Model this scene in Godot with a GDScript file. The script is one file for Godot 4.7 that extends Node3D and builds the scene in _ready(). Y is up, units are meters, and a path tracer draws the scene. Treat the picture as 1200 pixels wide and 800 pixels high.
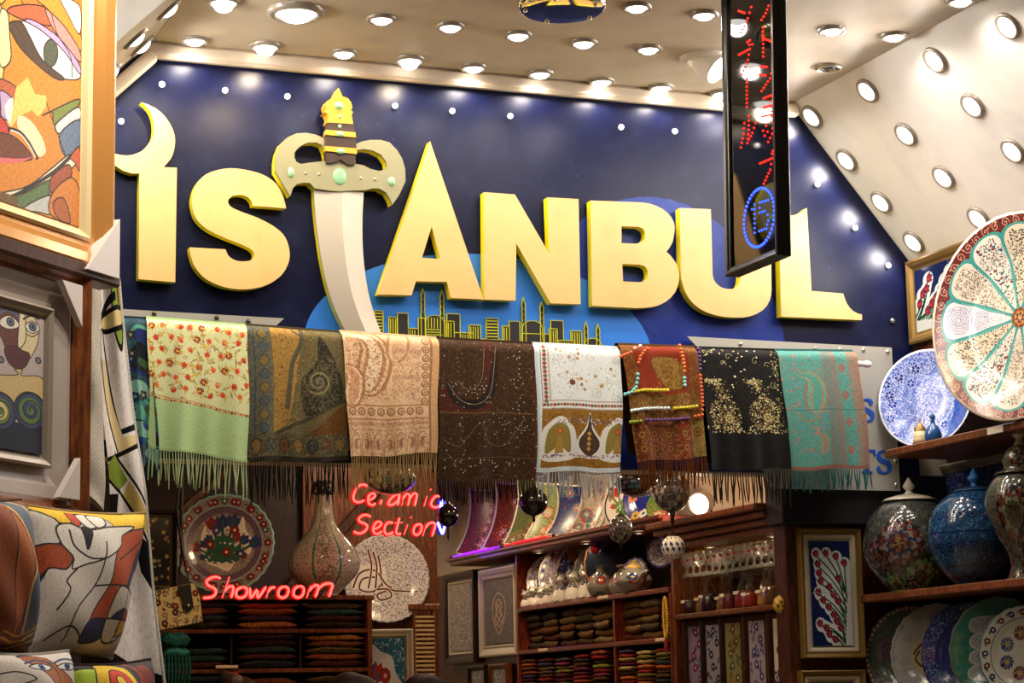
extends Node3D

# ---------- building tools ----------
var used := {}
var rng := RandomNumberGenerator.new()
var mats := {}
var meshes := {}

func numbered(n: String) -> String:
	used[n] = used.get(n, -1) + 1
	return n if used[n] == 0 else "%s_%03d" % [n, used[n]]

func tag(o, label: String, category: String, group := "", kind := ""):
	if label: o.set_meta("label", label)
	if category: o.set_meta("category", category)
	if group: o.set_meta("group", group)
	if kind: o.set_meta("kind", kind)
	return o

func thing(called: String, label: String, category: String, at := Vector3.ZERO, group := "", turn := Basis()) -> Node3D:
	var o := Node3D.new()
	o.name = numbered(called)
	add_child(o)
	o.transform = Transform3D(turn, at)
	tag(o, label, category, group)
	return o

func part(called: String, mesh: Mesh, m, parent: Node, at := Vector3.ZERO, turn := Basis()) -> MeshInstance3D:
	var o := MeshInstance3D.new()
	o.name = called
	o.mesh = mesh
	if m is Array:
		for i in m.size(): o.set_surface_override_material(i, m[i])
	else:
		o.material_override = m
	o.transform = Transform3D(turn, at)
	parent.add_child(o, true)
	return o

func single(called: String, mesh: Mesh, m, label: String, category: String, at := Vector3.ZERO, group := "", turn := Basis()) -> MeshInstance3D:
	var o := part(numbered(called), mesh, m, self, at, turn)
	return tag(o, label, category, group)

func struct(called: String, mesh: Mesh, m, at := Vector3.ZERO, turn := Basis()) -> MeshInstance3D:
	var o := part(called, mesh, m, self, at, turn)
	return tag(o, "", "", "", "structure")

func copy(src: Node3D, at: Vector3, label := "", turn = null) -> Node3D:
	var o: Node3D = src.duplicate()
	o.name = numbered(str(src.name).rstrip("0123456789").rstrip("_"))
	add_child(o)
	o.transform = Transform3D(src.basis if turn == null else turn, at)
	if label: o.set_meta("label", label)
	return o

func mat(hex: String, rough := 0.6, metal := 0.0, spec := 0.5) -> StandardMaterial3D:
	var key := "%s %s %s %s" % [hex, rough, metal, spec]
	if mats.has(key): return mats[key]
	var m := StandardMaterial3D.new()
	m.albedo_color = Color(hex)
	m.roughness = rough
	m.metallic = metal
	m.metallic_specular = spec
	mats[key] = m
	return m

func cloth_mat(hex: String) -> StandardMaterial3D:
	var key := "cloth " + hex
	if mats.has(key): return mats[key]
	var m := StandardMaterial3D.new()
	m.albedo_color = Color(hex)
	m.roughness = 0.95
	m.metallic_specular = 0.2
	m.albedo_texture = weave
	m.uv1_triplanar = true
	m.uv1_scale = Vector3.ONE * 6.0
	mats[key] = m
	return m

func glow(hex: String, energy: float) -> StandardMaterial3D:
	var m := StandardMaterial3D.new()
	m.albedo_color = Color(hex)
	m.emission_enabled = true
	m.emission = Color(hex)
	m.emission_energy_multiplier = energy
	return m

func tex_mat(im: Image, rough := 0.6, spec := 0.5, metal := 0.0) -> StandardMaterial3D:
	var m := StandardMaterial3D.new()
	m.albedo_texture = ImageTexture.create_from_image(im)
	m.roughness = rough
	m.metallic_specular = spec
	m.metallic = metal
	return m

func glass_mat(hex: String, alpha := 0.25) -> StandardMaterial3D:
	var key := "glass %s %s" % [hex, alpha]
	if mats.has(key): return mats[key]
	var m := StandardMaterial3D.new()
	m.transparency = BaseMaterial3D.TRANSPARENCY_ALPHA
	var c := Color(hex)
	m.albedo_color = Color(c.r, c.g, c.b, alpha)
	m.roughness = 0.05
	mats[key] = m
	return m

func v2(a: Array) -> PackedVector2Array:
	var r := PackedVector2Array()
	for i in range(0, a.size(), 2): r.append(Vector2(a[i], a[i + 1]))
	return r

func smooth(p: PackedVector2Array, closed := true, n := 5) -> PackedVector2Array:
	var r := PackedVector2Array()
	var m := p.size()
	for i in (m if closed else m - 1):
		var a := p[(i - 1 + m) % m] if closed or i > 0 else p[0]
		var d := p[(i + 2) % m] if closed or i + 2 < m else p[m - 1]
		for k in n:
			r.append(p[i].cubic_interpolate(p[(i + 1) % m], a, d, float(k) / n))
	if not closed: r.append(p[m - 1])
	return r

func facing(n: Vector3) -> Basis:
	return Basis.looking_at(-n.normalized(), Vector3.UP)

# a sheet of nu x nv cells; fn(u, v) gives each point, the outside looks along du x dv
func sheet(nu: int, nv: int, fn: Callable, wrap := false, uv = null) -> ArrayMesh:
	var pos := PackedVector3Array()
	var nor := PackedVector3Array()
	var tex := PackedVector2Array()
	var idx := PackedInt32Array()
	var w := nu + 1
	for j in nv + 1:
		for i in w:
			var u := float(i) / nu
			var v := float(j) / nv
			pos.append(fn.call(u, v))
			tex.append(uv.call(u, v) if uv != null else Vector2(u, v))
	for j in nv + 1:
		for i in w:
			var ia := i - 1 if i > 0 else (nu - 1 if wrap else 0)
			var ib := i + 1 if i < nu else (1 if wrap else nu)
			var du := pos[j * w + ib] - pos[j * w + ia]
			var dv := pos[mini(j + 1, nv) * w + i] - pos[maxi(j - 1, 0) * w + i]
			if du.length_squared() < 1e-12:
				var jj := j + 1 if j == 0 else j - 1
				du = pos[jj * w + ib] - pos[jj * w + ia]
			nor.append(du.cross(dv).normalized())
	for j in nv:
		for i in nu:
			var a := j * w + i
			idx.append_array([a, a + w + 1, a + 1, a, a + w, a + w + 1])
	var arr := []
	arr.resize(Mesh.ARRAY_MAX)
	arr[Mesh.ARRAY_VERTEX] = pos
	arr[Mesh.ARRAY_NORMAL] = nor
	arr[Mesh.ARRAY_TEX_UV] = tex
	arr[Mesh.ARRAY_INDEX] = idx
	var m := ArrayMesh.new()
	m.add_surface_from_arrays(Mesh.PRIMITIVE_TRIANGLES, arr)
	return m

# a turned shape: profile of (radius, height) from the bottom to the top
func lathe(prof: Array, seg := 32, rib := 0, deep := 0.0) -> ArrayMesh:
	var p := v2(prof)
	var n := p.size() - 1
	return sheet(seg, n, func(u, v):
		var q := p[roundi(v * n)]
		var r := q.x * (1.0 + deep * cos(u * TAU * rib))
		return Vector3(r * cos(u * TAU), q.y, -r * sin(u * TAU)), true)

func smooth_lathe(prof: Array, seg := 40, n := 4, rib := 0, deep := 0.0) -> ArrayMesh:
	var out := []
	for q in smooth(v2(prof), false, n): out.append_array([maxf(q.x, 0.0), q.y])
	return lathe(out, seg, rib, deep)

func tri(st: SurfaceTool, a: Vector3, b: Vector3, c: Vector3, away: Vector3):
	if (b - a).cross(c - a).dot(away) > 0.0:
		var t := b
		b = c
		c = t
	for q in [a, b, c]:
		st.add_vertex(q)

func box(sx: float, sy: float, sz: float, bev := 0.003) -> ArrayMesh:
	var key := "box %.4f %.4f %.4f %.4f" % [sx, sy, sz, bev]
	if meshes.has(key): return meshes[key]
	var h := Vector3(sx, sy, sz) / 2.0
	var b := minf(bev, minf(sx, minf(sy, sz)) * 0.45)
	var st := SurfaceTool.new()
	st.begin(Mesh.PRIMITIVE_TRIANGLES)
	st.set_smooth_group(-1)
	var pt := func(s: Vector3, ax: int) -> Vector3:
		var r := s * (h - Vector3(b, b, b))
		r[ax] = s[ax] * h[ax]
		return r
	for ax in 3:
		var p := (ax + 1) % 3
		var q := (ax + 2) % 3
		for s in [-1.0, 1.0]:
			var c := []
			for k in [[-1.0, -1.0], [1.0, -1.0], [1.0, 1.0], [-1.0, 1.0]]:
				var sg := Vector3.ZERO
				sg[ax] = s
				sg[p] = k[0]
				sg[q] = k[1]
				c.append(pt.call(sg, ax))
			var away := Vector3.ZERO
			away[ax] = s
			tri(st, c[0], c[1], c[2], away)
			tri(st, c[0], c[2], c[3], away)
			for t in [-1.0, 1.0]:
				var sg := Vector3.ZERO
				sg[ax] = s
				sg[p] = t
				var e := []
				for r in [-1.0, 1.0]:
					sg[q] = r
					e.append(pt.call(sg, ax))
					e.append(pt.call(sg, p))
				away = Vector3.ZERO
				away[ax] = s
				away[p] = t
				tri(st, e[0], e[1], e[2], away)
				tri(st, e[1], e[2], e[3], away)
	for i in 8:
		var s := Vector3(1 if i & 1 else -1, 1 if i & 2 else -1, 1 if i & 4 else -1)
		tri(st, pt.call(s, 0), pt.call(s, 1), pt.call(s, 2), s)
	st.generate_normals()
	var m := st.commit()
	meshes[key] = m
	return m

func area(p: PackedVector2Array) -> float:
	var a := 0.0
	for i in p.size(): a += p[i].cross(p[(i + 1) % p.size()])
	return a / 2.0

# an outline with holes, from z0 to z1; uv over the box r when it is given
func prism(outline: PackedVector2Array, z0: float, z1: float, holes := [], bev := 0.0, r := Rect2()) -> ArrayMesh:
	var o := outline.duplicate()
	if area(o) < 0: o.reverse()
	var loops := [o]
	# cut the face through the holes so that each piece is a plain outline
	var pieces := [o]
	for hole in holes:
		var q: PackedVector2Array = hole.duplicate()
		if area(q) > 0: q.reverse()
		loops.append(q)
		var x := 0.0
		for e in q: x += e.x / q.size()
		var next := []
		for e in pieces:
			for half in [v2([x - 9, -9, x, -9, x, 9, x - 9, 9]), v2([x, -9, x + 9, -9, x + 9, 9, x, 9])]: next.append_array(Geometry2D.intersect_polygons(e, half))
		pieces = next
	for hole in holes:
		var next := []
		for e in pieces: next.append_array(Geometry2D.clip_polygons(e, hole))
		pieces = next
	var st := SurfaceTool.new()
	st.begin(Mesh.PRIMITIVE_TRIANGLES)
	st.set_smooth_group(-1)
	var uv := func(p: Vector2): st.set_uv(Vector2((p.x - r.position.x) / r.size.x, 1.0 - (p.y - r.position.y) / r.size.y) if r.size.x > 0 else p)
	for key in pieces:
		var ids := Geometry2D.triangulate_polygon(key)
		if ids.is_empty(): print("no triangles for an outline of ", key.size(), " points")
		for i in range(0, ids.size(), 3):
			var a: Vector2 = key[ids[i]]
			var b: Vector2 = key[ids[i + 1]]
			var c: Vector2 = key[ids[i + 2]]
			if (b - a).cross(c - a) > 0:
				var t := b
				b = c
				c = t
			for p in [a, b, c]:
				uv.call(p)
				st.add_vertex(Vector3(p.x, p.y, z1))
			for p in [a, c, b]:
				uv.call(p)
				st.add_vertex(Vector3(p.x, p.y, z0))
	for l in loops:
		for i in l.size():
			var a: Vector2 = l[i]
			var b: Vector2 = l[(i + 1) % l.size()]
			for k in [[a, z0], [b, z1], [b, z0], [a, z0], [a, z1], [b, z1]]:
				uv.call(k[0])
				st.add_vertex(Vector3(k[0].x, k[0].y, k[1]))
	st.generate_normals()
	return st.commit()

func tube(pts: PackedVector3Array, r, seg := 8, closed := false) -> ArrayMesh:
	var n := pts.size()
	var frames := []
	var up := Vector3(0.31, 0.83, 0.46)
	for i in n:
		var a := pts[(i - 1 + n) % n] if closed or i > 0 else pts[i]
		var b := pts[(i + 1) % n] if closed or i + 1 < n else pts[i]
		var t := (b - a).normalized()
		var x := up.cross(t).normalized()
		if x.length() < 0.1: x = Vector3.RIGHT.cross(t).normalized()
		up = t.cross(x)
		frames.append([x, up])
	var rows := n if closed else n - 1
	return sheet(seg, rows, func(u, v):
		var i := roundi(v * rows) % n
		var rr: float = r[i] if r is Array else r
		if not closed and (i == 0 or i == n - 1) and not r is Array: rr *= 0.35
		return pts[i] + (frames[i][0] * cos(u * TAU) + frames[i][1] * sin(u * TAU)) * rr, true)

func joined(list: Array) -> ArrayMesh:
	var st := SurfaceTool.new()
	for e in list: st.append_from(e[0], 0, e[1] if e[1] is Transform3D else Transform3D(Basis(), e[1]))
	return st.commit()

func ball(rx: float, ry: float, rz: float, seg := 16, rows := 10) -> ArrayMesh:
	var key := "ball %.4f %.4f %.4f %d" % [rx, ry, rz, seg]
	if meshes.has(key): return meshes[key]
	meshes[key] = sheet(seg, rows, func(u, v):
		var t: float = (v - 0.5) * PI
		return Vector3(rx * cos(t) * cos(u * TAU), ry * sin(t), -rz * cos(t) * sin(u * TAU)), true)
	return meshes[key]

# a dish that looks along +z, with its print laid flat over it
func dish(radius: float, waves := 0, amp := 0.0, depth := 0.10, thick := 0.012) -> ArrayMesh:
	var prof := [[0.0, 0.0], [0.3, 0.0], [0.55, 0.03], [0.66, 0.3], [0.75, 0.55], [0.88, 0.75], [0.97, 0.95], [1.0, 1.0], [1.0, 0.93], [0.8, 0.5], [0.6, 0.0], [0.0, 0.0]]
	return sheet(96, prof.size() - 1, func(u, v):
		var k := roundi(v * (prof.size() - 1))
		var q: Array = prof[k]
		var rr: float = radius * q[0] * (1.0 + amp * cos(u * TAU * waves) * smoothstep(0.5, 1.0, q[0]))
		var zz: float = depth * radius * q[1] - (thick if k >= 8 else 0.0)
		return Vector3(rr * cos(u * TAU), rr * sin(u * TAU), zz), true,
		func(u, v):
			var q: Array = prof[roundi(v * (prof.size() - 1))]
			return Vector2(0.5 + 0.5 * q[0] * cos(u * TAU), 0.5 - 0.5 * q[0] * sin(u * TAU)))

func frame_mesh(w: float, h: float, t: float, d: float, lip := 0.0) -> ArrayMesh:
	# a mitred picture moulding round an opening of w x h; t wide, d deep, looks along +z
	var prof := [[0.0, 0.0], [0.0, d * 0.55], [t * 0.2, d * 0.6], [t * 0.45, d * 0.85], [t * 0.8, d], [t, d * 0.9], [t, 0.0]]
	if lip > 0.0: prof = [[0.0, 0.0], [0.0, d * 0.4], [lip, d * 0.42], [lip * 1.1, d], [t, d], [t, 0.0]]
	var st := SurfaceTool.new()
	st.begin(Mesh.PRIMITIVE_TRIANGLES)
	st.set_smooth_group(-1)
	var cor := [Vector2(-1, -1), Vector2(1, -1), Vector2(1, 1), Vector2(-1, 1)]
	for i in 4:
		var a: Vector2 = cor[i]
		var b: Vector2 = cor[(i + 1) % 4]
		for k in prof.size() - 1:
			var p: Array = prof[k]
			var q: Array = prof[k + 1]
			var f := func(c: Vector2, e: Array) -> Vector3: return Vector3(c.x * (w / 2 + e[0]), c.y * (h / 2 + e[0]), e[1])
			var c := [f.call(a, p), f.call(b, p), f.call(b, q), f.call(a, q)]
			for j in [0, 1, 2, 0, 2, 3]: st.add_vertex(c[j])
	st.generate_normals()
	return st.commit()

func panel(w: float, h: float, d := 0.004) -> ArrayMesh:
	# a flat printed plate that looks along +z
	return prism(v2([-w / 2, -h / 2, w / 2, -h / 2, w / 2, h / 2, -w / 2, h / 2]), -d, 0.0, [], 0.0, Rect2(-w / 2, -h / 2, w, h))

# ---------- a pen that paints prints, glazes and embroidery; x and y run 0..1 over the picture ----------
class Pen:
	var im: Image
	var w: int
	var h: int
	var rg := RandomNumberGenerator.new()
	func _init(ww: int, hh: int, bg: String, sd := 1):
		w = ww
		h = hh
		im = Image.create_empty(w, h, false, Image.FORMAT_RGBA8)
		im.fill(Color(bg))
		rg.seed = sd
	func span(y: int, x0: float, x1: float, c: Color):
		if y < 0 or y >= h: return
		var a := maxi(roundi(x0), 0)
		var b := mini(roundi(x1), w)
		if b > a: im.fill_rect(Rect2i(a, y, b - a, 1), c)
	func fill(p: PackedVector2Array, c: Color):
		var n := p.size()
		var lo := 1e9
		var hi := -1e9
		for q in p:
			lo = minf(lo, q.y)
			hi = maxf(hi, q.y)
		for y in range(maxi(int(floor(lo)), 0), mini(int(ceil(hi)), h - 1) + 1):
			var yc := y + 0.5
			var xs := []
			for i in n:
				var a := p[i]
				var b := p[(i + 1) % n]
				if (a.y <= yc) != (b.y <= yc): xs.append(a.x + (yc - a.y) / (b.y - a.y) * (b.x - a.x))
			xs.sort()
			for k in range(0, xs.size() - 1, 2): span(y, xs[k], xs[k + 1], c)
	func pts(a: Array) -> PackedVector2Array:
		var r := PackedVector2Array()
		for i in range(0, a.size(), 2): r.append(Vector2(a[i] * w, a[i + 1] * h))
		return r
	func curve(p: PackedVector2Array, closed: bool, n := 7) -> PackedVector2Array:
		var r := PackedVector2Array()
		var m := p.size()
		if m < 3: return p
		for i in (m if closed else m - 1):
			var a := p[(i - 1 + m) % m] if closed or i > 0 else p[0]
			var d := p[(i + 2) % m] if closed or i + 2 < m else p[m - 1]
			for k in n: r.append(p[i].cubic_interpolate(p[(i + 1) % m], a, d, float(k) / n))
		if not closed: r.append(p[m - 1])
		return r
	func poly(a: Array, c: String): fill(pts(a), Color(c))
	func blob(a: Array, c: String): fill(curve(pts(a), true), Color(c))
	func rect(x0: float, y0: float, x1: float, y1: float, c: String):
		im.fill_rect(Rect2i(roundi(x0 * w), roundi(y0 * h), maxi(roundi((x1 - x0) * w), 1), maxi(roundi((y1 - y0) * h), 1)), Color(c))
	# px sizes below count in pixels of the picture
	func dotp(x: float, y: float, r: float, c: Color, ry := -1.0):
		var b := r if ry < 0 else ry
		for yy in range(int(floor(y - b)), int(ceil(y + b)) + 1):
			var t := (yy + 0.5 - y) / b
			if absf(t) < 1.0:
				var s := r * sqrt(1.0 - t * t)
				span(yy, x - s, x + s, c)
	func dot(x: float, y: float, r: float, c: String, k := 1.0): dotp(x * w, y * h, r * w, Color(c), r * w * k)
	func strokep(p: PackedVector2Array, wid: float, c: Color):
		for i in p.size() - 1:
			var d := p[i + 1] - p[i]
			var n := maxi(int(d.length() / maxf(wid * 0.35, 0.7)), 1)
			for k in n + 1:
				var q := p[i] + d * (float(k) / n)
				if wid < 2.2: span(int(q.y), q.x - wid / 2, q.x + wid / 2 + 0.3, c)
				else: dotp(q.x, q.y, wid / 2, c)
	func line(a: Array, wid: float, c: String, closed := false):
		var p := pts(a)
		if closed: p.append(p[0])
		strokep(p, wid * w, Color(c))
	func wave(a: Array, wid: float, c: String, closed := false):
		var p := curve(pts(a), closed)
		if closed: p.append(p[0])
		strokep(p, wid * w, Color(c))
	func shape(a: Array, c: String, wid: float, edge: String):
		blob(a, c)
		wave(a, wid, edge, true)
	func brush(a: Array, w0: float, w1: float, c: String, bulge := 1.0):
		# a stroke that swells from w0 to w1, pinched at its ends by bulge
		var p := curve(pts(a), false, 10)
		for i in p.size():
			var t := float(i) / (p.size() - 1)
			dotp(p[i].x, p[i].y, maxf(lerpf(w0, w1, t) * w * pow(sin(PI * clampf(t, 0.03, 0.97)), bulge), 0.6), Color(c))
	func ring(x: float, y: float, r: float, wid: float, c: String):
		var p := PackedVector2Array()
		for i in 41: p.append(Vector2(x * w + r * w * cos(i * TAU / 40), y * h + r * w * sin(i * TAU / 40)))
		strokep(p, wid * w, Color(c))
	func spiral(x: float, y: float, r: float, turns: float, wid: float, c: String, start := 0.0):
		var p := PackedVector2Array()
		var n := int(turns * 18)
		for i in n + 1:
			var t := float(i) / n
			p.append(Vector2(x * w, y * h) + Vector2.from_angle(start + t * turns * TAU) * r * w * t)
		strokep(p, wid * w, Color(c))
	func leaf(x: float, y: float, l: float, wd: float, ang: float, c: String):
		var d := Vector2.from_angle(ang)
		var q := d.orthogonal()
		var p := PackedVector2Array()
		for t in [[0.0, 0.0], [0.3, 0.45], [0.6, 0.4], [1.0, 0.0], [0.6, -0.4], [0.3, -0.45]]: p.append(Vector2(x * w, y * h) + (d * t[0] * l + q * t[1] * wd) * w)
		fill(p, Color(c))
	func flower(x: float, y: float, r: float, n: int, petal: String, heart: String, edge := ""):
		for k in n:
			var a := k * TAU / n + r * 40
			var q := Vector2(x * w, y * h) + Vector2.from_angle(a) * r * w * 0.62
			if edge: dotp(q.x, q.y, r * w * 0.44, Color(edge))
			dotp(q.x, q.y, r * w * 0.36, Color(petal))
		dotp(x * w, y * h, r * w * 0.32, Color(heart))
	func rosette(x: float, y: float, r: float, cols: Array):
		for i in cols.size():
			var t := 1.0 - float(i) / cols.size()
			dotp(x * w, y * h, r * w * t * 0.93, Color(cols[i]))
			var n := int(8 + 10 * t)
			for k in n:
				var q := Vector2(x * w, y * h) + Vector2.from_angle(k * TAU / n + i) * r * w * t * 0.93
				dotp(q.x, q.y, r * w * 0.09, Color(cols[(i + (1 if k % 2 else 0)) % cols.size()]))
				if k % 2: dotp(q.x, q.y, maxf(r * w * 0.03, 0.7), Color(cols[(i + 2) % cols.size()]))
	func tulip(x: float, y: float, s: float, ang: float, c: String, c2: String):
		leaf(x, y, s, s * 0.75, ang, c)
		leaf(x, y, s * 0.95, s * 0.4, ang - 0.42, c)
		leaf(x, y, s * 0.95, s * 0.4, ang + 0.42, c)
		leaf(x, y, s * 0.7, s * 0.2, ang, c2)
	func boteh(x: float, y: float, s: float, dir: float, cols: Array):
		# a paisley drop with its tip curled over, drawn from the outside in
		for i in cols.size():
			var t := 1.0 - i * 0.8 / cols.size()
			var asp := float(w) / h
			brush([x - 0.30 * s * dir, y - 0.62 * s * asp, x - 0.02 * s * dir, y - 0.60 * s * asp, x + 0.14 * s * dir, y - 0.38 * s * asp, x + 0.10 * s * dir, y - 0.05 * s * asp, x + 0.02 * s * dir, y + 0.22 * s * asp], 0.07 * s * t, 0.44 * s * t, cols[i], 0.45)
	func specks(n: int, cols: Array, r0: float, r1: float, area := Rect2(0, 0, 1, 1), disc := false, k := 1.0):
		for i in n:
			var p := Vector2(rg.randf(), rg.randf())
			if disc:
				var a := rg.randf() * TAU
				p = Vector2(0.5, 0.5) + Vector2.from_angle(a) * sqrt(rg.randf()) * 0.5
			p = area.position + p * area.size
			var r := rg.randf_range(r0, r1) * w
			dotp(p.x * w, p.y * h, r, Color(cols[rg.randi() % cols.size()]), r * k)
	func squiggles(n: int, cols: Array, l: float, wid: float, area := Rect2(0, 0, 1, 1)):
		for i in n:
			var p := (area.position + Vector2(rg.randf(), rg.randf()) * area.size) * Vector2(w, h)
			var a := rg.randf() * TAU
			var b := a + rg.randf_range(-1.4, 1.4)
			var q := p + Vector2.from_angle(a) * l * w
			strokep(PackedVector2Array([p, q, q + Vector2.from_angle(b) * l * w]), wid * w, Color(cols[rg.randi() % cols.size()]))
	func sprig(x: float, y: float, s: float, ang: float, stem: String, bloom: String):
		var a := Vector2(x, y)
		var asp := float(w) / h
		var b := a + Vector2.from_angle(ang) * Vector2(1, asp) * s
		line([a.x, a.y, b.x, b.y], s * 0.09, stem)
		for t in [0.3, 0.6]:
			var m := a.lerp(b, t)
			leaf(m.x, m.y, s * 0.35, s * 0.16, ang + 0.8, stem)
			leaf(m.x, m.y, s * 0.35, s * 0.16, ang - 0.8, stem)
		tulip(b.x, b.y, s * 0.5, ang, bloom, stem)
	func grain(noise: Image):
		for y in range(0, h, noise.get_height()):
			for x in range(0, w, noise.get_width()):
				im.blend_rect(noise, Rect2i(0, 0, noise.get_width(), noise.get_height()), Vector2i(x, y))
		return self

var grit: Image
var fibre: Image
var weave: ImageTexture
var wood_a: StandardMaterial3D
var wood_b: StandardMaterial3D
var wood_c: StandardMaterial3D

func noise_image(n: int, f: float, oct: int, sd: int, sx := 1.0) -> Image:
	var fn := FastNoiseLite.new()
	fn.seed = sd
	fn.frequency = f
	fn.fractal_octaves = oct
	var im := Image.create_empty(n, n, false, Image.FORMAT_L8)
	for y in n:
		for x in n: im.set_pixel(x, y, Color.WHITE * clampf(0.5 + 0.75 * fn.get_noise_2d(x * sx, y), 0, 1))
	return im

func speckle(n: int, f: float, amount: float, sd: int, sx := 1.0) -> Image:
	# light and dark flecks to lay over a print
	var src := noise_image(n, f, 4, sd, sx)
	var im := Image.create_empty(n, n, false, Image.FORMAT_RGBA8)
	for y in n:
		for x in n:
			var v := src.get_pixel(x, y).r - 0.5
			im.set_pixel(x, y, Color(1, 0.97, 0.9, v * amount * 2) if v > 0 else Color(0.05, 0.03, 0.02, -v * amount * 2))
	return im

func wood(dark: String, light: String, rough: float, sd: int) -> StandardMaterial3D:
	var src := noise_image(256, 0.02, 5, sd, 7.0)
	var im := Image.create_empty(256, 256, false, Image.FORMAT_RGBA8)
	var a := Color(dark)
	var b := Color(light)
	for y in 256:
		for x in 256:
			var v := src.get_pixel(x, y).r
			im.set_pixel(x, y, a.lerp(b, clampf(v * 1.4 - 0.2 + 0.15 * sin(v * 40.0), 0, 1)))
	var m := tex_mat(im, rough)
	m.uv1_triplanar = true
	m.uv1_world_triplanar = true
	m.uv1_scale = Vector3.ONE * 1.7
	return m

func prepare_materials():
	grit = speckle(128, 0.09, 0.14, 3)
	fibre = speckle(128, 0.05, 0.14, 5, 5.0)
	var wv := Image.create_empty(64, 64, false, Image.FORMAT_RGBA8)
	for y in 64:
		for x in 64:
			var v := 0.86 + 0.14 * sin(x * TAU / 4) * sin(y * TAU / 4) - 0.1 * rng.randf()
			wv.set_pixel(x, y, Color(v, v, v))
	weave = ImageTexture.create_from_image(wv)
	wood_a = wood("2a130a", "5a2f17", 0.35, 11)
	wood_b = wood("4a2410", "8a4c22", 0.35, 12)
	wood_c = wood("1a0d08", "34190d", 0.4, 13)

func _ready():
	# camera
	var cam := Camera3D.new()
	cam.name = "camera"
	add_child(cam)
	cam.position = Vector3(0, 1.6, 7.5)
	cam.rotation = Vector3(0.167481, -0.377784, -0.0193877)
	cam.fov = 17.716
	cam.near = 0.05
	cam.far = 60.0
	cam.current = true
	# air of the covered street
	var env := Environment.new()
	env.background_mode = Environment.BG_COLOR
	env.background_color = Color("6a5c4c")
	env.background_energy_multiplier = STREET
	env.tonemap_mode = Environment.TONE_MAPPER_LINEAR
	env.tonemap_exposure = 1.0
	env.sdfgi_enabled = true
	env.ssao_enabled = true
	env.ssil_enabled = true
	var we := WorldEnvironment.new()
	we.name = "world_environment"
	we.environment = env
	add_child(we)
	rng.seed = 42
	prepare_materials()
	build_shell()
	build_lamps()
	build_sign()
	build_rail_and_shawls()
	build_led_sign()
	build_left_display()
	build_right_display()
	build_showroom()
	build_ceramic_wall()
	build_hanging_lamps()
	build_people()

const STREET := 0.45
const LAMP := 0.19          # light of one small ceiling lamp at one metre

# ---------- the setting ----------
func slab(called: String, lo: Vector3, hi: Vector3, m, bev := 0.004) -> MeshInstance3D:
	var s := hi - lo
	return struct(called, box(s.x, s.y, s.z, bev), m, (lo + hi) / 2)

func plaster(hex: String, sd: int) -> StandardMaterial3D:
	var p := Pen.new(256, 256, hex, sd)
	p.grain(speckle(256, 0.02, 0.05, sd))
	var m := tex_mat(p.im, 0.55, 0.4)
	m.uv1_triplanar = true
	m.uv1_world_triplanar = true
	return m

const RIGHT_SLOPE := Vector3(0.6444, -0.7647, 0)     # down the sloped soffit, away from the flat ceiling
const LEFT_SLOPE := Vector3(-0.7071, -0.7071, 0)

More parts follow.
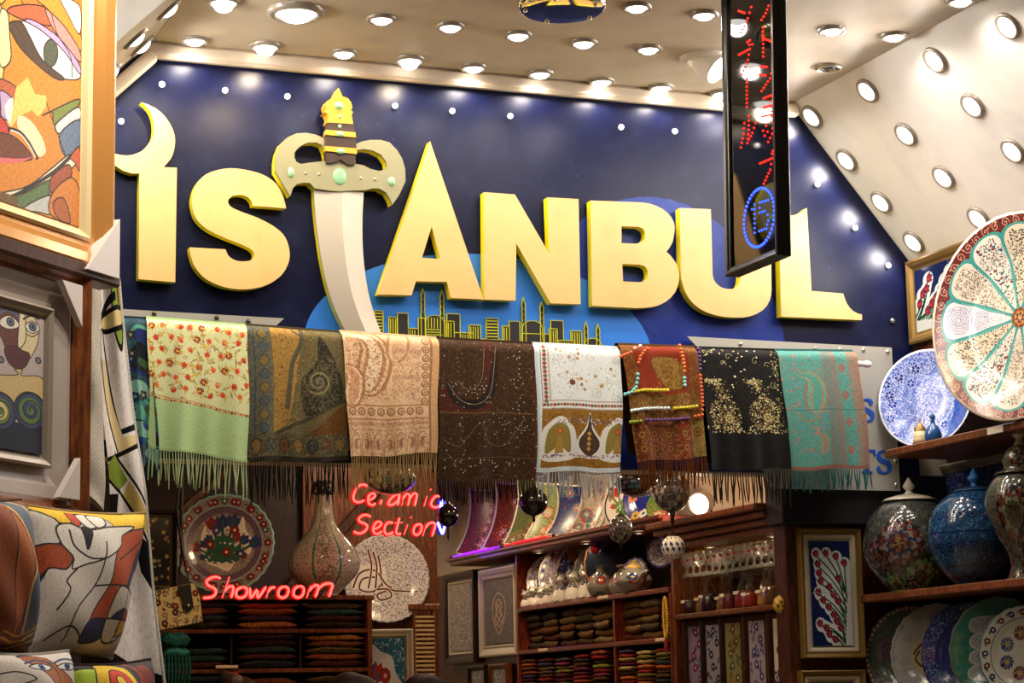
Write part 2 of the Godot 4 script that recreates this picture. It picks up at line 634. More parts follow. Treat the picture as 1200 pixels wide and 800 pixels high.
func build_shell():
	var cream := plaster("c8baa4", 21)
	var warm := plaster("d9c8b2", 22)
	var stone := mat("b8a890", 0.5)
	slab("floor", Vector3(-3, -0.1, -4.8), Vector3(6, 0, 9), stone)
	slab("ceiling", Vector3(1.6, 3.985, -0.1), Vector3(4.2, 4.1, 3.4), cream)
	# sloped soffits left and right of the flat ceiling
	var r := struct("ceiling_right", prism(v2([4.2, 3.985, 4.9, 3.154, 4.98, 3.2, 4.2, 4.1]), -0.1, 3.4), plaster("fbf7f0", 23))
	r.set_meta("label", "sloped white soffit right of the flat ceiling")
	struct("ceiling_left", prism(v2([1.6, 3.985, 1.0, 3.385, 0.95, 3.45, 1.6, 4.1]), -0.1, 0.93), cream)
	struct("wall_left_front", prism(v2([1.545, 3.93, 0.6, 2.985, 0.6, 4.1, 1.6, 4.1]), 0.93, 0.97), plaster("f2ede4", 24))
	slab("ceiling_street", Vector3(-0.6, 3.985, 0.97), Vector3(1.6, 4.1, 3.4), cream)
	slab("wall_back", Vector3(-2, 2.49, -0.12), Vector3(6, 4.3, -0.022), cream)
	slab("trim_1", Vector3(1.58, 3.925, 0.0), Vector3(4.22, 3.984, 0.045), warm, 0.012)
	struct("trim_3", box(0.7, 0.05, 0.05, 0.01), warm, Vector3(1.6, 3.955, 0.03) + LEFT_SLOPE * 0.36 + Vector3(0.015, -0.012, 0), Basis(Vector3.BACK, 0.785))
	# right side wall, with the bulkhead under the soffit
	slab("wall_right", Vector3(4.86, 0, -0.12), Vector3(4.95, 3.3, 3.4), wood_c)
	slab("trim_4", Vector3(4.716, 2.98, 0.0), Vector3(4.86, 3.36, 3.2), wood_b, 0.01)
	# the opening under the sign: dark lintel, jamb wall, shop inside
	slab("beam_lintel", Vector3(4.09, 2.3, -0.14), Vector3(4.86, 2.5, 0.0), mat("0d0d11", 0.5))
	slab("wall_jamb_right", Vector3(4.125, 0, -0.15), Vector3(4.86, 2.302, -0.052), wood_a)
	slab("wall_inside_right", Vector3(4.46, 0, -4.7), Vector3(4.55, 3.0, -0.15), plaster("c9b59a", 25))
	slab("wall_inside_back", Vector3(1.1, 0, -4.78), Vector3(4.55, 3.0, -4.7), plaster("e8dfd2", 26))
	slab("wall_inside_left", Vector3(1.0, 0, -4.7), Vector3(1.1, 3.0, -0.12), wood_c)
	slab("ceiling_inside", Vector3(1.0, 3.0, -4.78), Vector3(4.55, 3.08, -0.12), plaster("b7a48c", 27))
	slab("wall_inside_middle", Vector3(2.92, 0, -2.72), Vector3(3.602, 3.0, -2.62), wood_b)
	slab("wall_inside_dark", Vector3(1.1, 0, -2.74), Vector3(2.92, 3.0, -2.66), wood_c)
	struct("trim_5", box(0.05, 1.1, 0.03, 0.006), wood_a, Vector3(3.22, 2.6, -2.6), Basis(Vector3.BACK, -0.75))
	struct("trim_6", box(0.035, 0.8, 0.03, 0.006), wood_b, Vector3(2.32, 2.6, -2.2), Basis(Vector3.BACK, -0.85))
	# the street side, open towards the hall
	slab("wall_left", Vector3(-0.5, 0, -0.12), Vector3(1.1, 3.9, -0.03), wood_c)

# ---------- lamps ----------
func turn_to(down: Vector3) -> Basis:
	# a basis whose -y looks along down
	var y := -down.normalized()
	var x := y.cross(Vector3.BACK).normalized()
	return Basis(x, y, x.cross(y))

var ring_mesh: ArrayMesh
var bulb_mesh: ArrayMesh
var bulb_glow: StandardMaterial3D

func downlight(called: String, at: Vector3, down: Vector3, size: float, label: String, group: String, energy: float, hue := "fff1dc", tip := 1.0, cone := 84.0):
	var t := thing(called, label, "lamp", at, group, turn_to(down).scaled_local(Vector3.ONE * size))
	part("trim_ring", ring_mesh, mat("9c9286", 0.3, 0.2), t)
	var b := part("bulb", bulb_mesh, bulb_glow, t, Vector3.ZERO, Basis.from_scale(Vector3(1, tip, 1)))
	b.cast_shadow = GeometryInstance3D.SHADOW_CASTING_SETTING_ON
	var l := SpotLight3D.new()
	l.name = "lamp_light"
	l.light_color = Color(hue)
	l.light_energy = energy
	l.spot_angle = cone
	l.spot_angle_attenuation = 0.4
	l.spot_range = 14.0
	l.spot_attenuation = 2.0
	l.light_size = 0.032
	l.shadow_enabled = true
	t.add_child(l)
	l.transform = Transform3D(Basis(Vector3.RIGHT, -PI / 2), Vector3(0, -0.028 * tip, 0))
	return t

func build_lamps():
	ring_mesh = lathe([0.036, 0.004, 0.037, -0.006, 0.041, -0.01, 0.047, -0.01, 0.052, -0.005, 0.053, 0.002], 28)
	bulb_mesh = lathe([0.0, -0.022, 0.012, -0.0205, 0.024, -0.016, 0.032, -0.008, 0.036, 0.003, 0.0, 0.003], 24)
	bulb_glow = glow("fffaf2", 5.0)
	var g := "downlights in the flat ceiling"
	for p in [
		Vector3(1.741, 3.983, 0.101), Vector3(2.291, 3.983, 0.118), Vector3(2.806, 3.983, 0.092), Vector3(3.074, 3.983, 0.096),
		Vector3(3.339, 3.983, 0.073), Vector3(3.594, 3.983, 0.069), Vector3(3.862, 3.983, 0.067), Vector3(2.298, 3.983, 0.539), Vector3(2.555, 3.983, 0.532), Vector3(2.818, 3.983, 0.514),
		Vector3(3.078, 3.983, 0.503), Vector3(3.334, 3.983, 0.51), Vector3(3.09, 3.983, 0.937), Vector3(3.35, 3.983, 0.933), Vector3(3.867, 3.983, 0.918), Vector3(4.119, 3.983, 0.926), Vector3(4.129, 3.983, 1.345), Vector3(3.982, 3.983, 0.218)]:
		downlight("downlight", p, Vector3.DOWN, 1.0, "round recessed downlight with a slim ring in the flat cream ceiling", g, LAMP, "fff3e4")
	g = "bulging downlights in the flat ceiling"
	for p in [Vector3(1.998, 3.983, 0.11), Vector3(2.547, 3.983, 0.111), Vector3(1.734, 3.983, 0.549)]:
		downlight("bulging_downlight", p, Vector3.DOWN, 1.12, "downlight with a bulging round bulb in the flat cream ceiling", g, LAMP * 1.3, "ffe9c4", 1.6)
	downlight("large_downlight", Vector3(1.994, 3.983, 0.529), Vector3.DOWN, 1.9, "largest round downlight in the flat cream ceiling, warm white", "", LAMP * 2.2, "ffe2b0")
	# the same grid of lamps goes on towards the street, above and in front of the picture
	for i in 6:
		for j in 1:
			downlight("downlight", Vector3(1.85 + 0.42 * i, 3.983, 1.4 + 0.5 * j), Vector3.DOWN, 1.0, "round recessed downlight with a slim ring in the flat cream ceiling", "downlights in the flat ceiling", LAMP, "fff3e4")
	# brighter lamps over the paintings, out of the picture above the left stand
	for q in [Vector3(1.15, 3.965, 3.2), Vector3(1.5, 3.965, 3.0), Vector3(1.5, 3.965, 2.7)]:
		downlight("angled_downlight", q, Vector3(0.85, 2.5, 2.25) - q, 1.3, "tilted downlight aimed at the paintings on the left stand", "downlights over the paintings", LAMP * 7.0, "fff0d8", 1.0, 42.0)
	downlight("angled_downlight", Vector3(1.25, 3.965, 1.75), Vector3(-0.1, -0.35, -0.8), 1.3, "tilted downlight aimed at the white board left of the ceiling", "", LAMP * 2.0, "fff6ea", 1.0, 60.0)
	# lamps in the sloped soffit on the right
	g = "downlights in the sloped soffit"
	var dn := Vector3(-0.7647, -0.6444, 0)
	for q in SLOPE_SPOTS:
		downlight("soffit_light", q + dn * 0.002, dn, 1.02, "round downlight in the sloped white soffit above the ceramics", g, LAMP * 0.8, "fff6ec")
	# lamps in the left soffit, seen almost edge on
	dn = Vector3(0.7071, -0.7071, 0)
	for q in [Vector3(1.53, 3.915, 0.2), Vector3(1.42, 3.805, 0.2), Vector3(1.31, 3.695, 0.2), Vector3(1.53, 3.915, 0.62), Vector3(1.42, 3.805, 0.62), Vector3(1.31, 3.695, 0.62)]:
		downlight("soffit_light", q + dn * 0.002, dn, 1.0, "round downlight in the narrow left soffit beside the sign, seen edge on", "downlights in the left soffit", LAMP * 0.6, "fff6ec")
	# swivel spot, unlit spot, chrome canopy
	var at := Vector3(3.584, 3.983, 0.468)
	var t := thing("swivel_spotlight", "large white swivel spotlight tilted out of the ceiling", "lamp", at)
	part("trim_ring", lathe([0.06, 0.004, 0.062, -0.01, 0.07, -0.018, 0.088, -0.014, 0.094, -0.004, 0.095, 0.002], 32), mat("e8e0d2", 0.3), t)
	var tilt := turn_to(Vector3(0.5, -0.75, 0.6))
	part("housing", lathe([0.03, 0.02, 0.062, 0.0, 0.062, -0.07, 0.06, -0.078, 0.054, -0.074, 0.053, -0.06], 32), mat("f2ecdf", 0.35), t, Vector3.ZERO, tilt)
	part("bulb", lathe([0.0, -0.072, 0.03, -0.068, 0.05, -0.06, 0.052, -0.05], 28), bulb_glow, t, Vector3.ZERO, tilt)
	var l := SpotLight3D.new()
	l.name = "lamp_light"
	l.light_energy = LAMP * 3.0
	l.spot_angle = 70
	l.light_size = 0.05
	l.spot_range = 14
	l.spot_attenuation = 2.0
	l.shadow_enabled = true
	t.add_child(l)
	l.transform = Transform3D(tilt * Basis(Vector3.RIGHT, -PI / 2), tilt * Vector3(0, -0.085, 0))
	t = thing("unlit_spotlight", "small chrome ceiling spotlight that is switched off", "lamp", Vector3(4.088, 3.983, 0.504))
	part("trim_ring", ring_mesh, mat("cfc6b8", 0.25, 0.6), t)
	part("reflector", lathe([0.0, -0.004, 0.015, -0.004, 0.018, -0.01, 0.028, 0.0, 0.037, -0.006], 24), mat("b8b2a6", 0.15, 1.0), t)
	t = thing("chrome_canopy", "round mirror chrome plate on the ceiling", "ceiling canopy", Vector3(2.832, 3.983, 0.891))
	part("plate", lathe([0.0, -0.03, 0.06, -0.03, 0.135, -0.028, 0.15, -0.018, 0.155, 0.002], 48), mat("d6cfa8", 0.06, 1.0), t)
	for k in 5: part("screw", ball(0.008, 0.006, 0.008, 10, 6), mat("f0ead8", 0.2, 1.0), t, Vector3(0.128 * cos(k * TAU / 5 + 0.9), -0.03, 0.128 * sin(k * TAU / 5 + 0.9)))

const SLOPE_SPOTS := [Vector3(4.255, 3.919, 0.075), Vector3(4.398, 3.750, 0.085), Vector3(4.538, 3.584, 0.102), Vector3(4.671, 3.426, 0.114), Vector3(4.262, 3.911, 0.492), Vector3(4.403, 3.744, 0.522), Vector3(4.542, 3.580, 0.551), Vector3(4.673, 3.423, 0.574), Vector3(4.271, 3.901, 0.950), Vector3(4.408, 3.738, 0.969), Vector3(4.548, 3.572, 1.000), Vector3(4.278, 3.893, 1.399)]

# ---------- the big sign ----------
func build_sign():
	var t := thing("shop_sign", "night-blue fascia sign with golden letters, a dagger and a city skyline", "sign", Vector3(2.95, 2.42, 0))
	var o := Vector3(-2.95, -2.42, 0)
	# printed board: one flat night blue
	var p := Pen.new(1024, 448, "0c1234", 5)
	var R := Rect2(1.0, 2.42, 3.9, 1.6)
	var disc := func(cx, cy, rx, ry, c):
		var a := []
		for k in 48: a.append_array([(cx + rx * cos(k * TAU / 48) - R.position.x) / R.size.x, 1.0 - (cy + ry * sin(k * TAU / 48) - R.position.y) / R.size.y])
		p.poly(a, c)
	disc.call(3.58, 2.9, 0.56, 0.66, "1c3288")      # printed hill with its own edge behind the B and the U
	p.specks(500, ["0c0e20", "1a2260", "22307a"], 0.0005, 0.001)
	p.grain(speckle(256, 0.03, 0.05, 9))
	var bm := tex_mat(p.im, 0.33, 0.35)
	part("board", prism(v2([1.1, 2.495, 4.715, 2.495, 4.715, 3.37, 4.2, 3.98, 1.6, 3.98, 1.1, 3.48]), -0.02, 0.0, [], 0.0, R), bm, t, o)
	# pale blue dome of evening light behind the city, a flat applied vinyl
	var dome := PackedVector2Array()
	for k in 49: dome.append(Vector2(2.86 + 0.69 * cos(PI * k / 48), 2.93 + 0.36 * sin(PI * k / 48)))
	part("evening_glow", prism(dome, 0.0005, 0.002), mat("3080e6", 0.35), t, o)
	# letters
	var gold := tex_mat(Pen.new(128, 128, "ebbe7e", 3).grain(speckle(128, 0.03, 0.05, 31)).im, 0.3, 0.5)
	gold.metallic = 0.0
	var rim := mat("e8dc10", 0.4)
	var L := func(outline: PackedVector2Array, holes: Array, label: String):
		var b := part("letter", prism(outline, 0.048, 0.052, holes), gold, t, o)
		b.set_meta("label", label)
		part("return_edge", prism(outline, 0.012, 0.0478, holes), rim, b)
	var crescent := v2([ 1.561, 3.752, 1.585, 3.746, 1.612, 3.735, 1.635, 3.719, 1.652, 3.701, 1.667, 3.679, 1.677, 3.658, 1.683, 3.637, 1.684, 3.618, 1.682, 3.596, 1.677, 3.574, 1.669, 3.555, 1.657, 3.539, 1.642, 3.522 ])
	var inner := v2([ 1.558, 3.493, 1.529, 3.491, 1.499, 3.499, 1.469, 3.517, 1.447, 3.54, 1.435, 3.568, 1.468, 3.558, 1.49, 3.554, 1.511, 3.554, 1.529, 3.557, 1.547, 3.564, 1.565, 3.574, 1.579, 3.588, 1.591, 3.604, 1.601, 3.62, 1.607, 3.64, 1.608, 3.656, 1.607, 3.677, 1.603, 3.699, 1.597, 3.715, 1.588, 3.729, 1.576, 3.742 ])
	var stem := v2([ 1.691, 3.523, 1.688, 3.11, 1.558, 3.114 ])
	var i_outline := crescent.duplicate()
	i_outline.append_array(stem)
	i_outline.append_array(inner)
	L.call(i_outline, [], "letter I with a crescent for its dot")
	L.call(s_outline(), [], "letter S")
	L.call(v2([ 2.644, 3.695, 2.846, 3.108, 2.717, 3.107, 2.703, 3.166, 2.582, 3.162, 2.564, 3.109, 2.434, 3.105 ]), [v2([ 2.646, 3.372, 2.679, 3.251, 2.606, 3.251 ])], "letter A")
	L.call(v2([ 2.855, 3.516, 2.979, 3.516, 3.114, 3.295, 3.111, 3.514, 3.239, 3.516, 3.237, 3.11, 3.115, 3.107, 2.981, 3.329, 2.973, 3.11, 2.85, 3.108 ]), [], "letter N")
	var bo := v2([ 3.29, 3.514, 3.507, 3.521, 3.539, 3.518, 3.564, 3.512, 3.589, 3.502, 3.61, 3.488, 3.626, 3.472, 3.637, 3.453, 3.641, 3.434, 3.639, 3.415, 3.635, 3.393, 3.629, 3.372, 3.616, 3.351, 3.602, 3.333, 3.619, 3.319, 3.632, 3.303, 3.644, 3.286, 3.65, 3.267, 3.653, 3.243, 3.651, 3.219, 3.644, 3.197, 3.633, 3.176, 3.615, 3.155, 3.592, 3.137, 3.567, 3.124, 3.54, 3.115, 3.5, 3.109, 3.46, 3.106, 3.286, 3.106 ])
	L.call(bo, [v2([ 3.415, 3.422, 3.487, 3.424, 3.502, 3.419, 3.51, 3.413, 3.515, 3.402, 3.514, 3.39, 3.511, 3.378, 3.502, 3.369, 3.491, 3.362, 3.474, 3.357, 3.413, 3.356 ]), v2([ 3.414, 3.275, 3.488, 3.276, 3.506, 3.272, 3.516, 3.265, 3.521, 3.252, 3.521, 3.239, 3.518, 3.227, 3.511, 3.217, 3.498, 3.21, 3.48, 3.207, 3.415, 3.207 ])], "letter B")
	L.call(v2([ 3.666, 3.51, 3.799, 3.514, 3.797, 3.27, 3.797, 3.253, 3.8, 3.238, 3.808, 3.224, 3.82, 3.213, 3.838, 3.204, 3.861, 3.201, 3.88, 3.202, 3.896, 3.206, 3.907, 3.215, 3.914, 3.228, 3.918, 3.251, 3.919, 3.277, 3.925, 3.517, 4.06, 3.519, 4.052, 3.209, 4.049, 3.186, 4.042, 3.165, 4.029, 3.144, 4.011, 3.126, 3.986, 3.111, 3.956, 3.099, 3.922, 3.092, 3.885, 3.09, 3.844, 3.09, 3.804, 3.095, 3.767, 3.104, 3.735, 3.118, 3.71, 3.136, 3.69, 3.158, 3.676, 3.183, 3.667, 3.21, 3.662, 3.235, 3.662, 3.262 ]), [], "letter U")
	L.call(v2([ 4.099, 3.507, 4.135, 3.511, 4.162, 3.514, 4.184, 3.521, 4.205, 3.532, 4.225, 3.548, 4.23, 3.213, 4.372, 3.21, 4.378, 3.191, 4.386, 3.172, 4.399, 3.154, 4.415, 3.141, 4.433, 3.133, 4.454, 3.129, 4.453, 3.107, 4.091, 3.103 ]), [], "letter L with a curled foot")
	build_dagger(t, o)
	build_skyline(t, o)
	# small round bulbs set in the board like stars
	var star := glow("ffffff", 2.2)
	for q in [ Vector3(1.5, 3.689, 0.008), Vector3(1.645, 3.837, 0.008), Vector3(1.876, 3.835, 0.008), Vector3(2.109, 3.833, 0.008), Vector3(2.523, 3.833, 0.008), Vector3(2.75, 3.832, 0.008), Vector3(2.984, 3.832, 0.008), Vector3(3.446, 3.826, 0.008), Vector3(3.677, 3.828, 0.008), Vector3(4.303, 3.66, 0.008), Vector3(4.467, 3.492, 0.008), Vector3(4.613, 3.346, 0.008) ]:
		part("star_bulb", ball(0.011, 0.011, 0.011, 14, 8), star, t, q + o)
	part("stud", ball(0.012, 0.012, 0.01, 14, 8), mat("9a9a94", 0.25, 0.9), t, Vector3(4.621, 3.119, 0.006) + o)

func s_outline() -> PackedVector2Array:
	var a := smooth(v2([ 1.967, 3.404, 1.963, 3.42, 1.948, 3.435, 1.923, 3.441, 1.892, 3.434, 1.877, 3.416, 1.886, 3.396, 1.923, 3.38, 1.986, 3.361, 2.049, 3.331, 2.087, 3.296, 2.103, 3.247, 2.099, 3.203, 2.074, 3.158, 2.03, 3.124, 1.974, 3.103, 1.911, 3.097, 1.849, 3.106, 1.794, 3.13, 1.757, 3.171, 1.742, 3.213, 1.739, 3.238 ]), false, 4)
	a.append_array(smooth(v2([ 1.868, 3.239, 1.88, 3.215, 1.905, 3.201, 1.936, 3.199, 1.965, 3.207, 1.973, 3.227, 1.961, 3.245, 1.923, 3.261, 1.861, 3.282, 1.799, 3.309, 1.762, 3.344, 1.747, 3.386, 1.747, 3.424, 1.762, 3.468, 1.798, 3.508, 1.861, 3.532, 1.923, 3.536, 1.999, 3.523, 2.049, 3.495, 2.077, 3.453, 2.091, 3.403 ]), false, 4))
	return a

func build_dagger(t: Node3D, o: Vector3):
	var d := Node3D.new()
	d.name = "dagger"
	t.add_child(d)
	d.position = o
	d.set_meta("label", "curved dagger standing in for the letter T")
	var yellow := mat("e8dc10", 0.4)
	# blade with a raised ridge, two facets
	var lft := smooth(v2([ 2.196, 3.487, 2.202, 3.392, 2.214, 3.292, 2.233, 3.179, 2.264, 3.068, 2.318, 2.958, 2.392, 2.861, 2.495, 2.803 ]), false, 4)
	var rgt := smooth(v2([ 2.386, 3.483, 2.38, 3.378, 2.382, 3.251, 2.398, 3.125, 2.425, 3.026, 2.455, 2.946, 2.482, 2.865, 2.5, 2.803 ]), false, 4)
	var st := SurfaceTool.new()
	st.begin(Mesh.PRIMITIVE_TRIANGLES)
	st.set_smooth_group(-1)
	var n := lft.size()
	for i in n - 1:
		var row := []
		for k in [i, i + 1]:
			var a: Vector2 = lft[k]
			var b: Vector2 = rgt[k]
			var m := a.lerp(b, 0.55)
			row.append([Vector3(a.x, a.y, 0.034), Vector3(a.x, a.y, 0.046), Vector3(m.x, m.y, 0.058), Vector3(b.x, b.y, 0.046), Vector3(b.x, b.y, 0.034)])
		for c in 4:
			var w := Vector3(0, 0, 1) if c in [1, 2] else Vector3(-1 if c == 0 else 1, 0, 0)
			tri(st, row[0][c], row[0][c + 1], row[1][c], w)
			tri(st, row[0][c + 1], row[1][c], row[1][c + 1], w)
	st.generate_normals()
	part("blade", st.commit(), mat("d2c9ba", 0.32, 0.35), d)
	var edge := lft.duplicate()
	var back := rgt.duplicate()
	back.reverse()
	edge.append_array(back)
	part("blade_edge", prism(edge, 0.008, 0.033), yellow, d)
	# guard with two finger loops
	var guard := v2([ 2.229, 3.672, 2.2, 3.682, 2.163, 3.686, 2.127, 3.681, 2.094, 3.664, 2.067, 3.636, 2.053, 3.602, 2.048, 3.569, 2.048, 3.533, 2.103, 3.446, 2.113, 3.476, 2.126, 3.491, 2.149, 3.499, 2.176, 3.5, 2.194, 3.482, 2.245, 3.477, 2.292, 3.477, 2.339, 3.484, 2.384, 3.487, 2.413, 3.497, 2.44, 3.498, 2.467, 3.484, 2.481, 3.462, 2.49, 3.441, 2.516, 3.478, 2.542, 3.533, 2.541, 3.579, 2.529, 3.619, 2.509, 3.65, 2.482, 3.675, 2.448, 3.682, 2.407, 3.679, 2.374, 3.67, 2.352, 3.659, 2.291, 3.659 ])
	var h1 := v2([ 2.24, 3.587, 2.233, 3.622, 2.223, 3.645, 2.199, 3.653, 2.166, 3.649, 2.136, 3.631, 2.12, 3.61, 2.119, 3.591, 2.126, 3.575, 2.143, 3.568, 2.173, 3.575, 2.206, 3.581 ])
	var h2 := v2([ 2.35, 3.635, 2.38, 3.642, 2.414, 3.64, 2.448, 3.626, 2.468, 3.601, 2.47, 3.581, 2.461, 3.57, 2.44, 3.564, 2.407, 3.569, 2.38, 3.581, 2.349, 3.584 ])
	part("guard", prism(guard, 0.05, 0.064, [h1, h2]), mat("9c9878", 0.35, 0.3), d)
	part("guard_edge", prism(guard, 0.015, 0.0498, [h1, h2]), yellow, d)
	part("grip", prism(v2([ 2.24, 3.728, 2.337, 3.731, 2.346, 3.695, 2.349, 3.642, 2.343, 3.578, 2.323, 3.575, 2.306, 3.581, 2.289, 3.593, 2.275, 3.584, 2.256, 3.578, 2.236, 3.575, 2.23, 3.639, 2.233, 3.692 ]), 0.05, 0.078), mat("3a2418", 0.5), d)
	for b in [ v2([ 2.233, 3.698, 2.344, 3.697, 2.346, 3.678, 2.231, 3.679 ]), v2([ 2.229, 3.637, 2.349, 3.637, 2.349, 3.616, 2.23, 3.618 ])]:
		part("band", prism(b, 0.05, 0.084), mat("d9a83c", 0.35, 0.3), d)
	part("pommel", prism(v2([ 2.282, 3.861, 2.296, 3.83, 2.318, 3.824, 2.33, 3.809, 2.334, 3.792, 2.329, 3.779, 2.338, 3.774, 2.331, 3.765, 2.332, 3.757, 2.337, 3.729, 2.24, 3.727, 2.245, 3.746, 2.24, 3.759, 2.228, 3.766, 2.237, 3.775, 2.232, 3.792, 2.24, 3.809, 2.264, 3.824 ]), 0.02, 0.08), mat("d9a235", 0.35, 0.3), d)
	var jade := mat("8fbf95", 0.15)
	for g in [ [Vector3(2.289, 3.533, 0.064), 0.026, 0.033], [Vector3(2.105, 3.533, 0.064), 0.012, 0.02], [Vector3(2.487, 3.527, 0.064), 0.014, 0.018], [Vector3(2.282, 3.793, 0.08), 0.017, 0.014], [Vector3(2.286, 3.686, 0.084), 0.014, 0.011], [Vector3(2.287, 3.621, 0.084), 0.015, 0.011], [Vector3(2.285, 3.752, 0.08), 0.006, 0.008], [Vector3(2.286, 3.716, 0.078), 0.007, 0.007] ]:
		part("gem", ball(g[1], g[2], 0.009, 18, 10), jade, d, g[0])
	for q in [ Vector3(2.161, 3.534, 0.064), Vector3(2.212, 3.534, 0.064), Vector3(2.369, 3.531, 0.064), Vector3(2.424, 3.531, 0.064) ]:
		part("stud", ball(0.006, 0.006, 0.006, 12, 6), mat("c9c6a8", 0.2, 0.6), d, q)

func build_skyline(t: Node3D, o: Vector3):
	var black := mat("1c1c20", 0.45)
	var yellow := mat("d8d414", 0.4)
	# the drawing is 1100 steps wide and 344 steps high on the board
	var org := Vector3(2.376, 3.193, 0.004)
	var ex := (Vector3(3.312, 3.207, 0.004) - org) / 1100.0
	var ey := (Vector3(2.376, 2.921, 0.004) - org) / 344.0
	var px := func(x: float, y: float) -> Vector2:
		var q := org + ex * x + ey * y
		return Vector2(q.x, q.y)
	var bottom := 345.0
	# x0, x1, top, kind: 0 plain, 1 upright windows, 2 cross bars, 3 dome, 4 minaret
	for b in [[70, 108, 178, 2], [135, 172, 205, 1], [174, 222, 185, 0], [222, 268, 255, 1], [268, 302, 205, 0], [400, 460, 180, 0], [388, 432, 215, 1], [432, 520, 268, 1], [502, 555, 230, 1], [555, 584, 295, 0], [582, 638, 195, 2], [638, 662, 295, 0], [658, 690, 230, 1], [690, 740, 205, 0], [748, 850, 262, 0], [850, 882, 262, 0], [888, 948, 195, 0], [880, 918, 235, 1], [920, 1000, 290, 1], [984, 1036, 242, 1],
		[300, 388, 190, 3], [752, 848, 200, 3], [1045, 1132, 275, 3], [290, 0, 65, 4], [378, 0, 70, 4], [759, 0, 90, 4], [846, 0, 107, 4], [1057, 0, 195, 4], [1115, 0, 204, 4]]:
		var a: float = b[0]
		var c: float = b[1]
		var y: float = b[2]
		var out := PackedVector2Array()
		if b[3] < 3:
			out = PackedVector2Array([px.call(a, bottom), px.call(c, bottom), px.call(c, y), px.call(a, y)])
		elif b[3] == 3:
			out = PackedVector2Array([px.call(a, bottom), px.call(c, bottom), px.call(c, y + 30)])
			for k in 13:
				out.append(px.call((a + c) / 2 + (c - a) * 0.46 * cos(PI * k / 12), y + 26 - 26 * sin(PI * k / 12)))
			out.append(px.call(a, y + 30))
		else:
			for q in [[-9, bottom], [9, bottom], [9, y + 118], [6, y + 112], [9, y + 88], [6, y + 84], [9, y + 60], [6, y + 56], [9, y + 34], [0, y], [-9, y + 34], [-6, y + 56], [-9, y + 60], [-6, y + 84], [-9, y + 88], [-6, y + 112], [-9, y + 118]]:
				out.append(px.call(a + q[0], minf(q[1], bottom)))
		var front := 0.008 if b[3] == 4 else (0.007 if b[3] == 3 else 0.006 + 0.0012 * (int(a) % 3))
		var m := part("skyline_building", prism(out, 0.002, front), black, t, o)
		var list := []
		var n := out.size()
		for i in n:
			if out[i].y <= px.call(a, bottom - 1).y and out[(i + 1) % n].y <= px.call(a, bottom - 1).y: continue
			list.append([bar(out[i], out[(i + 1) % n], 0.0025, front + 0.002), Vector3.ZERO])
		if b[3] == 1:
			var k := a + 8
			while k < c - 5:
				list.append([bar(px.call(k, y + 9), px.call(k, bottom), 0.0028, front + 0.001), Vector3.ZERO])
				k += 11.0
		elif b[3] == 2:
			var k := y + 12
			while k < bottom:
				list.append([bar(px.call(a + 6, k), px.call(c - 6, k), 0.0034, front + 0.001), Vector3.ZERO])
				k += 15.0
		elif b[3] == 3 and a < 400:
			for k in 5: list.append([bar(px.call(a + 14 + k * 14, y + 14), px.call(a + 14 + k * 14, y + 60), 0.003, front + 0.001), Vector3.ZERO])
			for k in 6: list.append([bar(px.call(a + 8, y + 68 + k * 12), px.call(c - 8, y + 68 + k * 12), 0.003, front + 0.001), Vector3.ZERO])
		part("yellow_lines", joined(list), yellow, m)

func bar(a: Vector2, b: Vector2, w: float, front: float) -> ArrayMesh:
	var d := (b - a).normalized() * w / 2
	var q := d.orthogonal()
	return prism(PackedVector2Array([a - d - q, b + d - q, b + d + q, a - d + q]), 0.003, front)

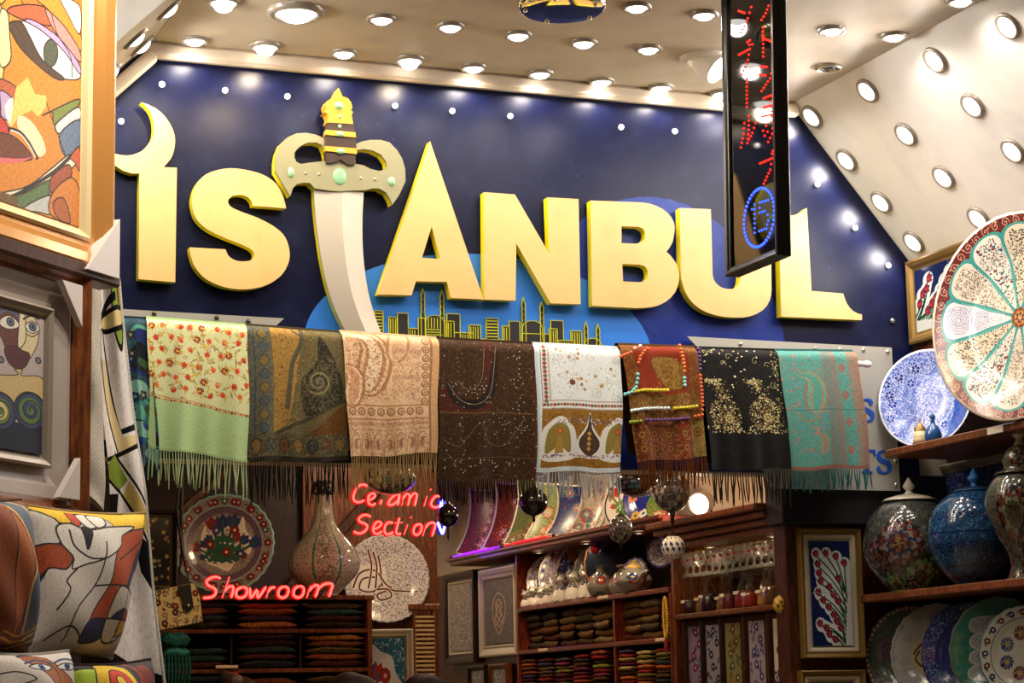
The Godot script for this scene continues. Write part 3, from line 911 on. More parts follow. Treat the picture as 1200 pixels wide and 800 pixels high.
# ---------- rail, silver panels and the shawls ----------
func shawl_prints() -> Dictionary:
	var d := {}
	var p := Pen.new(128, 512, "2a4a58", 1)
	for k in 26:
		var x := p.rg.randf()
		var y := p.rg.randf()
		p.blob([x, y, x + 0.4, y + 0.03, x + 0.5, y + 0.12, x + 0.1, y + 0.1, x - 0.2, y + 0.05], ["1b2c6a", "2f7f80", "57a08c", "18212a", "3b5a34", "7fb6a4", "243a80", "0f1820"][k % 8])
	for k in 10: p.flower(p.rg.randf(), p.rg.randf(), 0.14, 5, ["1c2a66", "3a2a20"][k % 2], "88b090")
	d.teal = p
	# mint with embroidered flowers
	p = Pen.new(448, 600, "bfe0a0", 2)
	p.rect(0, 0, 1, 0.02, "d8d898")
	p.poly([0, 0, 1, 0, 1, 0.67, 0, 0.6], "e6eab2")
	for k in 120:
		var q := Vector2(p.rg.randf(), p.rg.randf() * 0.6)
		p.sprig(q.x, q.y, 0.05, p.rg.randf() * TAU, ["c9a23a", "e0b040", "8a6a3a"][k % 3], "e8c050")
	for k in 46: p.spiral(p.rg.randf(), p.rg.randf() * 0.58, 0.025, 1.3, 0.006, "a5673a", p.rg.randf() * TAU)
	for j in 6:
		for i in 8:
			var x := (i + 0.5 * (j % 2)) / 7.6 + p.rg.randf_range(-0.03, 0.03) + 0.03
			var y := 0.04 + j * 0.098 + p.rg.randf_range(-0.02, 0.02) + x * 0.03
			if (i + j) % 4 == 0:
				for e in 9: p.leaf(x, y, 0.048, 0.02, e * TAU / 9, "c8482a" if e % 2 else "7a2c20")
				p.dot(x, y, 0.014, "e8b048")
			else: p.tulip(x, y + 0.02, 0.07, -PI / 2 + p.rg.randf_range(-0.8, 0.8), ["e8663c", "d84a30", "ee7a4a"][(i * 2 + j) % 3], "b02c20")
			p.leaf(x, y, 0.07, 0.02, p.rg.randf() * TAU, "e0b848")
	p.line([0, 0.585, 1, 0.665], 0.006, "c05a3a")
	for k in 34:
		var x := k / 33.0
		p.dot(x, 0.605 + 0.068 * x, 0.012, ["d0643c", "e0a040", "7a2a20", "d0643c", "e8b870"][k % 5])
	p.rect(0, 0.985, 1, 1, "aacb8c")
	d.mint = p
	# olive and bronze paisley
	p = Pen.new(448, 600, "6b5f3c", 3)
	p.squiggles(1500, ["4a4630", "8a7a48", "5a6258", "7a5a28"], 0.012, 0.006)
	p.rect(0, 0, 0.24, 1, "5d5e50")
	p.squiggles(500, ["3a3a34", "7c7a5c", "86683a", "45586a"], 0.012, 0.006, Rect2(0.0, 0, 0.24, 1))
	p.rect(0.06, 0, 0.075, 1, "3c4c5a")
	for k in 9: p.shape([0.16, 0.02 + k * 0.1, 0.21, 0.06 + k * 0.1, 0.16, 0.10 + k * 0.1, 0.11, 0.06 + k * 0.1], ["7c6a3a", "4c5a5c"][k % 2], 0.006, "2c2a22")
	p.poly([0.25, 0, 0.62, 0, 0.5, 0.3, 0.42, 0.72, 0.26, 0.8], "a8803c")
	p.squiggles(260, ["5a4422", "c09a54", "6b5a34"], 0.012, 0.006, Rect2(0.26, 0, 0.26, 0.74))
	p.wave([0.58, 0.0, 0.56, 0.12, 0.46, 0.25, 0.42, 0.42, 0.40, 0.6], 0.05, "55523c")
	p.wave([0.48, 0.02, 0.56, 0.06, 0.54, 0.14, 0.44, 0.3], 0.02, "4a463a")
	p.blob([0.76, 0.05, 0.92, 0.28, 0.97, 0.5, 0.9, 0.58, 0.62, 0.66, 0.54, 0.52, 0.56, 0.36, 0.7, 0.25], "2f2d22")
	p.squiggles(420, ["6b6140", "8a7a4c", "47453a"], 0.016, 0.006, Rect2(0.55, 0.2, 0.38, 0.42))
	p.spiral(0.71, 0.4, 0.13, 2.2, 0.035, "5c5b48", 1.0)
	p.spiral(0.71, 0.4, 0.12, 2.2, 0.008, "a08a52", 1.0)
	p.poly([1.0, 0.56, 1.0, 0.8, 0.6, 0.8], "6a4316")
	p.line([0.28, 0.8, 1.0, 0.54], 0.035, "3e3c2c")
	p.rect(0, 0.8, 1, 0.97, "55503a")
	for k in 7: p.shape([0.08 + k * 0.14, 0.83, 0.13 + k * 0.14, 0.88, 0.08 + k * 0.14, 0.94, 0.03 + k * 0.14, 0.88], ["8a6a34", "3c4444", "6a3c24"][k % 3], 0.008, "26241c")
	p.squiggles(400, ["2c2a22", "8a7848"], 0.01, 0.005, Rect2(0, 0.8, 1, 0.17))
	p.squiggles(1500, ["46432f", "8f8050", "5f6a62", "7a6030"], 0.007, 0.0035)
	p.spiral(0.71, 0.4, 0.15, 2.4, 0.006, "9c8c5c", 1.6)
	p.rect(0, 0.965, 1, 1, "2a261c")
	d.olive = p
	# peach paisley
	p = Pen.new(448, 560, "ecc79c", 4)
	p.squiggles(1900, ["dcae80", "f4d8b4", "d49a70", "e0b48a"], 0.01, 0.005)
	p.boteh(0.24, 0.34, 0.62, 1.0, ["b98258", "f0d2a8", "c08a60", "f2d8b4"])
	p.boteh(0.05, 0.5, 0.4, 1.0, ["b98258", "f0d2a8", "d8a47a"])
	p.boteh(0.52, 0.12, 0.4, 1.0, ["c48e64", "eccaa0", "e2b88c"])
	p.squiggles(420, ["a86a48", "8a5a44", "d8a078", "b46a4a"], 0.012, 0.006, Rect2(0.03, 0.05, 0.42, 0.5))
	for k in 4: p.rect(0.5, 0.12 + k * 0.11, 0.8, 0.155 + k * 0.11, ["d8a888", "e2b890"][k % 2])
	p.squiggles(300, ["b47a5a", "9a6a58"], 0.009, 0.005, Rect2(0.5, 0.1, 0.3, 0.45))
	for k in 8:
		p.ring(0.855, 0.04 + k * 0.075, 0.036, 0.012, "8a5e44")
		p.spiral(0.855, 0.04 + k * 0.075, 0.026, 1.5, 0.009, "9c6c4e")
	p.rect(0.9, 0, 0.93, 1, "a8744e")
	p.rect(0.93, 0, 1, 1, "d8a878")
	p.rect(0, 0.59, 0.9, 0.60, "b47e58")
	for k in 8:
		p.ring(0.06 + k * 0.105, 0.645, 0.036, 0.012, "96654a")
		p.spiral(0.06 + k * 0.105, 0.645, 0.026, 1.5, 0.009, "a2704f")
	p.rect(0, 0.7, 0.9, 0.71, "b47e58")
	p.rect(0, 0.73, 0.9, 0.76, "d6a480")
	p.rect(0, 0.79, 0.9, 0.795, "b47e58")
	for k in 7:
		p.wave([0.02 + k * 0.125, 1, 0.03 + k * 0.125, 0.86, 0.075 + k * 0.125, 0.82, 0.12 + k * 0.125, 0.86, 0.13 + k * 0.125, 1], 0.008, "a87450")
		p.boteh(0.08 + k * 0.125, 0.92, 0.1, 1 if k % 2 else -1, ["b07a58", "e8c09a", "9a6a50"])
	p.squiggles(600, ["a8704e", "c4906a", "8a6056"], 0.008, 0.005, Rect2(0, 0.7, 0.9, 0.3))
	p.squiggles(1300, ["c08a64", "f4dcba", "a87256"], 0.006, 0.003)
	d.peach = p
	# dark brown with sequins
	p = Pen.new(448, 640, "38220f", 5)
	p.squiggles(2200, ["2a1a10", "4c3616", "553c18", "2e2412", "45200f"], 0.012, 0.008)
	p.rect(0.46, 0, 0.54, 0.52, "4a1c10")
	p.poly([0.02, 0.34, 0.5, 0.5, 0.5, 0.52, 0.02, 0.52], "4a1c10")
	p.brush([0.1, 0.34, 0.2, 0.44, 0.4, 0.46, 0.54, 0.36, 0.58, 0.1], 0.05, 0.05, "201610", 0.3)
	p.wave([0.1, 0.32, 0.22, 0.43, 0.4, 0.46, 0.54, 0.36, 0.58, 0.05], 0.008, "8a7a62")
	p.wave([0.2, 0.3, 0.32, 0.36, 0.44, 0.28, 0.46, 0.05], 0.006, "8a7a62")
	p.rect(0, 0.52, 1, 0.53, "6a4a2a")
	p.rect(0, 0.84, 1, 0.85, "5a3e22")
	p.rect(0.97, 0, 1, 1, "4c2012")
	p.wave([0.05, 0.72, 0.2, 0.76, 0.3, 0.68, 0.42, 0.6, 0.5, 0.74, 0.66, 0.76, 0.78, 0.66, 0.88, 0.56], 0.006, "7a6a52")
	p.specks(190, ["f0ece0", "cfc4b0", "a89880"], 0.002, 0.006)
	for s in [[0.1, 0.3, 0.58, 0.46], [0.4, 0.58, 0.9, 0.78], [0.05, 0.86, 0.8, 0.92], [0.76, 0.05, 0.9, 0.7]]:
		for k in 22: p.dot(p.rg.randf_range(s[0], s[2]), p.rg.randf_range(s[1], s[3]), 0.005, "f4efe6")
	d.brown = p
	# white with golden mosque-arch border
	p = Pen.new(400, 600, "e3e9e9", 6)
	for k in 30: p.spiral(0.22 + p.rg.randf() * 0.75, p.rg.randf() * 0.42, 0.06, 1.2, 0.005, "b9b49c", p.rg.randf() * TAU)
	for k in 22: p.flower(0.24 + p.rg.randf() * 0.72, p.rg.randf() * 0.42, 0.02, 5, ["b06a4a", "c8a860", "8a4a3a"][k % 3], "d8b870")
	for k in 30: p.leaf(0.2 + p.rg.randf() * 0.78, p.rg.randf() * 0.44, 0.03, 0.012, p.rg.randf() * TAU, ["5a6a5a", "c8b070"][k % 2])
	p.flower(0.42, 0.3, 0.04, 6, "7a3a2a", "5a2a20")
	p.rect(0.06, 0, 0.075, 0.5, "a8948a")
	p.rect(0.15, 0, 0.165, 0.44, "b8a49a")
	p.rect(0.06, 0.44, 1, 0.45, "b8a49a")
	p.rect(0.06, 0.505, 1, 0.515, "a8948a")
	for k in 14: p.flower(0.112, 0.02 + k * 0.033, 0.028, 5, ["a84a3a", "6a7a5a"][k % 2], "7a2a2a")
	for k in 26: p.flower(0.09 + k * 0.037, 0.478, 0.022, 5, ["a84a3a", "6a7a5a", "c08a5a"][k % 3], "5a2a2a")
	p.rect(0.06, 0.515, 1, 0.965, "93661f")
	p.squiggles(900, ["7a5216", "ab7e32", "6a4a1a"], 0.012, 0.006, Rect2(0.06, 0.515, 0.94, 0.45))
	for c in [0.26, 0.95]:
		p.blob([c - 0.2, 0.9, c - 0.2, 0.7, c - 0.12, 0.62, c, 0.57, c + 0.12, 0.62, c + 0.2, 0.7, c + 0.2, 0.9], "e6e2dc")
		p.blob([c - 0.15, 0.85, c - 0.12, 0.68, c, 0.62, c + 0.12, 0.68, c + 0.15, 0.85, c + 0.05, 0.82, c, 0.72, c - 0.05, 0.82], "8a7a34")
		p.blob([c - 0.05, 0.86, c, 0.72, c + 0.05, 0.86], "a8823c")
		p.flower(c, 0.685, 0.04, 6, "c0502a", "e0a040")
	p.rect(0.06, 0.86, 1, 0.895, "e6e2dc")
	p.blob([0.62, 0.53, 0.66, 0.64, 0.76, 0.76, 0.74, 0.86, 0.62, 0.9, 0.50, 0.86, 0.48, 0.76, 0.58, 0.64], "e6e2dc")
	p.shape([0.62, 0.55, 0.645, 0.66, 0.73, 0.76, 0.71, 0.83, 0.62, 0.875, 0.53, 0.83, 0.51, 0.76, 0.595, 0.66], "4a3826", 0.01, "241c18")
	for k in 4: p.flower(0.62, 0.7 + k * 0.04, 0.025, 5, "d8a848", "a85a2a")
	for k in 150: p.flower(0.08 + p.rg.randf() * 0.9, [0.585 + p.rg.randf() * 0.05, 0.868 + p.rg.randf() * 0.02][k % 2], 0.012, 4, ["8a3a4a", "5a6a8a", "d8d4cc"][k % 3], "5a2a3a")
	p.rect(0, 0.965, 1, 1, "cfd9dc")
	p.rect(0, 0, 0.045, 1, "c4d4da")
	d.white = p
	# rust patchwork
	p = Pen.new(400, 540, "7a451a", 7)
	p.squiggles(1500, ["8a5a24", "5c3614", "94703a", "6a2c14"], 0.014, 0.008)
	p.blob([0.2, 0.02, 0.16, 0.2, 0.1, 0.4, 0.3, 0.42, 0.75, 0.42, 0.82, 0.3, 0.8, 0.02], "84290f")
	p.shape([0.36, 0.14, 0.6, 0.1, 0.78, 0.2, 0.72, 0.38, 0.5, 0.36], "8a6428", 0.01, "5a3a18")
	p.squiggles(140, ["b08a48", "5a3c1a"], 0.014, 0.007, Rect2(0.4, 0.12, 0.35, 0.25))
	p.rect(0, 0.44, 1, 0.56, "7a541e")
	p.rect(0, 0.58, 1, 0.66, "6a4416")
	for k in 5: p.rect(0.02 + k * 0.2, 0.68, 0.2 + k * 0.2, 1.0, ["6a2a12", "8a4a3a", "82402a", "7c2410", "93793a"][k])
	p.squiggles(900, ["b0884a", "4c2a10", "a06a34", "5c4a1c"], 0.014, 0.007, Rect2(0, 0.42, 1, 0.58))
	for k in 9: p.rosette(0.1 + 0.2 * (k % 5), 0.78 + 0.12 * (k / 5), 0.06, ["5c3414", "a87a34", "6a2c18"])
	d.rust = p
	# black with golden paisleys
	p = Pen.new(400, 600, "0e0d0d", 8)
	for k in 60: p.leaf(p.rg.randf(), p.rg.randf() * 0.36, 0.035, 0.018, p.rg.randf() * TAU, ["d8d0a0", "b8aa72", "ece6c0"][k % 3])
	for k in 16: p.spiral(p.rg.randf(), p.rg.randf() * 0.4, 0.05, 1.1, 0.006, "b8ac7a", p.rg.randf() * TAU)
	for c in [0.24, 0.72]:
		p.boteh(c, 0.5, 0.74, -1.0, ["16120d", "0e0d0d"])
		for k in 420:
			var a := p.rg.randf() * TAU
			var r := sqrt(p.rg.randf())
			var q := Vector2(c + 0.02 + 0.2 * r * cos(a), 0.545 + 0.14 * r * sin(a))
			p.dot(q.x, q.y, p.rg.randf_range(0.004, 0.011), ["c8b878", "e8dca8", "8a7a48", "6a3a30", "a89858", "4a4028"][k % 6])
		for k in 170:
			var u := p.rg.randf()
			var q := Vector2(c + 0.02 - 0.16 * u + 0.05 * p.rg.randfn(), 0.43 - 0.16 * sin(u * 2.2) + 0.012 * p.rg.randfn())
			p.dot(q.x, q.y, p.rg.randf_range(0.004, 0.012), ["c8b878", "e8dca8", "8a7a48", "4a4028"][k % 4])
		p.rosette(c + 0.06, 0.58, 0.07, ["6a5a34", "d8c890", "4a3020", "c8b070"])
	for k in 110: p.dot(p.rg.randf(), 0.64 + 0.07 * p.rg.randf(), 0.009, ["c8b878", "e4d8a4", "8a7a48"][k % 3])
	for k in 80: p.dot(0.9 + 0.08 * p.rg.randf(), p.rg.randf() * 0.7, 0.008, ["a89a62", "6a6040"][k % 2])
	p.rect(0, 0.74, 1, 1, "0d0c0c")
	d.black = p
	# turquoise with rose stripes
	p = Pen.new(400, 600, "4f948b", 9)
	p.squiggles(1300, ["5aa297", "40827a", "6a8a80", "7f7a6c"], 0.012, 0.007)
	p.rect(0.54, 0, 0.66, 1, "6e7c72")
	p.rect(0.66, 0, 0.72, 1, "86736a")
	p.rect(0.87, 0, 1.0, 1, "96705f")
	p.rect(0.9, 0, 0.915, 1, "5a8a80")
	for k in 4: p.shape([0.79, 0.1 + k * 0.23, 0.85, 0.14 + k * 0.23, 0.79, 0.2 + k * 0.23, 0.73, 0.15 + k * 0.23], "8f6a62", 0.02, "569a90")
	for k in 60: p.flower(p.rg.randf() * 0.55, p.rg.randf() * 0.9, 0.02, 5, "a56a60", "d0a080")
	p.boteh(0.36, 0.42, 0.5, 1.0, ["8a7462", "58a396", "9a8a5a", "4a948a"])
	p.wave([0.1, 0.5, 0.28, 0.6, 0.46, 0.5, 0.5, 0.36], 0.016, "a5745c")
	p.boteh(0.42, 0.82, 0.24, 1.0, ["a88a4a", "5aa596", "a5745c"])
	p.squiggles(1400, ["86705e", "5ca89a", "3f7a72", "957264"], 0.01, 0.005)
	p.rect(0, 0.5, 1, 0.507, "3a6e68")
	p.rect(0, 0.97, 1, 1, "8a5a4c")
	d.turquoise = p
	return d

func shawl(label: String, c: Array, print_pen: Pen, back: String, tassel: String, long: float, n: int, sd: int, fold := 0.007) -> Node3D:
	# c: top left, top right, bottom right, bottom left of the front fall
	var top: Vector3 = (c[0] + c[1]) / 2
	var t := thing("shawl", label, "shawl", top)
	var q := []
	for e in c: q.append(e - top)
	var ph := sd * 1.7
	var drop := (q[3] as Vector3).y - (q[0] as Vector3).y
	var body := func(u: float, v: float) -> Vector3:
		# v < 0 goes over the rod and down behind it
		var e := clampf(v, 0.0, 1.0)
		var a: Vector3 = (q[0] as Vector3).lerp(q[1], u)
		var b: Vector3 = (q[3] as Vector3).lerp(q[2], u)
		var r := a.lerp(b, e)
		r.z += fold * sin(u * 11.0 + ph + e * 1.3) * (0.35 + 0.65 * e) + fold * 0.8 * sin(u * 23.0 + ph * 2.0) * e + 0.012 * sin(e * 3.0)
		r.x += 0.003 * sin(e * 8.0 + ph)
		r.y += 0.004 * sin(u * 9.0 + ph) * e
		if e < 0.06: r.z -= 0.018 * pow(1.0 - e / 0.06, 2.0)
		return r
	var cm := tex_mat(print_pen.grain(fibre).im, 0.9, 0.25)
	cm.rim_enabled = true
	cm.rim = 0.25
	part("cloth", sheet(32, 36, func(u, v): return body.call(u, 1.0 - v), false, func(u, v): return Vector2(u, 1.0 - v)), cm, t)
	# the other half, over the rod and down behind it
	part("rear_fall", sheet(24, 16, func(u, v):
		var a: Vector3 = (q[0] as Vector3).lerp(q[1], u)
		var r := a
		if v < 0.2:
			var g: float = v / 0.2 * PI
			r += Vector3(0, 0.012 * sin(g), -0.02 - 0.02 * (1.0 - cos(g)))
		else:
			var e: float = (v - 0.2) / 0.8
			var b: Vector3 = (q[3] as Vector3).lerp(q[2], u)
			r = a.lerp(b, e * 0.93) + Vector3(0, 0, -0.06 + 0.004 * sin(u * 14 + ph))
		return r), cloth_mat(back), t)
	var list := []
	for i in n:
		var u := (i + 0.5) / n
		var s: Vector3 = body.call(u, 1.0)
		var l := long * rng.randf_range(0.78, 1.08)
		var sw := rng.randf_range(-0.012, 0.012)
		var pts := PackedVector3Array([s, s + Vector3(sw * 0.2, -l * 0.3, rng.randf_range(-0.003, 0.003)), s + Vector3(sw * 0.7, -l * 0.65, rng.randf_range(-0.006, 0.006)), s + Vector3(sw, -l, rng.randf_range(-0.006, 0.006))])
		list.append([tube(pts, [0.0018, 0.0026, 0.003, 0.0016], 5), Vector3.ZERO])
	tag(part("fringe", joined(list), cloth_mat(tassel), t), "", "", "", "stuff")
	t.set_meta("group", "shawls hung along the rail under the sign")
	return t

func build_rail_and_shawls():
	var d := shawl_prints()
	var zc := 0.0
	# rod on brackets
	var a := Vector3(1.352, 2.976, 0.17)
	var b := Vector3(4.405, 2.955, 0.17)
	var y := 2.912
	var t := thing("scarf_rail", "long white rod that carries the shawls under the sign", "rail", Vector3((a.x + b.x) / 2, y, 0.152))
	part("rod", tube(PackedVector3Array([Vector3((a.x - b.x) / 2, 0, 0), Vector3(0, 0, 0), Vector3((b.x - a.x) / 2, 0, 0)]), [0.011, 0.011, 0.011], 14), mat("e8e4dc", 0.3), t)
	part("end_cap", ball(0.022, 0.014, 0.014, 14, 8), mat("f0ece4", 0.3), t, Vector3((b.x - a.x) / 2, 0, 0))
	for x in [-1.3, -0.45, 0.45, 1.3]: part("bracket", box(0.02, 0.02, 0.12, 0.004), mat("c9c4ba", 0.35, 0.6), t, Vector3(x, 0, -0.07))
	# silver panels with stand-off screws
	var steel := mat("b9b7ae", 0.38, 0.35)
	var pl := v2([ 1.26, 3.012, 1.511, 3.009, 2.089, 3.004, 2.023, 2.942 ])
	pl.append_array(v2([2.14, 2.55, 1.2, 2.55]))
	var o := Vector3(1.7, 2.55, 0)
	t = thing("sign_panel", "silver metal panel with a slanted end behind the mint shawl", "sign panel", o)
	part("plate", prism(pl, 0.022, 0.03), steel, t, -o)
	for q in [ Vector3(1.619, 2.999, 0.032), Vector3(1.842, 2.995, 0.032), Vector3(1.957, 2.988, 0.032) ]: part("screw", ball(0.009, 0.009, 0.007, 12, 6), mat("6a665c", 0.3, 0.8), t, q - o)
	o = Vector3(4.2, 2.44, 0)
	t = thing("sign_panel", "silver metal panel with blue letters behind the turquoise shawl", "sign panel", o)
	part("plate", prism(v2([ 3.689, 3.011, 4.596, 3.006, 4.604, 2.432, 4.033, 2.431, 3.77, 2.934 ]), 0.022, 0.03), steel, t, -o)
	for q in [ Vector3(3.918, 2.99, 0.032), Vector3(4.246, 2.988, 0.032), Vector3(4.357, 2.989, 0.032), Vector3(4.465, 2.99, 0.032), Vector3(4.575, 2.988, 0.032), Vector3(4.585, 2.547, 0.032), Vector3(4.584, 2.455, 0.032) ]: part("screw", ball(0.009, 0.009, 0.007, 12, 6), mat("d6d2c6", 0.25, 0.8), t, q - o)
	var f := SystemFont.new()
	f.font_names = PackedStringArray(["Droid Serif"])
	f.font_weight = 700
	for e in [["S", Vector3(4.468, 2.747, 0.032)], ["TS", Vector3(4.492, 2.544, 0.032)]]:
		var tm := TextMesh.new()
		tm.text = e[0]
		tm.font = f
		tm.font_size = 48
		tm.pixel_size = 0.0028
		tm.depth = 0.004
		part("lettering", tm, mat("1d4fb0", 0.4), t, e[1] - o)
	# the shawls, left to right along the rail
	shawl("dark teal and blue painted shawl behind the felt hanging", [ Vector3(1.465, 2.952, 0.19), Vector3(1.567, 2.951, 0.19), Vector3(1.604, 2.438, 0.19), Vector3(1.499, 2.442, 0.19) ], d.teal, "1d2c3a", "20303a", 0.04, 10, 1)
	shawl("mint green shawl embroidered with orange flowers", [ Vector3(1.56, 2.953, 0.195), Vector3(1.911, 2.942, 0.195), Vector3(1.914, 2.465, 0.195), Vector3(1.57, 2.507, 0.195) ], d.mint, "a8cc88", "cfe4ac", 0.125, 36, 2)
	shawl("olive and bronze paisley shawl with a black fringe", [ Vector3(1.909, 2.946, 0.19), Vector3(2.256, 2.935, 0.19), Vector3(2.275, 2.477, 0.19), Vector3(1.916, 2.466, 0.19) ], d.olive, "3c3826", "1c1812", 0.15, 40, 3)
	shawl("pale peach paisley shawl with a beige fringe", [ Vector3(2.251, 2.937, 0.195), Vector3(2.616, 2.929, 0.195), Vector3(2.603, 2.515, 0.195), Vector3(2.276, 2.489, 0.195) ], d.peach, "d8b088", "b8945c", 0.115, 40, 4)
	shawl("dark brown shawl scattered with white sequins", [ Vector3(2.617, 2.93, 0.19), Vector3(2.991, 2.927, 0.19), Vector3(2.98, 2.429, 0.19), Vector3(2.607, 2.415, 0.19) ], d.brown, "2c1a0c", "2a1a10", 0.085, 40, 5)
	shawl("white shawl with a golden brown arch border", [ Vector3(2.989, 2.926, 0.195), Vector3(3.331, 2.925, 0.195), Vector3(3.321, 2.461, 0.195), Vector3(2.982, 2.456, 0.195) ], d.white, "c9d2d4", "c6cccc", 0.1, 34, 6)
	var r := shawl("rust patchwork shawl edged with coloured beads", [ Vector3(3.329, 2.937, 0.2), Vector3(3.646, 2.941, 0.2), Vector3(3.67, 2.525, 0.2), Vector3(3.382, 2.499, 0.2) ], d.rust, "4a3216", "7a4014", 0.115, 38, 7, 0.009)
	# bead trimmings on the rust shawl
	var ro := r.position
	var bead := ball(0.007, 0.007, 0.007, 10, 6)
	for e in [["turquoise_beads", "7fd0d0", [ 3.333, 2.746, 3.36, 2.755, 3.378, 2.774, 3.386, 2.806, 3.387, 2.84 ]], ["orange_beads", "e06a34", [ 3.391, 2.866, 3.4, 2.891, 3.417, 2.911, 3.443, 2.928 ]], ["orange_beads", "e87a3c", [ 3.562, 2.938, 3.573, 2.898, 3.58, 2.858, 3.579, 2.825 ]], ["turquoise_beads", "8ad8d8", [ 3.578, 2.816, 3.579, 2.775 ]], ["yellow_beads", "e0cc30", [ 3.373, 2.758, 3.412, 2.765, 3.464, 2.766, 3.521, 2.768 ]], ["white_beads", "dff2f0", [ 3.358, 2.686, 3.41, 2.695, 3.462, 2.699, 3.523, 2.701 ]], ["yellow_beads", "d8c428", [ 3.532, 2.7, 3.585, 2.705, 3.638, 2.713 ]], ["purple_beads", "6a3a7a", [ 3.417, 2.653, 3.478, 2.655, 3.539, 2.659, 3.601, 2.667 ]], ["green_beads", "8a9a2a", [ 3.352, 2.643, 3.378, 2.646, 3.408, 2.651 ]], ["orange_beads", "d8602c", [ 3.644, 2.828, 3.648, 2.771, 3.649, 2.715, 3.646, 2.679, 3.601, 2.669 ]], ["purple_beads", "5a3a7a", [ 3.639, 2.929, 3.643, 2.884, 3.645, 2.836 ]], ["orange_beads", "d86a38", [ 3.32, 2.887, 3.347, 2.898, 3.373, 2.909 ]], ["white_beads", "efe4d6", [ 3.378, 2.92, 3.4, 2.929, 3.417, 2.933 ]]]:
		var line := v2(e[2])
		var list := []
		for i in line.size() - 1:
			var nb := maxi(int(line[i].distance_to(line[i + 1]) / 0.0125), 1)
			for k in nb:
				var p2 := line[i].lerp(line[i + 1], float(k) / nb)
				list.append([bead, Vector3(p2.x, p2.y, 0.222) - ro])
		tag(part(e[0], joined(list), mat(e[1], 0.4), r), "", "", "", "stuff")
	shawl("black shawl with golden paisley embroidery", [ Vector3(3.651, 2.94, 0.19), Vector3(3.992, 2.945, 0.19), Vector3(4.027, 2.49, 0.19), Vector3(3.687, 2.476, 0.19) ], d.black, "0c0c0c", "2a261e", 0.14, 34, 8)
	shawl("turquoise shawl with rose stripes and a teal fringe", [ Vector3(3.989, 2.944, 0.195), Vector3(4.334, 2.955, 0.195), Vector3(4.37, 2.5, 0.195), Vector3(4.031, 2.483, 0.195) ], d.turquoise, "2a5a58", "2c6a66", 0.085, 34, 9)

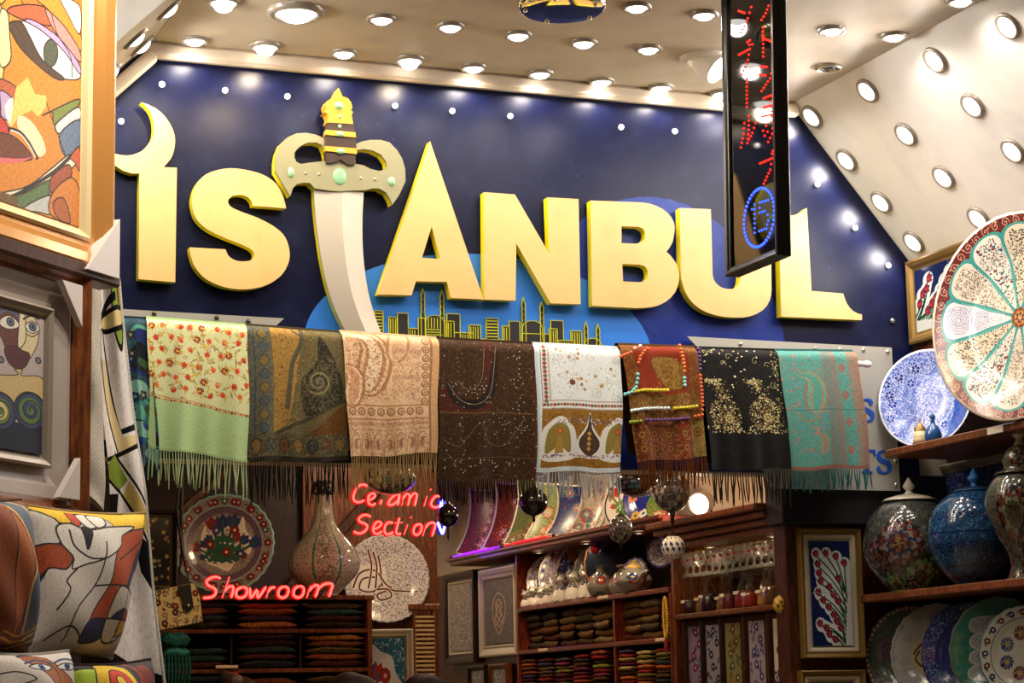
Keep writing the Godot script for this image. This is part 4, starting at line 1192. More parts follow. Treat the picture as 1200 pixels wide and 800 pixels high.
# ---------- the hanging LED sign ----------
func build_led_sign():
	var x0 := 3.244
	var near := 1.578
	var far := 1.222
	var bot := 2.99
	var top := 3.984
	var w := near - far
	var hh := top - bot
	var c := Vector3(x0 + 0.038, (bot + top) / 2, (near + far) / 2)
	var turn := Basis(Vector3.BACK, -0.023) * facing(Vector3.LEFT)
	var t := thing("led_sign", "black hanging LED sign with red characters and a blue 15", "sign", Vector3(c.x, bot, c.z), "", turn)
	var up := Vector3(0, hh / 2, 0)
	part("case", box(w, hh, 0.034, 0.004), mat("0c0b0b", 0.3), t, up)
	part("frame", frame_mesh(w - 0.05, hh - 0.05, 0.025, 0.022), mat("1c1815", 0.28), t, up + Vector3(0, 0, 0.016))
	part("dark_pane", box(w - 0.05, hh - 0.05, 0.006, 0.001), mat("060505", 0.04), t, up + Vector3(0, 0, 0.018))
	var led := lathe([0.0, -0.004, 0.0028, -0.003, 0.004, 0.0, 0.0028, 0.003, 0.0, 0.004], 8)
	var red := glow("ff2418", 2.2)
	var blue := glow("3858ff", 2.6)
	var strokes := [
		["red_character", [ 1.569, 3.819, 1.548, 3.8, 1.518, 3.787 ]],
		["red_character", [ 1.525, 3.759, 1.519, 3.662 ], [ 1.524, 3.722, 1.574, 3.697 ]],
		["red_character", [ 1.5, 3.634, 1.541, 3.62 ], [ 1.489, 3.609, 1.529, 3.595 ], [ 1.585, 3.617, 1.559, 3.577, 1.499, 3.551 ]],
		["red_character", [ 1.51, 3.523, 1.565, 3.519 ], [ 1.563, 3.517, 1.556, 3.45 ], [ 1.508, 3.494, 1.559, 3.487 ], [ 1.492, 3.467, 1.557, 3.457 ]],
		["red_character", [ 1.497, 3.418, 1.506, 3.399 ], [ 1.518, 3.429, 1.526, 3.407 ], [ 1.566, 3.426, 1.556, 3.392, 1.527, 3.373 ]],
		["red_character", [ 1.468, 3.316, 1.55, 3.313, 1.533, 3.279, 1.487, 3.244 ], [ 1.556, 3.336, 1.569, 3.329, 1.563, 3.322, 1.55, 3.328, 1.556, 3.336 ]],
		["red_character", [ 1.365, 3.866, 1.404, 3.847 ], [ 1.452, 3.852, 1.426, 3.821, 1.369, 3.788 ]],
		["red_character", [ 1.355, 3.717, 1.429, 3.714, 1.415, 3.681, 1.366, 3.646 ], [ 1.417, 3.742, 1.428, 3.729 ], [ 1.434, 3.743, 1.447, 3.725 ]],
		["red_character", [ 1.401, 3.621, 1.394, 3.526 ]],
		["red_character", [ 1.372, 3.477, 1.364, 3.442, 1.341, 3.402 ], [ 1.405, 3.492, 1.401, 3.446, 1.388, 3.405, 1.425, 3.43, 1.448, 3.457 ]],
		["blue_digit", [ 1.401, 3.179, 1.42, 3.19, 1.413, 3.098 ]],
		["blue_digit", [ 1.512, 3.184, 1.455, 3.189, 1.452, 3.156, 1.486, 3.154, 1.504, 3.138, 1.507, 3.118, 1.491, 3.095, 1.443, 3.097 ]]]
	for s in strokes:
		var list := []
		for k in range(1, s.size()):
			var line := v2(s[k])
			for i in line.size() - 1:
				var n := maxi(int(line[i].distance_to(line[i + 1]) / 0.0135), 1)
				for e in n + (1 if i == line.size() - 2 else 0):
					var q := line[i].lerp(line[i + 1], float(e) / n)
					list.append([led, Transform3D(Basis(Vector3.RIGHT, PI / 2), Vector3(q.x - c.z - 0.048 * (q.y - bot), q.y - bot, 0.022))])
		tag(part(s[0], joined(list), blue if s[0] == "blue_digit" else red, t), "", "", "", "stuff")
	var list := []
	for k in 40:
		var cc := Vector3(3.238, 3.141, 1.451)
		var o := Vector2(cc.z, cc.y)
		var q := o + Vector2(0.103 * cos(k * TAU / 40), 0.094 * sin(k * TAU / 40))
		list.append([led, Transform3D(Basis(Vector3.RIGHT, PI / 2).scaled(Vector3.ONE * 1.35), Vector3(q.x - c.z - 0.012, q.y - bot, 0.022))])
	tag(part("blue_oval", joined(list), blue, t), "", "", "", "stuff")

# ---------- left: paintings, hangings, cushions on an angled display wall ----------
const LD := Vector3(0.697, 0, -0.717)
const LN := Vector3(0.717, 0, 0.697)

func on_left(u: float, y: float, off := 0.0) -> Vector3:
	return Vector3(1.041, y, 2.13) + LD * u + LN * off

func cushion(label: String, cor: Array, print_pen: Pen, thick: float, back: String):
	# cor: corner points top left, top right, bottom right, bottom left
	var c: Vector3 = (cor[2] + cor[3]) / 2
	var t := thing("cushion", label, "cushion", c, "hand-painted cushions on the left shelves")
	var n: Vector3 = (cor[1] - cor[0]).cross(cor[0] - cor[3]).normalized()
	var f := func(u: float, v: float, side: float) -> Vector3:
		var a := u * 2 - 1
		var b := v * 2 - 1
		var uu := 0.5 + 0.5 * a * (1.0 - 0.07 * (1.0 - b * b))
		var vv := 0.5 + 0.5 * b * (1.0 - 0.06 * (1.0 - a * a))
		var p: Vector3 = (cor[3] as Vector3).lerp(cor[2], uu).lerp((cor[0] as Vector3).lerp(cor[1], uu), vv) - c
		var bulge := pow(maxf((1.0 - a * a) * (1.0 - b * b), 0.0), 0.42)
		return p + n * side * thick * bulge + n * 0.006 * sin(a * 5.0 + b * 4.0) * bulge
	part("front", sheet(22, 22, func(u, v): return f.call(u, v, 1.0), false, func(u, v): return Vector2(u, 1.0 - v)), tex_mat(print_pen.grain(grit).im, 0.75, 0.4), t)
	part("back", sheet(16, 16, func(u, v): return f.call(1.0 - u, v, -1.0)), cloth_mat(back), t)
	var rim := PackedVector3Array()
	for k in 60:
		var s := k / 15.0
		var e := fmod(s, 1.0)
		rim.append(f.call([e, 1.0, 1.0 - e, 0.0][int(s)], [0.0, e, 1.0, 1.0 - e][int(s)], 0.0))
	part("seam", tube(rim, 0.004, 6, true), cloth_mat(back), t)
	return t

func art_one() -> Pen:
	var p := Pen.new(640, 900, "d08430", 3)
	var k := "241a18"
	var P := func(a: Array, c: String, wid := 0.007): p.shape(a, c, wid, k)
	# fields of the upper half that lies above the eye
	P.call([0.0, 0.0, 0.5, 0.0, 0.55, 0.2, 0.4, 0.36, 0.0, 0.4], "e0a648")
	P.call([0.5, 0.0, 1.0, 0.0, 1.0, 0.32, 0.7, 0.34, 0.55, 0.2], "c9722c")
	P.call([0.3, 0.34, 0.45, 0.3, 0.5, 0.5, 0.42, 0.8, 0.2, 0.95, 0.0, 0.9, 0.0, 0.5], "e8c684")
	P.call([ 0.465, 0.351, 0.511, 0.338, 0.526, 0.403, 0.536, 0.499, 0.471, 0.53 ], "f4dda0")
	P.call([ 0.511, 0.331, 0.543, 0.307, 0.664, 0.267, 0.775, 0.255, 0.798, 0.307, 0.625, 0.334, 0.544, 0.338 ], "c05a3c")
	P.call([ 0.691, 0.235, 0.859, 0.188, 0.981, 0.267, 0.983, 0.354, 0.79, 0.263 ], "d88a34")
	P.call([ 0.852, 0.19, 0.981, 0.186, 0.984, 0.29, 0.904, 0.24 ], "efe4d2")
	P.call([ 0.754, 0.258, 0.876, 0.287, 0.983, 0.35, 0.984, 0.394, 0.834, 0.333, 0.788, 0.304 ], "d88a86")
	P.call([ 0.545, 0.375, 0.625, 0.338, 0.736, 0.34, 0.878, 0.365, 0.985, 0.429, 0.975, 0.461, 0.867, 0.483, 0.768, 0.473, 0.629, 0.437 ], "efe8ea")
	P.call([ 0.625, 0.337, 0.652, 0.323, 0.735, 0.323, 0.856, 0.343, 0.984, 0.402, 0.985, 0.437, 0.879, 0.381, 0.736, 0.346 ], "b49ac6")
	P.call([ 0.525, 0.374, 0.598, 0.348, 0.654, 0.384, 0.739, 0.448, 0.882, 0.479, 0.811, 0.494, 0.643, 0.458, 0.56, 0.42 ], "4a3a30")
	P.call([ 0.79, 0.36, 0.824, 0.367, 0.839, 0.397, 0.826, 0.435, 0.793, 0.459, 0.759, 0.452, 0.745, 0.421, 0.757, 0.385 ], "4c5444")
	p.wave([ 0.79, 0.263, 0.834, 0.329, 0.922, 0.386, 0.939, 0.465 ], 0.006, k)
	P.call([ 0.473, 0.582, 0.573, 0.588, 0.555, 0.638, 0.475, 0.627 ], "b05c3c")
	P.call([ 0.475, 0.623, 0.555, 0.638, 0.533, 0.711, 0.478, 0.701 ], "b79ccc")
	P.call([ 0.396, 0.608, 0.468, 0.621, 0.474, 0.784, 0.367, 0.851, 0.276, 0.769 ], "a8502e")
	p.blob([ 0.505, 0.672, 0.557, 0.631, 0.542, 0.727 ], "f2ece4")
	p.poly([ 0.573, 0.59, 0.645, 0.534, 0.695, 0.582, 0.768, 0.571, 0.769, 0.611, 0.718, 0.659, 0.676, 0.644, 0.594, 0.686, 0.538, 0.747 ], "f0c46c")
	P.call([ 0.478, 0.712, 0.532, 0.745, 0.523, 0.81, 0.481, 0.79 ], "c23c34")
	p.blob([ 0.599, 0.681, 0.678, 0.687, 0.748, 0.731, 0.769, 0.774, 0.722, 0.799, 0.666, 0.758, 0.591, 0.728 ], "eadcb8")
	P.call([ 0.353, 0.81, 0.48, 0.769, 0.586, 0.767, 0.684, 0.813, 0.562, 0.848, 0.406, 0.857 ], "6a3420")
	p.wave([ 0.542, 0.742, 0.605, 0.741, 0.66, 0.765, 0.712, 0.806 ], 0.022, k)
	p.wave([ 0.548, 0.745, 0.605, 0.746, 0.656, 0.769, 0.703, 0.805 ], 0.01, "d8d4d0")
	p.blob([ 0.381, 0.874, 0.483, 0.854, 0.615, 0.83, 0.688, 0.808, 0.602, 0.847, 0.484, 0.871 ], "d66a70")
	P.call([ 0.752, 0.645, 0.97, 0.537, 0.977, 0.562, 0.833, 0.66, 0.807, 0.621 ], "76843c")
	P.call([ 0.833, 0.66, 0.977, 0.564, 0.993, 0.606, 0.866, 0.686 ], "cfd0da")
	P.call([ 0.862, 0.689, 0.993, 0.608, 0.995, 0.708, 0.897, 0.759 ], "5f7290")
	p.line([ 0.769, 0.595, 0.83, 0.674, 0.904, 0.763 ], 0.006, k)
	P.call([ 0.361, 1.027, 0.488, 0.977, 0.658, 0.918, 0.807, 0.826, 0.929, 0.749, 0.979, 0.768, 0.767, 0.91, 0.58, 0.977, 0.488, 1.003 ], "e9dfc8")
	p.wave([ 0.488, 0.999, 0.605, 0.954, 0.807, 0.845, 0.94, 0.751 ], 0.018, k)
	P.call([ 0.514, 0.992, 0.645, 0.944, 0.805, 0.866, 0.803, 0.911, 0.728, 0.973, 0.594, 1.006 ], "55724a")
	P.call([ 0.631, 1.002, 0.804, 0.922, 0.806, 0.987, 0.742, 0.995 ], "b9bfc2")
	P.call([ 0.808, 0.858, 0.919, 0.787, 0.937, 0.83, 0.816, 0.91 ], "9c4a2e")
	P.call([ 0.818, 0.912, 0.938, 0.831, 1, 0.872, 1.003, 0.998, 0.811, 0.99 ], "cc7c34")
	P.call([ 0.824, 0.945, 0.894, 0.916, 0.939, 0.993, 0.854, 0.993 ], "a85c30")
	P.call([ 0.933, 0.757, 0.995, 0.708, 0.997, 0.794, 0.962, 0.77 ], "c0583a")
	p.rect(0, 0.97, 0.6, 1, "6a5030")
	return p

func art_two() -> Pen:
	var p := Pen.new(480, 640, "b3a6a8", 4)
	var k := "1c1818"
	var P := func(a: Array, c: String, wid := 0.009): p.shape(a, c, wid, k)
	P.call([ 0.391, 0.003, 0.524, -0.06, 0.707, -0.11, 0.745, -0.078, 0.731, 0.253, 0.626, 0.317, 0.532, 0.201, 0.463, 0.159 ], "5c302a")
	P.call([ 0.735, -0.108, 0.848, -0.081, 0.91, 0.018, 0.949, 0.115, 0.904, 0.244, 0.812, 0.337, 0.728, 0.257, 0.757, 0.03 ], "d6c69c")
	P.call([ 0.735, -0.1, 0.773, -0.083, 0.803, 0.171, 0.721, 0.252, 0.725, 0.067 ], "dccfae")
	P.call([ 0.528, 0.078, 0.618, 0.036, 0.716, 0.068, 0.713, 0.108, 0.621, 0.135, 0.53, 0.124 ], "e0dcd4")
	P.call([ 0.794, 0.078, 0.875, 0.033, 0.952, 0.067, 0.929, 0.102, 0.854, 0.123 ], "e0dcd4")
	for e in [ [ 0.633, 0.08 ], [ 0.876, 0.075 ] ]:
		p.dot(e[0], e[1], 0.045, k)
		p.dot(e[0], e[1], 0.035, "5b6a86")
		p.dot(e[0], e[1], 0.016, k)
	p.wave([ 0.527, 0.032, 0.617, -0.005, 0.722, 0.028 ], 0.03, "44597c")
	p.wave([ 0.776, 0.034, 0.85, -0.003, 0.941, 0.005 ], 0.02, k)
	p.wave([ 0.807, 0.139, 0.878, 0.147, 0.948, 0.107 ], 0.01, k)
	P.call([ 0.58, 0.281, 0.693, 0.244, 0.768, 0.266, 0.848, 0.281, 0.818, 0.365, 0.733, 0.412, 0.64, 0.389, 0.593, 0.341 ], "4c1c26")
	p.wave([ 0.604, 0.32, 0.707, 0.332, 0.835, 0.291 ], 0.008, "22100f")
	P.call([ 0.104, 0.55, 0.69, 0.459, 0.689, 0.419, 0.772, 0.406, 0.769, 0.45, 0.986, 0.436, 0.99, 0.606, 0.109, 0.727 ], "c9b07c")
	P.call([ 0.113, 0.845, 0.686, 0.802, 1.002, 0.793, 1.007, 1.004, 0.122, 1.103 ], "1c2438")
	for c in [ [ 0.536, 0.737 ], [ 0.869, 0.693 ] ]:
		p.dot(c[0], c[1], 0.185, k)
		p.dot(c[0], c[1], 0.17, "33456e")
		p.dot(c[0], c[1], 0.125, "5c7a3c")
		p.dot(c[0], c[1], 0.085, "33456e" if c[0] > 0.6 else "d4c690")
		p.dot(c[0], c[1], 0.04, "5c7a3c")
		p.spiral(c[0], c[1], 0.18, 2.6, 0.012, k, 2.0)
	for e in [ [ 0.541, 0.369 ], [ 0.944, 0.313 ] ]:
		p.dot(e[0], e[1], 0.035, k)
		p.dot(e[0], e[1], 0.022, "6c7488")
	return p

func framed(called: String, label: String, u0: float, u1: float, y0: float, y1: float):
	return thing(called, label, "painting", on_left((u0 + u1) / 2, y0, 0.002), "", Basis(LD, Vector3.UP, LN))

func build_left_display():
	var LB := Basis(LD, Vector3.UP, LN)
	struct("wall_display_left", box(1.4, 3.5, 0.05, 0.004), wood_c, on_left(-0.78, 1.75, -0.027), LB)
	# --- the large gilt-framed painting
	var a := [ -0.795, 3.468, -0.165, 2.784 ]
	var m := [ -0.165, 2.784, -0.124, 2.771, -0.057, 2.823, -0.174, 2.713 ]
	var w: float = a[2] - a[0]
	var h: float = a[1] - a[3]
	var t := thing("painting", "large cubist face with one eye in a wide gilt frame", "painting", on_left((a[0] + a[2]) / 2, a[3] - 0.1, 0.002), "", LB)
	var mid := Vector3(0, h / 2 + 0.1, 0)
	var canvas := tex_mat(art_one().grain(grit).im, 0.35, 0.5)
	part("canvas", panel(w, h, 0.01), canvas, t, mid + Vector3(0, 0, 0.028))
	part("inner_moulding", frame_mesh(w, h, 0.032, 0.045), mat("f0dcae", 0.3, 0.25), t, mid)
	var gilt := tex_mat(Pen.new(128, 128, "cf9450", 2).grain(speckle(128, 0.05, 0.4, 8, 3.0)).im, 0.22, 0.6)
	gilt.metallic = 0.35
	part("outer_moulding", frame_mesh(w + 0.064, h + 0.064, 0.075, 0.065), gilt, t, mid)
	var cw := w / 2 + 0.112
	var ch := -h / 2 - 0.112
	part("cardboard_corner", prism(v2([cw - 0.14, ch, cw, ch, cw, ch + 0.15]), 0.0, 0.072), mat("d9d3d6", 0.6), t, mid)
	# --- the smaller painting below, in a brown frame with a silver mount
	a = [ -0.668, 2.532, -0.309, 2.212 ]
	w = a[2] - a[0]
	h = a[1] - a[3]
	t = thing("painting", "cubist woman with spiral breasts in a silver mount and brown frame", "painting", on_left((a[0] + a[2]) / 2, a[3] - 0.16, 0.002), "", LB)
	mid = Vector3(0, h / 2 + 0.16, 0)
	part("canvas", panel(w, h, 0.01), tex_mat(art_two().grain(grit).im, 0.4), t, mid + Vector3(0, 0, 0.03))
	part("inner_moulding", frame_mesh(w, h, 0.03, 0.042), mat("a99e94", 0.35, 0.4), t, mid)
	part("mount", frame_mesh(w + 0.06, h + 0.06, 0.085, 0.03), mat("b8aca8", 0.4, 0.15), t, mid)
	part("outer_frame", frame_mesh(w + 0.23, h + 0.20, 0.05, 0.06), wood_b, t, mid)
	cw = w / 2 + 0.112
	for s in [-1.0, 1.0]:
		ch = (h / 2 + 0.098) * s
		part("cardboard_corner", prism(v2([cw - 0.085, ch, cw, ch, cw, ch - 0.1 * s]), 0.045, 0.062), mat("cfc6c6", 0.6), t, mid)
	# --- dark rail between the two
	struct("trim_7", box(1.5, 0.05, 0.07, 0.006), wood_a, on_left(-0.78, 2.678, 0.03), LB)
	# --- white cloth hanging in a soft fold beside the frame
	var lft := smooth(v2([ 1.014, 2.774, 1.012, 2.641, 1.009, 2.486, 1.007, 2.333, 1.007, 2.22, 1.02, 2.17 ]), false, 4)
	var rgt := smooth(v2([ 1.058, 2.777, 1.062, 2.643, 1.066, 2.488, 1.074, 2.335, 1.08, 2.204, 1.077, 2.122 ]), false, 4)
	var n := lft.size() - 1
	t = thing("hanging_cloth", "plain white cloth hanging in a soft fold beside the brown picture frame", "cloth", Vector3(1.03, 2.25, 1.95))
	part("peg", tube(PackedVector3Array([Vector3(-0.08, 0.5, 0.0), Vector3(-0.06, 0.5, 0.12), Vector3(-0.05, 0.5, 0.24)]), 0.008, 8), wood_b, t)
	part("cloth", sheet(24, n * 2, func(u, v):
		var i: float = (1.0 - v) * n
		var k := mini(int(i), n - 1)
		var l := lft[k].lerp(lft[k + 1], i - k)
		var r := rgt[k].lerp(rgt[k + 1], i - k)
		var q := l.lerp(r, 0.5 - 0.5 * cos(u * TAU))
		return Vector3(q.x, q.y, 1.95 + (0.035 if u < 0.5 else 0.02) * sin(u * TAU) + 0.004 * sin(v * 20.0 + u * 9.0)), true), cloth_mat("efe6da"), t, -t.position)
	# --- painted felt hanging
	var p := Pen.new(320, 1024, "e6dfe2", 6)
	p.grain(speckle(128, 0.05, 0.16, 77))
	var k := "17151a"
	p.wave([0, 0.11, 0.5, 0.125, 0.95, 0.15], 0.03, k)
	p.wave([0, 0.135, 0.4, 0.15, 0.8, 0.18], 0.03, k)
	p.dot(0.7, 0.185, 0.3, k)
	p.dot(0.7, 0.185, 0.26, "7d9a3c")
	p.dot(0.82, 0.175, 0.08, "7a3028")
	p.wave([0.0, 0.22, 0.3, 0.19, 0.6, 0.18], 0.06, k)
	p.shape([0.1, 0.215, 0.98, 0.2, 0.98, 0.23, 0.1, 0.245], "d8c48e", 0.03, k)
	p.line([0.08, 0.25, 0.5, 0.43, 0.98, 0.4], 0.04, k)
	p.poly([0.02, 0.3, 0.12, 0.3, 0.55, 0.44, 0.98, 0.415, 0.98, 0.44, 0.5, 0.49, 0.35, 0.48], "d9c697")
	p.line([0.0, 0.3, 0.38, 0.485], 0.035, k)
	p.line([0.0, 0.52, 0.98, 0.44], 0.035, k)
	p.poly([0.0, 0.53, 0.3, 0.49, 0.55, 0.545, 0.35, 0.575, 0.0, 0.57], "7c8f3a")
	p.line([0.3, 0.49, 0.98, 0.585], 0.035, k)
	p.poly([0.58, 0.545, 0.98, 0.6, 0.98, 0.64, 0.4, 0.59], "d0b56a")
	p.line([0.0, 0.57, 0.35, 0.58, 0.98, 0.65], 0.03, k)
	p.poly([0.0, 0.6, 0.3, 0.585, 0.15, 0.68, 0.0, 0.68], k)
	p.poly([0.62, 0.64, 0.98, 0.65, 0.98, 0.72, 0.75, 0.7], k)
	p.poly([0.0, 0.85, 0.98, 0.885, 0.98, 0.93, 0.0, 0.895], k)
	p.poly([0.0, 0.905, 0.7, 0.93, 0.6, 1.0, 0.0, 1.0], "8f867e")
	p.poly([0.72, 0.915, 0.98, 0.93, 0.84, 1.0, 0.62, 1.0], k)
	lft = smooth(v2([ 1.063, 2.951, 1.077, 2.802, 1.083, 2.666, 1.087, 2.53, 1.09, 2.395, 1.098, 2.284, 1.106, 2.173, 1.108, 2.04, 1.108, 1.866, 1.108, 1.693, 1.109, 1.585 ]), false, 4)
	rgt = smooth(v2([ 1.088, 2.953, 1.122, 2.805, 1.137, 2.668, 1.159, 2.51, 1.178, 2.353, 1.193, 2.237, 1.205, 2.13, 1.222, 1.953, 1.236, 1.822, 1.251, 1.691, 1.265, 1.582 ]), false, 4)
	var n2 := lft.size() - 1
	t = thing("felt_hanging", "white felt wall hanging painted with black lines and green patches", "wall hanging", Vector3(rgt[0].x, rgt[n2].y, 1.86))
	var org := t.position
	part("felt", sheet(16, n2, func(u, v):
		var i := n2 - roundi(v * n2)
		var q := lft[i].lerp(rgt[i], u)
		return Vector3(q.x, q.y, 1.86 + 0.018 * sin(u * 7.0 + v * 5.0) + 0.01 * sin(v * 17.0)) - org, false, func(u, v): return Vector2(u, 1.0 - v)), tex_mat(p.im, 0.9, 0.2), t)
	var hem := PackedVector3Array()
	for i in range(0, n2 + 1, 2): hem.append(Vector3(rgt[i].x, rgt[i].y, 1.86 + 0.018 * sin(7.0 + (1.0 - float(i) / n2) * 5.0) + 0.01 * sin((1.0 - float(i) / n2) * 17.0)) - org)
	part("hem", tube(hem, 0.004, 6), cloth_mat("efeae4"), t)
	# --- shelves and cushions
	struct("shelf_board_left", box(1.2, 0.025, 0.22, 0.004), wood_c, on_left(-0.75, 1.712, 0.11), LB)
	struct("shelf_back_left", box(1.3, 0.62, 0.012, 0.004), wood_c, on_left(-0.85, 2.04, 0.005), LB)
	p = Pen.new(512, 512, "cfc6c2", 8)
	var S := func(pen: Pen, e: Array, c: String, wid := 0.012): pen.shape(e, c, wid, "17131a")
	S.call(p, [ 0.075, -0.024, 0.575, 0, 1.025, 0.024, 1.025, 0.122, 0.825, 0.146, 0.65, 0.138, 0.575, 0.073, 0.45, 0.041, 0.3, 0.041, 0.237, 0.122, 0.1, 0.089 ], "f0c11f", 0.008)
	p.poly([0.8, 0, 1, 0, 1, 0.14, 0.8, 0.14], "f0c11f")
	S.call(p, [ 0, 0.057, 0.125, 0.073, 0.175, 0.138, 0.15, 0.268, 0.013, 0.317 ], "cfc8c4")
	S.call(p, [ 0.013, 0.304, 0.2, 0.285, 0.237, 0.366, 0.175, 0.45, 0.062, 0.447, 0.013, 0.577 ], "9c3c1a")
	S.call(p, [ 0.7, 0.171, 1.025, 0.13, 0.925, 0.304, 0.787, 0.528, 0.688, 0.58, 0.625, 0.789, 0.432, 0.808, 0.55, 0.561, 0.575, 0.353 ], "ac431c")
	S.call(p, [ 0.15, 0.154, 0.237, 0.122, 0.35, 0.163, 0.575, 0.122, 0.812, 0.114, 0.688, 0.187, 0.65, 0.268, 0.48, 0.366, 0.325, 0.415, 0.225, 0.447, 0.237, 0.366, 0.163, 0.268 ], "ded9d4")
	S.call(p, [ 0.3, 0.057, 0.4, 0.033, 0.463, 0.073, 0.425, 0.138, 0.35, 0.146 ], "ece8e2")
	S.call(p, [ 0.388, 0.049, 0.525, 0.041, 0.537, 0.106, 0.438, 0.138 ], "ece8e2")
	S.call(p, [ 0.237, 0.049, 0.295, 0.041, 0.312, 0.122, 0.27, 0.13 ], "c8451e", 0.006)
	S.call(p, [ 0.312, 0.146, 0.38, 0.163, 0.362, 0.244, 0.338, 0.304, 0.32, 0.22 ], "17131a")
	S.call(p, [ 0.9, 0.293, 0.955, 0.268, 0.963, 0.382, 0.887, 0.447, 0.787, 0.569, 0.755, 0.537, 0.838, 0.415 ], "20265a")
	S.call(p, [ 0.425, 0.808, 0.625, 0.792, 0.637, 0.919, 0.412, 0.943 ], "20265a")
	S.call(p, [ 0.65, 0.577, 0.775, 0.561, 0.925, 0.642, 0.95, 0.789, 0.825, 0.919, 0.675, 0.919, 0.625, 0.789 ], "d2cac4")
	S.call(p, [ 0.675, 0.772, 0.75, 0.715, 0.812, 0.707, 0.812, 0.772 ], "20265a", 0.008)
	S.call(p, [ 0.812, 0.707, 0.9, 0.74, 0.887, 0.776, 0.812, 0.776 ], "b23820", 0.008)
	S.call(p, [ 0.787, 0.789, 0.938, 0.78, 0.9, 0.854, 0.812, 0.886 ], "d8b040", 0.008)
	for e in [ [ 0.263, 0.447, 0.175, 0.528, 0.2, 0.593, 0.125, 0.724 ], [ 0.487, 0.244, 0.475, 0.366, 0.425, 0.561, 0.275, 0.724, 0.25, 0.935 ], [ 0.225, 0.171, 0.25, 0.285, 0.362, 0.366, 0.48, 0.366 ], [ 0.95, 0.106, 0.925, 0.203, 0.775, 0.301, 0.625, 0.366 ], [ 0.425, 0.561, 0.675, 0.553, 0.9, 0.593 ], [ 0.625, 0.78, 0.963, 0.777 ], [ 0.787, 0.569, 0.8, 0.691, 0.8, 0.919 ], [ 0.1, 0.919, 0.25, 0.837, 0.4, 0.919 ]]: p.wave(e, 0.012, "17131a")
	cushion("white cushion painted with a leaning figure, yellow top and rust red", [ Vector3(0.738, 2.06, 2.757), Vector3(1.119, 2.091, 2.25), Vector3(1.001, 1.737, 2.458), Vector3(0.743, 1.736, 2.81) ], p, 0.07, "b8a070")
	p = Pen.new(384, 512, "8a4526", 9)
	S.call(p, [0.55, 0.0, 0.85, 0.02, 0.98, 0.3, 0.92, 0.5, 0.8, 0.3], "5f6c84")
	S.call(p, [0.6, 0.55, 0.8, 0.5, 0.98, 0.7, 0.95, 0.95, 0.6, 0.9], "5f6c84")
	S.call(p, [0.5, 0.1, 0.62, 0.2, 0.6, 0.6, 0.45, 0.95, 0.38, 0.5], "a85a2e")
	p.wave([0.4, 0.0, 0.62, 0.1, 0.72, 0.4, 0.6, 0.6, 0.62, 0.9], 0.03, "e0bc70")
	p.wave([0.75, 0.0, 0.95, 0.2, 0.85, 0.5, 0.9, 0.8, 0.7, 0.95], 0.03, "e0bc70")
	for e in 6: p.wave([0.3, 0.88 + e * 0.02, 0.6, 0.92 + e * 0.02, 1.0, 0.8 + e * 0.025], 0.015, ["c8912e", "5c3a1e"][e % 2])
	cushion("blue-grey and rust cushion with golden outlines", [ Vector3(0.563, 2.05, 3.052), Vector3(0.732, 2.063, 2.821), Vector3(0.75, 1.742, 2.831), Vector3(0.577, 1.726, 3.067) ], p, 0.08, "6a5038")
	struct("shelf_board_left_low", box(1.2, 0.025, 0.26, 0.004), wood_c, on_left(-0.75, 1.36, 0.13), LB)
	var low := func(e: Array) -> Array:
		var r := e.duplicate()
		for i in range(1, r.size(), 2): r[i] = r[i] * 0.42
		return r
	p = Pen.new(512, 600, "ded6d2", 10)
	S.call(p, low.call([0.3, 0.1, 0.55, 0.05, 0.75, 0.4, 0.95, 0.8, 0.9, 1.0, 0.6, 1.0, 0.5, 0.5]), "a8603a")
	S.call(p, low.call([0.32, 0.3, 0.45, 0.22, 0.6, 0.3, 0.5, 0.38]), "e8e6e6")
	S.call(p, low.call([0.68, 0.32, 0.8, 0.24, 0.95, 0.32, 0.85, 0.4]), "e8e6e6")
	for e in [0.46, 0.82]:
		p.dot(e, 0.13, 0.04, "3c5c94")
		p.dot(e, 0.13, 0.018, "17131a")
	p.wave(low.call([0.3, 0.22, 0.45, 0.14, 0.62, 0.22]), 0.02, "2c4070")
	p.wave(low.call([0.66, 0.22, 0.8, 0.15, 0.98, 0.22]), 0.02, "2c4070")
	p.wave(low.call([0.0, 0.5, 0.2, 0.4, 0.35, 0.55, 0.2, 0.7, 0.05, 0.9]), 0.014, "17131a")
	p.wave(low.call([0.55, 0.15, 0.66, 0.45, 0.6, 0.9]), 0.014, "17131a")
	cushion("white cushion painted with a pair of blue eyes", [ Vector3(0.615, 1.735, 3.085), Vector3(0.848, 1.747, 2.759), Vector3(0.851, 1.501, 2.785), Vector3(0.616, 1.504, 3.112) ], p, 0.06, "c9c2ba")
	p = Pen.new(512, 600, "2a2430", 11)
	S.call(p, low.call([0.0, 0.2, 0.25, 0.15, 0.3, 0.6, 0.0, 0.9]), "a9c63a")
	S.call(p, low.call([0.2, 0.1, 0.5, 0.05, 0.6, 0.5, 0.5, 1.0, 0.2, 1.0]), "e8c02a")
	S.call(p, low.call([0.3, 0.2, 0.45, 0.2, 0.52, 0.6, 0.4, 1.0, 0.28, 0.7]), "d83a22")
	S.call(p, low.call([0.34, 0.35, 0.42, 0.35, 0.44, 0.8, 0.36, 0.9]), "f0c83c")
	S.call(p, low.call([0.7, 0.1, 0.85, 0.15, 0.9, 0.6, 0.75, 0.7]), "7a2a22")
	p.wave(low.call([0.62, 0.0, 0.7, 0.4, 0.6, 1.0]), 0.03, "a83024")
	cushion("dark cushion painted with yellow, lime and red rings", [ Vector3(0.85, 1.719, 2.728), Vector3(1.115, 1.739, 2.34), Vector3(1.11, 1.487, 2.375), Vector3(0.848, 1.491, 2.759) ], p, 0.06, "3a2c30")

